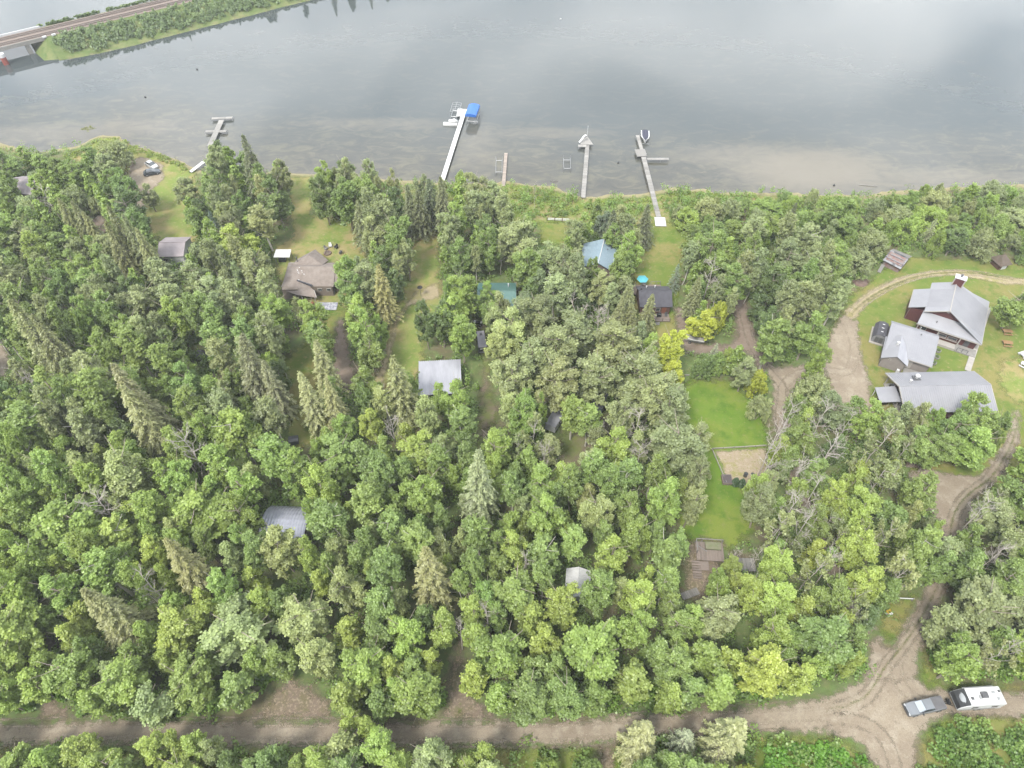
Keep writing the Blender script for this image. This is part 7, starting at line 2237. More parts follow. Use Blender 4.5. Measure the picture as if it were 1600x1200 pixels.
6 1 53.8 137.9 4.4 2.98 1 32 5
6 0 96.2 136.9 6.4 2.84 3 8 5
6 1 118 136.6 6.9 2.8 3 9 2
6 0 109.2 136.4 4.2 3.67 0 9 0
6 1 85.5 135.5 4.7 1.6 0 8 0
6 2 113.8 134.6 4.9 2.04 3 9 3
6 0 90.6 134.5 7 1.91 3 8 1
6 0 124 134.3 5.9 1.95 1 9 1
6 1 128.5 133.6 7.3 2.68 1 9 3
6 2 120.4 133.4 4.1 1.98 3 9 2
6 1 47.3 132.7 6.8 4.63 2 32 0
6 1 80.5 132.6 5.9 2.11 3 10 2
6 1 70 132.4 6.1 2.42 3 10 1
6 2 -92.5 131.2 4.2 1.55 0 17 2
6 2 85.2 130.9 6.7 3.61 0 8 0
6 0 100.5 130.9 6.8 1.76 1 8 0
6 2 -128.6 130.5 5.8 2.34 2 35 5
6 2 111.3 130.4 6.1 2.74 0 9 0
6 2 -102.5 129.3 5.7 2.84 0 17 1
6 1 122.2 129.3 5.4 2.62 1 9 1
6 2 -95.1 129 6.6 3.81 0 17 3
6 0 126.3 128.8 4 1.35 1 9 6
6 0 130.9 128.6 6.6 2.58 1 9 2
6 2 -113.8 128.2 4 1.75 3 36 2
6 2 -84.7 128.1 4.6 2 2 17 2
6 1 74.2 127.7 6.9 2.32 3 10 3
6 2 80.2 125.2 5.3 3.61 3 10 0
6 2 -128.5 124.9 5.5 2.49 3 36 1
6 2 -85 118.1 4.8 1.81 2 17 1
6 2 -110.9 117.7 7 3.48 3 36 3
6 1 73.3 115.9 5.5 1.92 0 10 0
6 5 44 106.5 7 2.06 1 37 0
6 4 44.4 96 4.5 1.3 2 37 1
6 1 41.9 94.2 4.5 1.96 2 37 0
6 4 44.6 94.1 4 1.57 2 37 2
6 3 38.6 92.8 6 1.97 1 65 0
6 5 48.4 88.1 6 2.16 0 45 0
6 2 58.1 84 8 3.71 1 45 0
6 2 47.4 81.7 6 1.88 1 24 0
6 1 55.3 81.7 6 2.46 2 45 0
6 2 70.5 57.1 3.8 1.47 2 46 0
6 2 69.2 53.3 3.9 1.68 3 7 0
6 2 72 52.2 4.9 3.03 0 70 0
6 2 74.9 39.1 3.7 1.7 2 70 1
6 2 69.4 37.3 3.6 1.5 3 5 0
6 2 80 36.8 4.1 1.52 2 70 2
6 1 10.9 20.5 4 1.41 2 41 0
6 0 5.2 20.2 4 1.41 2 41 0
6 2 50.8 14.3 5.1 2.01 2 4 1
6 2 66.5 13.2 5.6 2.41 2 5 0
6 2 53.1 12.2 4 1.47 2 4 2
'''
YOUNG_MASS='''
-62.9 135.5 8 2.02
-57.8 73.5 9.5 1.53
-86.9 96.7 9.5 1.71
58.6 130.5 9.5 1.97
-82 114.5 9.5 1.84
61.8 125 7.6 1.92
-47.3 98.1 9.5 1.71
17.2 134.4 9.5 1.97
-56 69.5 9.5 1.47
40.4 116.8 9.5 1.83
44.4 92 9.5 1.64
-98.1 107.8 9.5 1.76
42.8 126.5 9.5 1.9
-89.9 102.3 9.5 1.7
-86 130.3 7.8 1.91
-100.2 143.7 7.3 2
10.2 63.9 9.5 1.4
-114.2 140.1 9.3 1.97
-15.8 132.1 9.5 1.91
-37.5 118.8 7.4 1.81
-86.2 104.4 9.5 1.7
49.9 126.9 8.5 1.86
-115 148.4 8.1 2.01
2.8 93.4 9.5 1.6
-104.5 111.2 9.5 1.73
-132.6 149.5 7.9 2.01
-53.6 101.4 9.5 1.65
-13 150.4 8.6 2.01
-107.8 153 8.4 2.02
-60.1 156.2 9.5 2.01
-111.9 137.6 7.9 1.86
88.5 137.2 6.2 1.85
-104.2 132.3 7.9 1.81
-4.2 126.1 8.9 1.76
-90.2 116.2 9.5 1.67
-91.2 120.6 7.4 1.7
-31.1 142 9.5 1.83
-67.5 106.1 9.5 1.58
-70.9 155 9.2 1.91
-104.7 124.8 8.6 1.7
-77.2 152.6 8.5 1.89
117.3 151.2 6.4 1.88
40.5 106.9 7.5 1.57
-101.3 118.8 8.1 1.65
-100.2 108.6 9.5 1.58
-31.2 124.1 9.5 1.65
-115.2 118.2 8.1 1.61
-72.6 158.5 9.5 1.87
-74 152.6 9.2 1.83
-74.8 115.6 9.5 1.58
-71.4 120.1 9.5 1.6
-74.6 163.2 9.5 1.88
-131.4 166.8 7.3 1.89
1.5 131.7 8.1 1.66
-65.4 113.7 9.4 1.53
-15 122.3 9.5 1.58
-102 145.8 9.5 1.73
-97.3 142.6 7.8 1.7
12.6 125.8 9.5 1.58
-137.9 156.6 7.4 1.77
-8.1 129.8 9.5 1.6
-79.8 144.1 7.3 1.68
-12.5 142.1 9.2 1.65
-49.9 155.8 8.2 1.69
-74 143.3 9 1.6
-78 162.6 9.5 1.68
-107.5 161.5 8.3 1.67
-117 154 8.2 1.59
-98.4 129.3 7.2 1.43
-122.8 138.7 7.4 1.47
-111.6 161.3 8.3 1.56
-129 153.3 8.5 1.45
-103.4 151.7 9 1.39
-48.3 16.6 9.5 2.67
3.4 12.2 9.5 2.46
-117.2 110.9 9.5 2.61
-100.9 76.4 9.5 2.13
-140.7 147.1 9.5 2.31
-37 11.2 9.4 2.05
85.9 43.9 7.9 1.91
-37.2 16.2 8.9 2.56
-122.2 117 8.5 2.03
-128.2 134.9 8.3 1.64
-17.7 15.4 9.5 2.47
-22.2 15.8 9.5 2.57
35.4 13.8 8.8 2.24
-55.8 16.6 9.5 2.05
-4.8 14.5 9.5 2.41
-48.6 11.9 8.8 2.1
94.4 61.8 9.5 1.93
-101.3 72.6 9.5 1.84
-1.7 15.3 9.3 1.82
26.9 10.6 8.7 2.2
-6.8 10.6 9.5 2.59
-83.6 42 9.5 1.89
7.3 11.1 9.1 1.79
-83.1 38.9 8.5 2.14
-59.4 11.9 9.5 2.13
21.3 11.4 9.2 2.03
69.7 13.3 7.5 1.64
-98.2 66.7 9.5 1.86
97 67.5 9.5 2.07
-98.1 76 9.5 2.2
-15.6 12.1 8.8 2.17
19.5 13.3 9.5 1.63
-45.5 16.8 9.5 2
34.9 11 9.5 1.59
-22.1 11.8 9.5 2.01
-86.5 45.9 9.5 2.38
6.9 13.7 9.5 1.78
-85 49.2 9.5 2.18
-52.7 16 9.1 2.18
40.3 13.3 9.5 1.95
-106 87 9.5 1.83
-88.6 52 9.5 1.72
-29.4 10.5 9.5 1.65
82 37.1 7.8 1.72
-41.5 17 8.3 1.53
-136.9 145.2 8 1.62
91.4 55.3 9.2 1.63
15 13 9.5 1.97
-57.5 14.4 8.1 2.07
'''
TINT={'fresh': (0.222, 0.305, 0.07), 'mid': (0.182, 0.251, 0.068), 'grey': (0.237, 0.271, 0.123), 'deep': (0.123, 0.176, 0.057), 'lime': (0.272, 0.335, 0.075), 'yel': (0.335, 0.375, 0.048), 'pale': (0.281, 0.328, 0.13), 'so': (0.198, 0.215, 0.102), 'sy': (0.262, 0.262, 0.122), 'sd': (0.127, 0.149, 0.086), 'sb': (0.205, 0.208, 0.115), 'sp': (0.28, 0.29, 0.148), 'ss': (0.297, 0.33, 0.22), 'sblue': (0.154, 0.209, 0.171), 'dead': (0.396, 0.363, 0.319), 'deadw': (0.374, 0.264, 0.176)}
TREE_GROUP={'poplar': 'poplars of the lakeside wood', 'sapling': 'young poplars of the lakeside wood', 'aspen': 'slender aspens of the lakeside wood', 'spruce': 'spruces of the lakeside wood', 'dead': 'bare dead trees', 'sparse': 'half-bare poplars', 'shrub': 'willow shrubs'}
def tree_label(k, t, rel, mark, rank):
    base = f"{T_TNAMES[t]} {T_KNAMES[k]}"
    return f"{rank} of the {base}s {rel} the {mark}" if rank else f"{base} {rel} the {mark}"
# ------------------------------------------------------------------ trees
def leaf_mat():
    m, n, l, b = new_mat('leaves'); n.remove(b)
    out = [x for x in n if x.type == 'OUTPUT_MATERIAL'][0]
    oi = n.new('ShaderNodeObjectInfo'); a = n.new('ShaderNodeAttribute'); a.attribute_name = 'tone'
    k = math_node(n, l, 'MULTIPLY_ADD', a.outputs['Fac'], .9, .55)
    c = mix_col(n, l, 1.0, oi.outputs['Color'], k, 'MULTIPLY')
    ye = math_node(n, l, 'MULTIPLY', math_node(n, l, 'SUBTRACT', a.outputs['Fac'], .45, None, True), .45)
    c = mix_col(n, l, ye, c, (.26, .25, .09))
    d = n.new('ShaderNodeBsdfDiffuse'); t = n.new('ShaderNodeBsdfTranslucent'); mx = n.new('ShaderNodeMixShader')
    g = n.new('ShaderNodeBsdfGlossy'); g.inputs['Roughness'].default_value = .45; g.inputs['Color'].default_value = (.8, .85, .8, 1)
    m2 = n.new('ShaderNodeMixShader'); m2.inputs[0].default_value = .03
    l.new(c, d.inputs[0]); l.new(mix_col(n, l, 1.0, c, (1.15, 1.2, .7), 'MULTIPLY'), t.inputs[0])
    mx.inputs[0].default_value = .46
    l.new(d.outputs[0], mx.inputs[1]); l.new(t.outputs[0], mx.inputs[2])
    l.new(mx.outputs[0], m2.inputs[1]); l.new(g.outputs[0], m2.inputs[2])
    l.new(m2.outputs[0], out.inputs['Surface'])
    return m
M['leaves'] = leaf_mat()
M['bark'] = surf('grey-brown bark', (.23, .20, .165), (.15, .125, .10), 3, .95, stretch=(4, 4, 1))
M['pale_bark'] = surf('pale aspen bark', (.36, .34, .30), (.25, .235, .20), 2.5, .9, stretch=(1, 1, 3))
M['dead_bark'] = surf('bleached dead wood', (.32, .29, .262), (.245, .22, .198), 2, .95)
M['spruce_bark'] = surf('dark spruce bark', (.14, .115, .10), (.19, .165, .145), 3, .95)

def card_mesh(name, P, N, S, T, aspect=1.0, along=None):
    """leaf-sized four-cornered faces: centres, normals, half sizes, tone"""
    k = len(P); rng = np.random.default_rng(k)
    N = N / (np.linalg.norm(N, axis=1, keepdims=True) + 1e-9)
    if along is None: along = rng.normal(size=(k, 3))
    U = along - N * (along * N).sum(1, keepdims=True); U /= (np.linalg.norm(U, axis=1, keepdims=True) + 1e-9)
    V = np.cross(N, U)
    S = S[:, None]
    bend = N * S * .25
    co = np.stack([P - U * S - bend, P - V * S * aspect, P + U * S - bend, P + V * S * aspect], 1).reshape(-1, 3)
    me = D.meshes.new(name); me.vertices.add(4 * k); me.vertices.foreach_set('co', co.ravel())
    q = np.arange(4 * k)
    me.loops.add(4 * k); me.loops.foreach_set('vertex_index', q); me.polygons.add(k); me.polygons.foreach_set('loop_start', q[::4])
    me.update(calc_edges=True)
    me.attributes.new('tone', 'FLOAT', 'POINT').data.foreach_set('value', np.repeat(np.clip(T, 0, 1), 4).astype(np.float32))
    me.materials.append(M['leaves'])
    return me

def unit(rng, n):
    v = rng.normal(size=(n, 3)); return v / np.linalg.norm(v, axis=1, keepdims=True)

def crown_cards(rng, lobes, per_lobe, per_tuft, tuft_r, leaf, flat=.8, upright=.6):
    """lobes: (centre, radius); each lobe carries tufts on its outer side, each tuft is a puff of leaves"""
    P, N, S, T = [], [], [], []
    up = np.array([0, 0, 1.])
    for c, r, out in lobes:
        lt = rng.normal(0, .11)
        for _ in range(per_lobe):
            d = unit(rng, 1)[0] + out * .55 + up * .45; d /= np.linalg.norm(d)
            tc_ = c + d * r * rng.uniform(.62, 1.08)
            tr = tuft_r * rng.uniform(.7, 1.35); k = int(per_tuft * rng.uniform(.75, 1.3))
            q = unit(rng, k) * (rng.random(k) ** .5)[:, None] * tr * .78
            ax = d * .6 + up * upright; ax /= np.linalg.norm(ax)
            q += ax * (rng.random(k)[:, None] - .30) * tr * 1.55
            P.append(tc_ + q); N.append(q / tr * .55 + up * .62 + rng.normal(size=(k, 3)) * .55)
            S.append(leaf * rng.uniform(.7, 1.3, k)); T.append(.45 + lt + rng.normal(0, .10) + rng.normal(0, .10, k))
    return np.concatenate(P), np.concatenate(N), np.concatenate(S), np.concatenate(T)

def lobe_set(rng, H, R, z0, n, prof, rl, inner=.62):
    L = []
    for i in range(n):
        t = (i + .5) / n; t = min(1, max(0, t + rng.normal(0, .05)))
        a = i * 2.39996 + rng.normal(0, .35)
        rr = R * prof(t) * inner * rng.uniform(.8, 1.15)
        out = np.array([math.cos(a), math.sin(a), 0.])
        L.append((np.array([rr * math.cos(a), rr * math.sin(a), z0 + (H - z0) * t * .93]), R * rl * rng.uniform(.8, 1.25) * (.7 + .3 * prof(t)), out))
    return L

def wood_limbs(rng, H, z0, R, n, r0, lean=.02):
    mb = MB(); p = Vector((0, 0, -.3)); k = 6; pts = [p]
    for i in range(k):
        p = p + Vector((rng.normal(0, lean) * H / k * 2, rng.normal(0, lean) * H / k * 2, (H * .9 + .3) / k)); pts.append(p)
    for i in range(k):
        mb.tube(pts[i], pts[i + 1], r0 * (1 - i / k) + .03, r0 * (1 - (i + 1) / k) + .03, 6, i == 0)
    for i in range(n):
        t = rng.uniform(z0 / H, .85); j = min(k - 1, int(t / .9 * k)); b = pts[j].lerp(pts[j + 1], .5)
        a = i * 2.4 + rng.normal(0, .4); L = R * rng.uniform(.55, .9)
        m = b + Vector((math.cos(a) * L * .5, math.sin(a) * L * .5, L * .35)); e = m + Vector((math.cos(a) * L * .5, math.sin(a) * L * .5, L * .55))
        mb.tube(b, m, r0 * .35, r0 * .22, 4, False); mb.tube(m, e, r0 * .22, .02, 4, False)
    return mb

PROTO = {}
def proto(kind, crown, trunk, H, R): PROTO.setdefault(kind, []).append((crown, trunk, H, R))
egg = lambda t: max(.15, math.sin(math.pi * (.16 + .76 * t))) ** .8
dome = lambda t: math.sqrt(max(.05, 1 - (t * .95) ** 2))
spire = lambda t: max(.2, math.sin(math.pi * (.2 + .74 * t)))
def leaders(rng, H, R, z0, nL, nlobe, w0=.40, w1=.58, rl=.46, spread=.62):
    """a ragged crown: a few upright leaders of unequal height, each carrying its own lobes"""
    L = []; a0 = rng.uniform(0, 6.28)
    for i in range(nL):
        a = a0 + i * 6.283 / max(1, nL - 1) + rng.normal(0, .35); d = 0 if i == 0 else R * rng.uniform(.30, spread)
        Hl = H * (1 if i == 0 else rng.uniform(.66, .96)); Rl = R * rng.uniform(w0, w1); zb = z0 * rng.uniform(.8, 1.5)
        ox, oy = d * math.cos(a), d * math.sin(a)
        for c, r, out in lobe_set(rng, Hl, Rl, zb, nlobe, spire, rl, .60):
            t = (c[2] - zb) / (Hl - zb); k = .45 + .75 * t                   # leaders part from one another as they rise
            L.append((c + np.array([ox * k, oy * k, 0]), r, out * .8 + np.array([ox, oy, 0]) / R * .5))
        L.append((np.array([ox * 1.15, oy * 1.15, Hl * .94]), Rl * .30, np.array([0, 0, 1.])))
    return L
for s in range(9):
    rng = np.random.default_rng(100 + s); H, R = 14.0, 3.4
    L = leaders(rng, H, R, 2.8 + .4 * (s % 3), 4 + s % 3, 7)
    proto('poplar', card_mesh('poplar_leaves', *crown_cards(rng, L, 10, 40, .50, .132, .8, .75)), wood_limbs(rng, H, 3.2, R, 11, .17).mesh('poplar_wood', M['bark']), H, R)
for s in range(5):
    rng = np.random.default_rng(200 + s); H, R = 15.0, 2.2
    L = lobe_set(rng, H, R, 5.4, 13, spire, .40, .55) + leaders(rng, H * .92, R, 5.8, 3, 5, .4, .5, .5, .6)
    L.append((np.array([0, 0, H * .92]), R * .34, np.array([0, 0, 1.])))
    proto('aspen', card_mesh('aspen_leaves', *crown_cards(rng, L, 9, 36, .46, .128)), wood_limbs(rng, H, 4.5, R, 10, .16, .03).mesh('aspen_wood', M['pale_bark']), H, R)
for s in range(5):
    rng = np.random.default_rng(300 + s); H, R = 9.0, 2.2
    L = leaders(rng, H, R, 1.2, 4, 5, .42, .6)
    L.append((np.array([0, 0, H * .86]), R * .36, np.array([0, 0, 1.])))
    proto('sapling', card_mesh('young_poplar_leaves', *crown_cards(rng, L, 9, 38, .46, .128)), wood_limbs(rng, H, 1.8, R, 6, .09).mesh('young_poplar_wood', M['bark']), H, R)
for s in range(5):
    rng = np.random.default_rng(400 + s); H, R = 6.0, 3.0
    L = lobe_set(rng, H, R, .5, 20, dome, .34, .70)
    L.append((np.array([0, 0, H * .78]), R * .36, np.array([0, 0, 1.])))
    mb = MB()
    for i in range(7):
        a = i * .9 + rng.normal(0, .2); mb.tube((.2 * math.cos(a), .2 * math.sin(a), -.2), (R * .5 * math.cos(a), R * .5 * math.sin(a), H * .6), .07, .03, 4, False)
    proto('shrub', card_mesh('willow_leaves', *crown_cards(rng, L, 12, 36, .46, .118, .9, .9)), mb.mesh('willow_stems', M['bark']), H, R)

def spruce_cards(rng, H, R, whorls, droop, leaf, z0=.06, ragged=.2):
    P, N, S, T, A = [], [], [], [], []
    mb = MB(); mb.tube((0, 0, -.3), (0, 0, H * .5), H * .013, H * .008, 6, False); mb.tube((0, 0, H * .5), (0, 0, H * .97), H * .008, .02, 5, False)
    for w in range(whorls):
        t = z0 + (1 - z0) * (w / whorls) ** .92
        L0 = R * (1 - t) ** .80 + .12; nb = max(5, int(9 - 3 * t))
        for b in range(nb):
            L = L0 * rng.uniform(1 - ragged, 1 + ragged * .6); a = 2 * math.pi * (b / nb) + w * 1.1 + rng.normal(0, .18)
            z = H * t + rng.normal(0, .12); k = max(3, int(L / .26))
            d = np.array([math.cos(a), math.sin(a), 0.])
            if L > 1.2: mb.tube((0, 0, z), tuple(d * L * .8 + np.array([0, 0, z - droop * L * .45])), .035, .015, 3, False)
            for i in range(k):
                s_ = (i + .8) / k
                if s_ < .22 and L > 1: continue
                pos = d * L * s_ + np.array([0, 0, z - droop * L * s_ * s_ + .10 * L * max(0, s_ - .75)])
                side = np.array([-d[1], d[0], 0.])
                wdt = leaf * (1.25 - .55 * s_)
                for sg in (-1, 1, 0):
                    q = pos + side * sg * wdt * .75 * rng.uniform(.6, 1.2) + rng.normal(0, .04, 3) - np.array([0, 0, .12 * abs(sg) + rng.uniform(0, .14)])
                    P.append(q); N.append(np.array([0, 0, 1.]) + rng.normal(0, .42, 3) + d * .25); S.append(leaf * rng.uniform(.65, 1.1))
                    A.append(d * .8 + side * sg * .75 + np.array([0, 0, -.35]))
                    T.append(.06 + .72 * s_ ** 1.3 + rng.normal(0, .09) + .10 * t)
    for i in range(14):
        P.append(np.array([rng.normal(0, .08), rng.normal(0, .08), H * (.93 + .07 * i / 14)])); N.append(rng.normal(size=3)); S.append(leaf * .6); A.append(np.array([0, 0, 1.])); T.append(.7)
    return card_mesh('spruce_needles', np.array(P), np.array(N), np.array(S), np.array(T), .42, np.array(A)), mb.mesh('spruce_wood', M['spruce_bark'])
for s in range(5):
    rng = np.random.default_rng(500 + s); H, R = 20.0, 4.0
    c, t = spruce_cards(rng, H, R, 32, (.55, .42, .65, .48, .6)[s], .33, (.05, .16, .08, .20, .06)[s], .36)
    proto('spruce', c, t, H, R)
for s in range(2):
    rng = np.random.default_rng(550 + s); H, R = 12.0, 3.0
    c, t = spruce_cards(rng, H, R, 17, .16, .21, .03, .22)
    proto('spruce_young', c, t, H, R)

def bare_wood(rng, H, R, n1, dens=1.0, z0=.3):
    mb = MB(); lean = Vector((rng.normal(0, .05), rng.normal(0, .05), 1)) * H * .86
    k = 5; pts = [Vector((0, 0, -.3))] + [lean * ((i + 1) / k) + Vector((rng.normal(0, .12), rng.normal(0, .12), 0)) for i in range(k)]
    for i in range(k): mb.tube(pts[i], pts[i + 1], .17 * (1 - i / k * .8), .17 * (1 - (i + 1) / k * .8), 5, False)
    tips = []
    def grow(p, d, L, r, lev):
        q = p + d * L * .5; d2 = (d + Vector(rng.normal(0, .18, 3))).normalized(); e = q + d2 * L * .5
        mb.tube(p, q, r, r * .75, 4 if lev < 2 else 3, False); mb.tube(q, e, r * .75, r * .45, 3, False); tips.append((e, d2))
        if lev >= 3: return
        for i in range(int((3, 3, 3)[lev] * dens + rng.random())):
            f = rng.uniform(.25, 1.0); b = p.lerp(e, f)
            nd = (d2 + Vector(rng.normal(0, .62, 3)) + Vector((0, 0, .18))).normalized()
            grow(b, nd, L * rng.uniform(.42, .62), max(.016, r * .52), lev + 1)
    for i in range(n1):
        t = rng.uniform(z0, 1.0); j = min(k - 1, int(t * k)); b = pts[j].lerp(pts[j + 1], t * k - j)
        a = i * 2.4 + rng.normal(0, .4); d = Vector((math.cos(a), math.sin(a), rng.uniform(.35, 1.0))).normalized()
        grow(b, d, R * rng.uniform(.6, 1.0) * (1.15 - .35 * t), .055, 0)
    return mb, tips
for s in range(4):
    rng = np.random.default_rng(600 + s); H, R = 13.0, 3.0
    mb, tips = bare_wood(rng, H, R, 12, 1.0, .35)
    proto('dead', None, mb.mesh('bare_branches', M['dead_bark']), H, R)
for s in range(3):
    rng = np.random.default_rng(650 + s); H, R = 13.0, 3.0
    mb, tips = bare_wood(rng, H, R, 12, .9, .35)
    tips = [t for t in tips if rng.random() < .32]
    P, N, S, T = [], [], [], []
    for e, d in tips:
        k = 14; q = unit(rng, k) * (rng.random(k) ** .5)[:, None] * .55
        P.append(np.array(e) + q); N.append(q + np.array([0, 0, .4]) + rng.normal(size=(k, 3)) * .5); S.append(.19 * rng.uniform(.7, 1.3, k)); T.append(.45 + rng.normal(0, .1, k))
    proto('sparse', card_mesh('thin_leaves', *(np.concatenate(x) for x in (P, N, S, T))), mb.mesh('thin_wood', M['dead_bark']), H, R)

TREE_NAME = dict(poplar='poplar_tree', sapling='young_poplar', aspen='aspen_tree', spruce='spruce_tree', dead='dead_tree', sparse='thin_poplar', shrub='willow_shrub')
TREE_CAT = dict(poplar='poplar', sapling='young tree', aspen='aspen', spruce='spruce', dead='dead tree', sparse='thin tree', shrub='shrub')
TREE_POS = []
rt = random.Random(11)
for ln in TREES.strip().split('\n'):
    q_ = [float(v) for v in ln.split()]; kind, tn, x, y, h, r = T_KINDS[int(q_[0])], T_TINTS[int(q_[1])], *q_[2:6]
    label = tree_label(kind, tn, T_RELS[int(q_[6])], T_MARKS[int(q_[7])], T_RANKS[int(q_[8])])
    pk = 'spruce_young' if kind == 'spruce' and h < 12.5 and tn in ('sp', 'ss', 'sblue') else kind
    crown, trunk, H, R = rt.choice(PROTO[pk])
    root = D.objects.new(TREE_NAME[kind], None); root.empty_display_size = .5
    zg = float(ground_z(np.array([[x]]), np.array([[y]]))[0, 0])
    root.location = (x, y, zg); root.rotation_euler = (rt.gauss(0, .02), rt.gauss(0, .02), rt.uniform(0, 6.28))
    g_ = 1.06 if kind in ('poplar', 'aspen', 'sapling') else 1.0
    root.scale = (g_ * r / R * rt.uniform(.88, 1.14), g_ * r / R * rt.uniform(.88, 1.14), h / H)
    tag(link(root), label, TREE_CAT[kind], TREE_GROUP[kind])
    tr = link(D.objects.new('trunk' if kind != 'shrub' else 'stems', trunk), root)
    if kind == 'dead': tr.name = 'bare_branches'
    if crown is not None:
        c = link(D.objects.new('crown', crown), root)
        k = rt.gauss(1, .09); b = TINT[tn]
        hue = rt.gauss(0, .035)
        c.color = (b[0] * k * (1 + hue), b[1] * k, b[2] * k * (1 - hue), 1)
    TREE_POS.append((x, y, r))
# the smallest young poplars, beyond the first three hundred, as one mass
def young_mass():
    rng = np.random.default_rng(99); CO, TO = [], []
    src = []
    for crown, trunk, H, R in PROTO['sapling']:
        k = len(crown.polygons); co = np.empty(k * 12); crown.vertices.foreach_get('co', co); to = np.empty(k * 4, np.float32); crown.attributes['tone'].data.foreach_get('value', to); src.append((co.reshape(k, 4, 3), to.reshape(k, 4), H, R))
    for ln in YOUNG_MASS.strip().split('\n'):
        x, y, h, r = (float(v) for v in ln.split()); co, to, H, R = src[rng.integers(len(src))]
        i = rng.random(len(co)) < .26; c = co[i]; m = c.mean(1, keepdims=True); c = m + (c - m) * 1.8
        a = rng.uniform(0, 6.28); ca, sa = math.cos(a), math.sin(a); c = np.stack([(c[..., 0] * ca - c[..., 1] * sa) * r / R * 1.06, (c[..., 0] * sa + c[..., 1] * ca) * r / R * 1.06, c[..., 2] * h / H], -1)
        CO.append(c + np.array([x, y, float(ground_z(np.array([[x]]), np.array([[y]]))[0, 0])])); TO.append(to[i] + rng.normal(0, .10))
    co = np.concatenate(CO); to = np.clip(np.concatenate(TO), 0, 1); k = len(co)
    me = D.meshes.new('young_wood'); me.vertices.add(4 * k); me.vertices.foreach_set('co', co.ravel()); me.loops.add(4 * k); me.loops.foreach_set('vertex_index', np.arange(4 * k)); me.polygons.add(k); me.polygons.foreach_set('loop_start', np.arange(0, 4 * k, 4)); me.update(calc_edges=True)
    me.attributes.new('tone', 'FLOAT', 'POINT').data.foreach_set('value', to.ravel().astype(np.float32)); me.materials.append(M['leaves'])
    o = link(D.objects.new('young_wood', me)); o.color = (*TINT['fresh'], 1); tag(o, 'mass of small young poplars filling the gaps of the wood', None, None, 'stuff')
young_mass()
# ------------------------------------------------------------------ undergrowth
def in_bare(x, y, m=.4):
    for P in OUTLINES:
        if P[:, 0].min() - 1 < x < P[:, 0].max() + 1 and P[:, 1].min() - 1 < y < P[:, 1].max() + 1:
            if pdist(np.array([[x]]), np.array([[y]]), P)[0, 0] > -m: return True
    return False
DOCK_LINES = [((18.7, 154.2), (21.7, 180)), ((37.4, 141.0), (37, 174)), ((-19, 161.6), (-14, 200)), ((-2.3, 159.5), (-1.7, 176))]
def near_dock(x, y):
    for (x0, y0), (x1, y1) in DOCK_LINES:
        t = max(0, min(1, ((x - x0) * (x1 - x0) + (y - y0) * (y1 - y0)) / ((x1 - x0) ** 2 + (y1 - y0) ** 2)))
        if math.hypot(x - x0 - t * (x1 - x0), y - y0 - t * (y1 - y0)) < 2.0: return True
    return False
def leaf_mass(name, spots, leaf, per, seed, col, label, cat=None):
    spots = [s for s in spots if not near_dock(s[0], s[1])]
    rng = np.random.default_rng(seed); P, N, S, T = [], [], [], []
    for x, y, r, h in spots:
        k = int(per * rng.uniform(.7, 1.2)); tone = rng.normal(.45, .14)
        nb = 4; c = np.stack([rng.normal(0, r * .38, nb), rng.normal(0, r * .38, nb), rng.uniform(.45, 1.0, nb) * h * .75], 1)
        w = rng.integers(0, nb, k); q = unit(rng, k) * (rng.random(k) ** .5)[:, None] * np.array([r * .55, r * .55, h * .38])
        p = c[w] + q; p[:, 2] = np.abs(p[:, 2]) + .03
        P.append(p + np.array([x, y, float(ground_z(np.array([[x]]), np.array([[y]]))[0, 0])])); N.append(q / np.array([r, r, h]) + np.array([0, 0, .5]) + rng.normal(size=(k, 3)) * .45)
        S.append(leaf * rng.uniform(.7, 1.35, k)); T.append(tone + rng.normal(0, .1, k))
    me = card_mesh(name, *(np.concatenate(v) for v in (P, N, S, T)))
    o = link(D.objects.new(name, me)); o.color = (*col, 1)
    return tag(o, label, None, None, 'stuff')
ru = random.Random(5)
spots = []
while len(spots) < 6500:
    x, y = ru.uniform(-150, 150), ru.uniform(12, 185)
    if abs(x) > 78 + .42 * y + 12: continue
    if y > shore_y(x) - 2.0 or in_bare(x, y): continue
    spots.append((x, y, ru.uniform(.8, 2.0), ru.uniform(.7, 3.6)))
leaf_mass('undergrowth', spots, .16, 66, 1, (.155, .235, .058), 'low green undergrowth filling the wood floor under the trees')
def poly_spots(px, n, r0, r1, h0, h1, seed):
    P = np.array([at(*p) for p in px]); rr = random.Random(seed); out = []
    while len(out) < n:
        x, y = rr.uniform(P[:, 0].min(), P[:, 0].max()), rr.uniform(P[:, 1].min(), P[:, 1].max())
        if pdist(np.array([[x]]), np.array([[y]]), P)[0, 0] > 0: out.append((x, y, rr.uniform(r0, r1), rr.uniform(h0, h1)))
    return out
leaf_mass('leafy_thicket', poly_spots([(1190, 1172), (1300, 1166), (1345, 1190), (1372, 1240), (1372, 1320), (1180, 1320)], 240, .7, 1.2, .6, 1.2, 2), .17, 90, 2, (.12, .26, .03), 'bright green leafy weeds beside the road bend')
leaf_mass('corner_thicket', poly_spots([(1455, 1150), (1490, 1138), (1720, 1150), (1720, 1320), (1450, 1320), (1440, 1220)], 300, .7, 1.5, .5, 1.8, 3), .17, 80, 3, (.12, .21, .042), 'mixed green bushes below the white travel trailer')
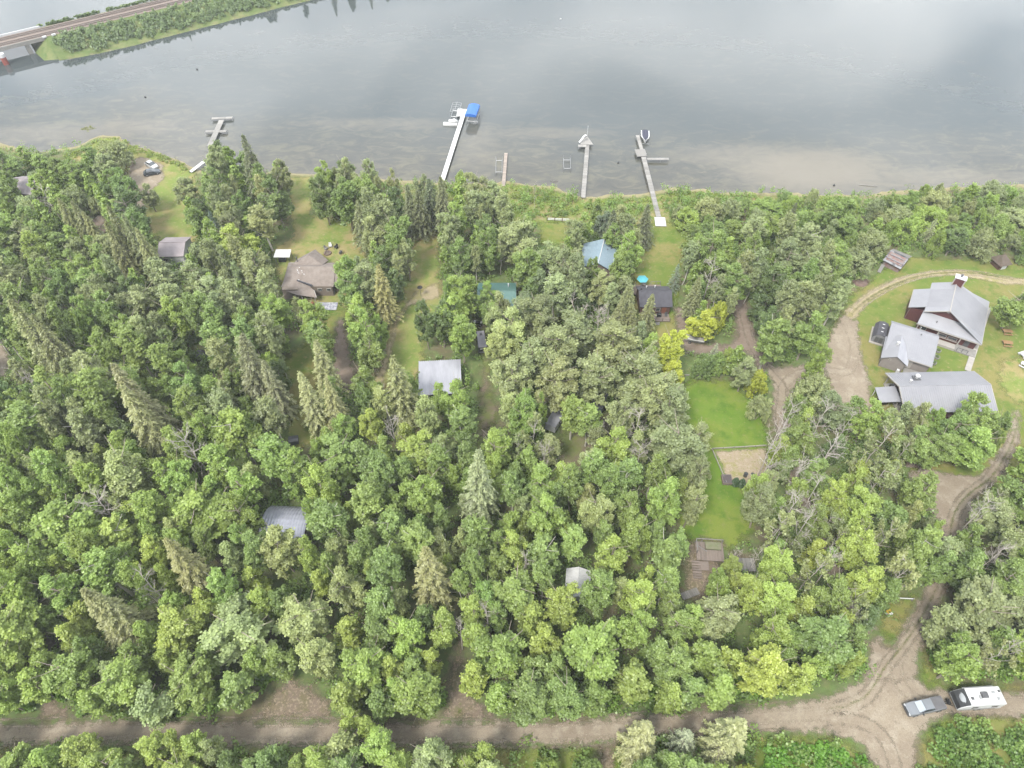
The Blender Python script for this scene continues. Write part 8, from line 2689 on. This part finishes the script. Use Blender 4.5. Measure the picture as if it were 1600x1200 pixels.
leaf_mass('roadside_bushes', poly_spots([(-60, 1110), (60, 1110), (60, 1090), (130, 1112), (330, 1112), (400, 1090), (440, 1050), (400, 1060), (200, 1080), (-60, 1085)], 110, .7, 1.5, .6, 1.8, 4) + poly_spots([(540, 1100), (690, 1106), (690, 1085), (560, 1080)], 50, .7, 1.4, .7, 1.8, 5) + poly_spots([(780, 1105), (960, 1105), (1200, 1086), (1340, 1045), (1345, 1010), (1200, 1060), (960, 1085), (790, 1085)], 170, .7, 1.5, .7, 2, 6) + poly_spots([(1450, 1020), (1470, 1000), (1700, 1035), (1700, 1060), (1470, 1055)], 120, .7, 1.5, .7, 2, 7), .17, 90, 4, (.14, .235, .04), 'bright green bushes along the edge of the gravel road')
leaf_mass('shore_reeds', poly_spots([(800, 292), (905, 312), (1000, 310), (1060, 300), (1320, 310), (1330, 318), (1060, 326), (1000, 330), (850, 340), (800, 325)], 260, .6, 1.4, .4, .9, 8) + poly_spots([(100, 246), (160, 216), (190, 216), (300, 264), (305, 275), (235, 246), (190, 236), (130, 250)], 110, .6, 1.4, .4, 1.0, 9), .14, 60, 5, (.20, .25, .06), 'pale green reeds and grass along the lake shore')

rc = random.Random(77)
leaf_mass('causeway_thicket', CW_SPOTS[0] + CW_SPOTS[1], .26, 60, 23, (.115, .165, .065), 'shrubs and weeds covering the railway causeway banks')
_o = D.objects['causeway_thicket']
_co = np.empty(len(_o.data.vertices) * 3); _o.data.vertices.foreach_get('co', _co); _co = _co.reshape(-1, 3)
_w = (_co[:, 0] - CW_O.x) * CW_N.x + (_co[:, 1] - CW_O.y) * CW_N.y
_g0 = ground_z(_co[:, :1], _co[:, 1:2])[:, 0]
_co[:, 2] += np.interp(_w, [-13.2, -11.5, -6, -1.2, .2, 9.2, 10.6, 16], [-.5, .1, 1.8, 3.1, 3.35, 3.35, 3.0, -1.2]) - _g0
_o.data.vertices.foreach_set('co', _co.ravel()); _o.data.update()
leaf_mass('floating_weeds', WEED_SPOTS, .12, 60, 24, (.15, .16, .05), 'patch of olive weeds breaking the water above the left point')
_o = D.objects['floating_weeds']
for v in _o.data.vertices: v.co.z = WATER_Z + max(.01, (v.co.z % 1) * .12)
# trees of the causeway: seen mostly as reflections at the top edge
for i, (s_, w_, h_, k_, lab) in enumerate(((92, -7, 7, 'poplar', 'leafy tree on the causeway near the top edge'), (104, -8, 9, 'spruce', 'spruce on the causeway at the top edge'), (112, -7, 9, 'poplar', 'tall poplar on the causeway past the top edge'), (120, -8, 10, 'spruce', 'second spruce on the causeway past the top edge'), (128, -7, 9, 'aspen', 'aspen on the causeway past the top edge'), (137, -6, 10, 'poplar', 'last poplar on the causeway past the top edge'), (46, -8, 4, 'spruce', 'lone small spruce midway along the causeway bank'), (66, -5, 4, 'poplar', 'round bushy tree midway along the causeway bank'), (28, -5, 3.5, 'poplar', 'round bushy tree on the causeway near the bridge'), (78, -6, 5, 'shrub', 'large willow on the causeway bank'))):
    crown, trunk, H, R = rc.choice(PROTO[k_]); root = D.objects.new(TREE_NAME[k_], None); root.location = cw(s_, w_, 1.2); sc_ = h_ / H
    root.scale = (sc_ * 1.05 * (.8 if k_ == 'poplar' else 1),) * 2 + (sc_,); root.rotation_euler = (0, 0, rc.uniform(0, 6)); tag(link(root), lab, TREE_CAT[k_], 'trees on the causeway')
    link(D.objects.new('trunk', trunk), root); c = link(D.objects.new('crown', crown), root); c.color = (*[q * .75 for q in TINT['mid']], 1)
# two clipped cedars by the sandy plot
for i, (px, py, lab) in enumerate(((1150, 752, 'left dark conical cedar bush beside the timber bed'), (1160, 754, 'right dark conical cedar bush beside the timber bed'))):
    rng = np.random.default_rng(900 + i); k = 700; t_ = rng.random(k); a_ = rng.uniform(0, 6.28, k); r_ = .75 * np.sqrt(np.clip(1 - t_, 0, 1)) * (.75 + .3 * rng.random(k)); P = np.stack([r_ * np.cos(a_), r_ * np.sin(a_), .1 + 1.9 * t_], 1)
    root = D.objects.new('cedar_bush', None); root.location = (*at(px, py, 1.0), 0); tag(link(root), lab, 'bush', 'cedar bushes by the sandy plot')
    c = link(D.objects.new('crown', card_mesh('cedar_sprays', P, P * np.array([1, 1, .2]) + np.array([0, 0, .5]) + rng.normal(size=(k, 3)) * .3, .14 * rng.uniform(.7, 1.3, k), .4 + rng.normal(0, .1, k))), root); c.color = (.045, .085, .035, 1)
    MB().tube((0, 0, 0), (0, 0, 1.2), .06).build('trunk', M['bark'], root)
# ------------------------------------------------------------------ moist summer air
hz = MB().box((0, 0, 52.95), (5200, 5200, 113.1))      # from a metre under the lake bed to just above the camera, wider than ground and water
hm = D.materials.new('thin haze'); hm.use_nodes = True
hn, hl = hm.node_tree.nodes, hm.node_tree.links; hn.clear()
ho = hn.new('ShaderNodeOutputMaterial'); hv = hn.new('ShaderNodeVolumePrincipled')
hv.inputs['Color'].default_value = (.93, .96, 1.0, 1); hv.inputs['Density'].default_value = .00021; hv.inputs['Anisotropy'].default_value = .2
hl.new(hv.outputs[0], ho.inputs['Volume'])
tag(hz.build('haze', hm), kind='stuff')
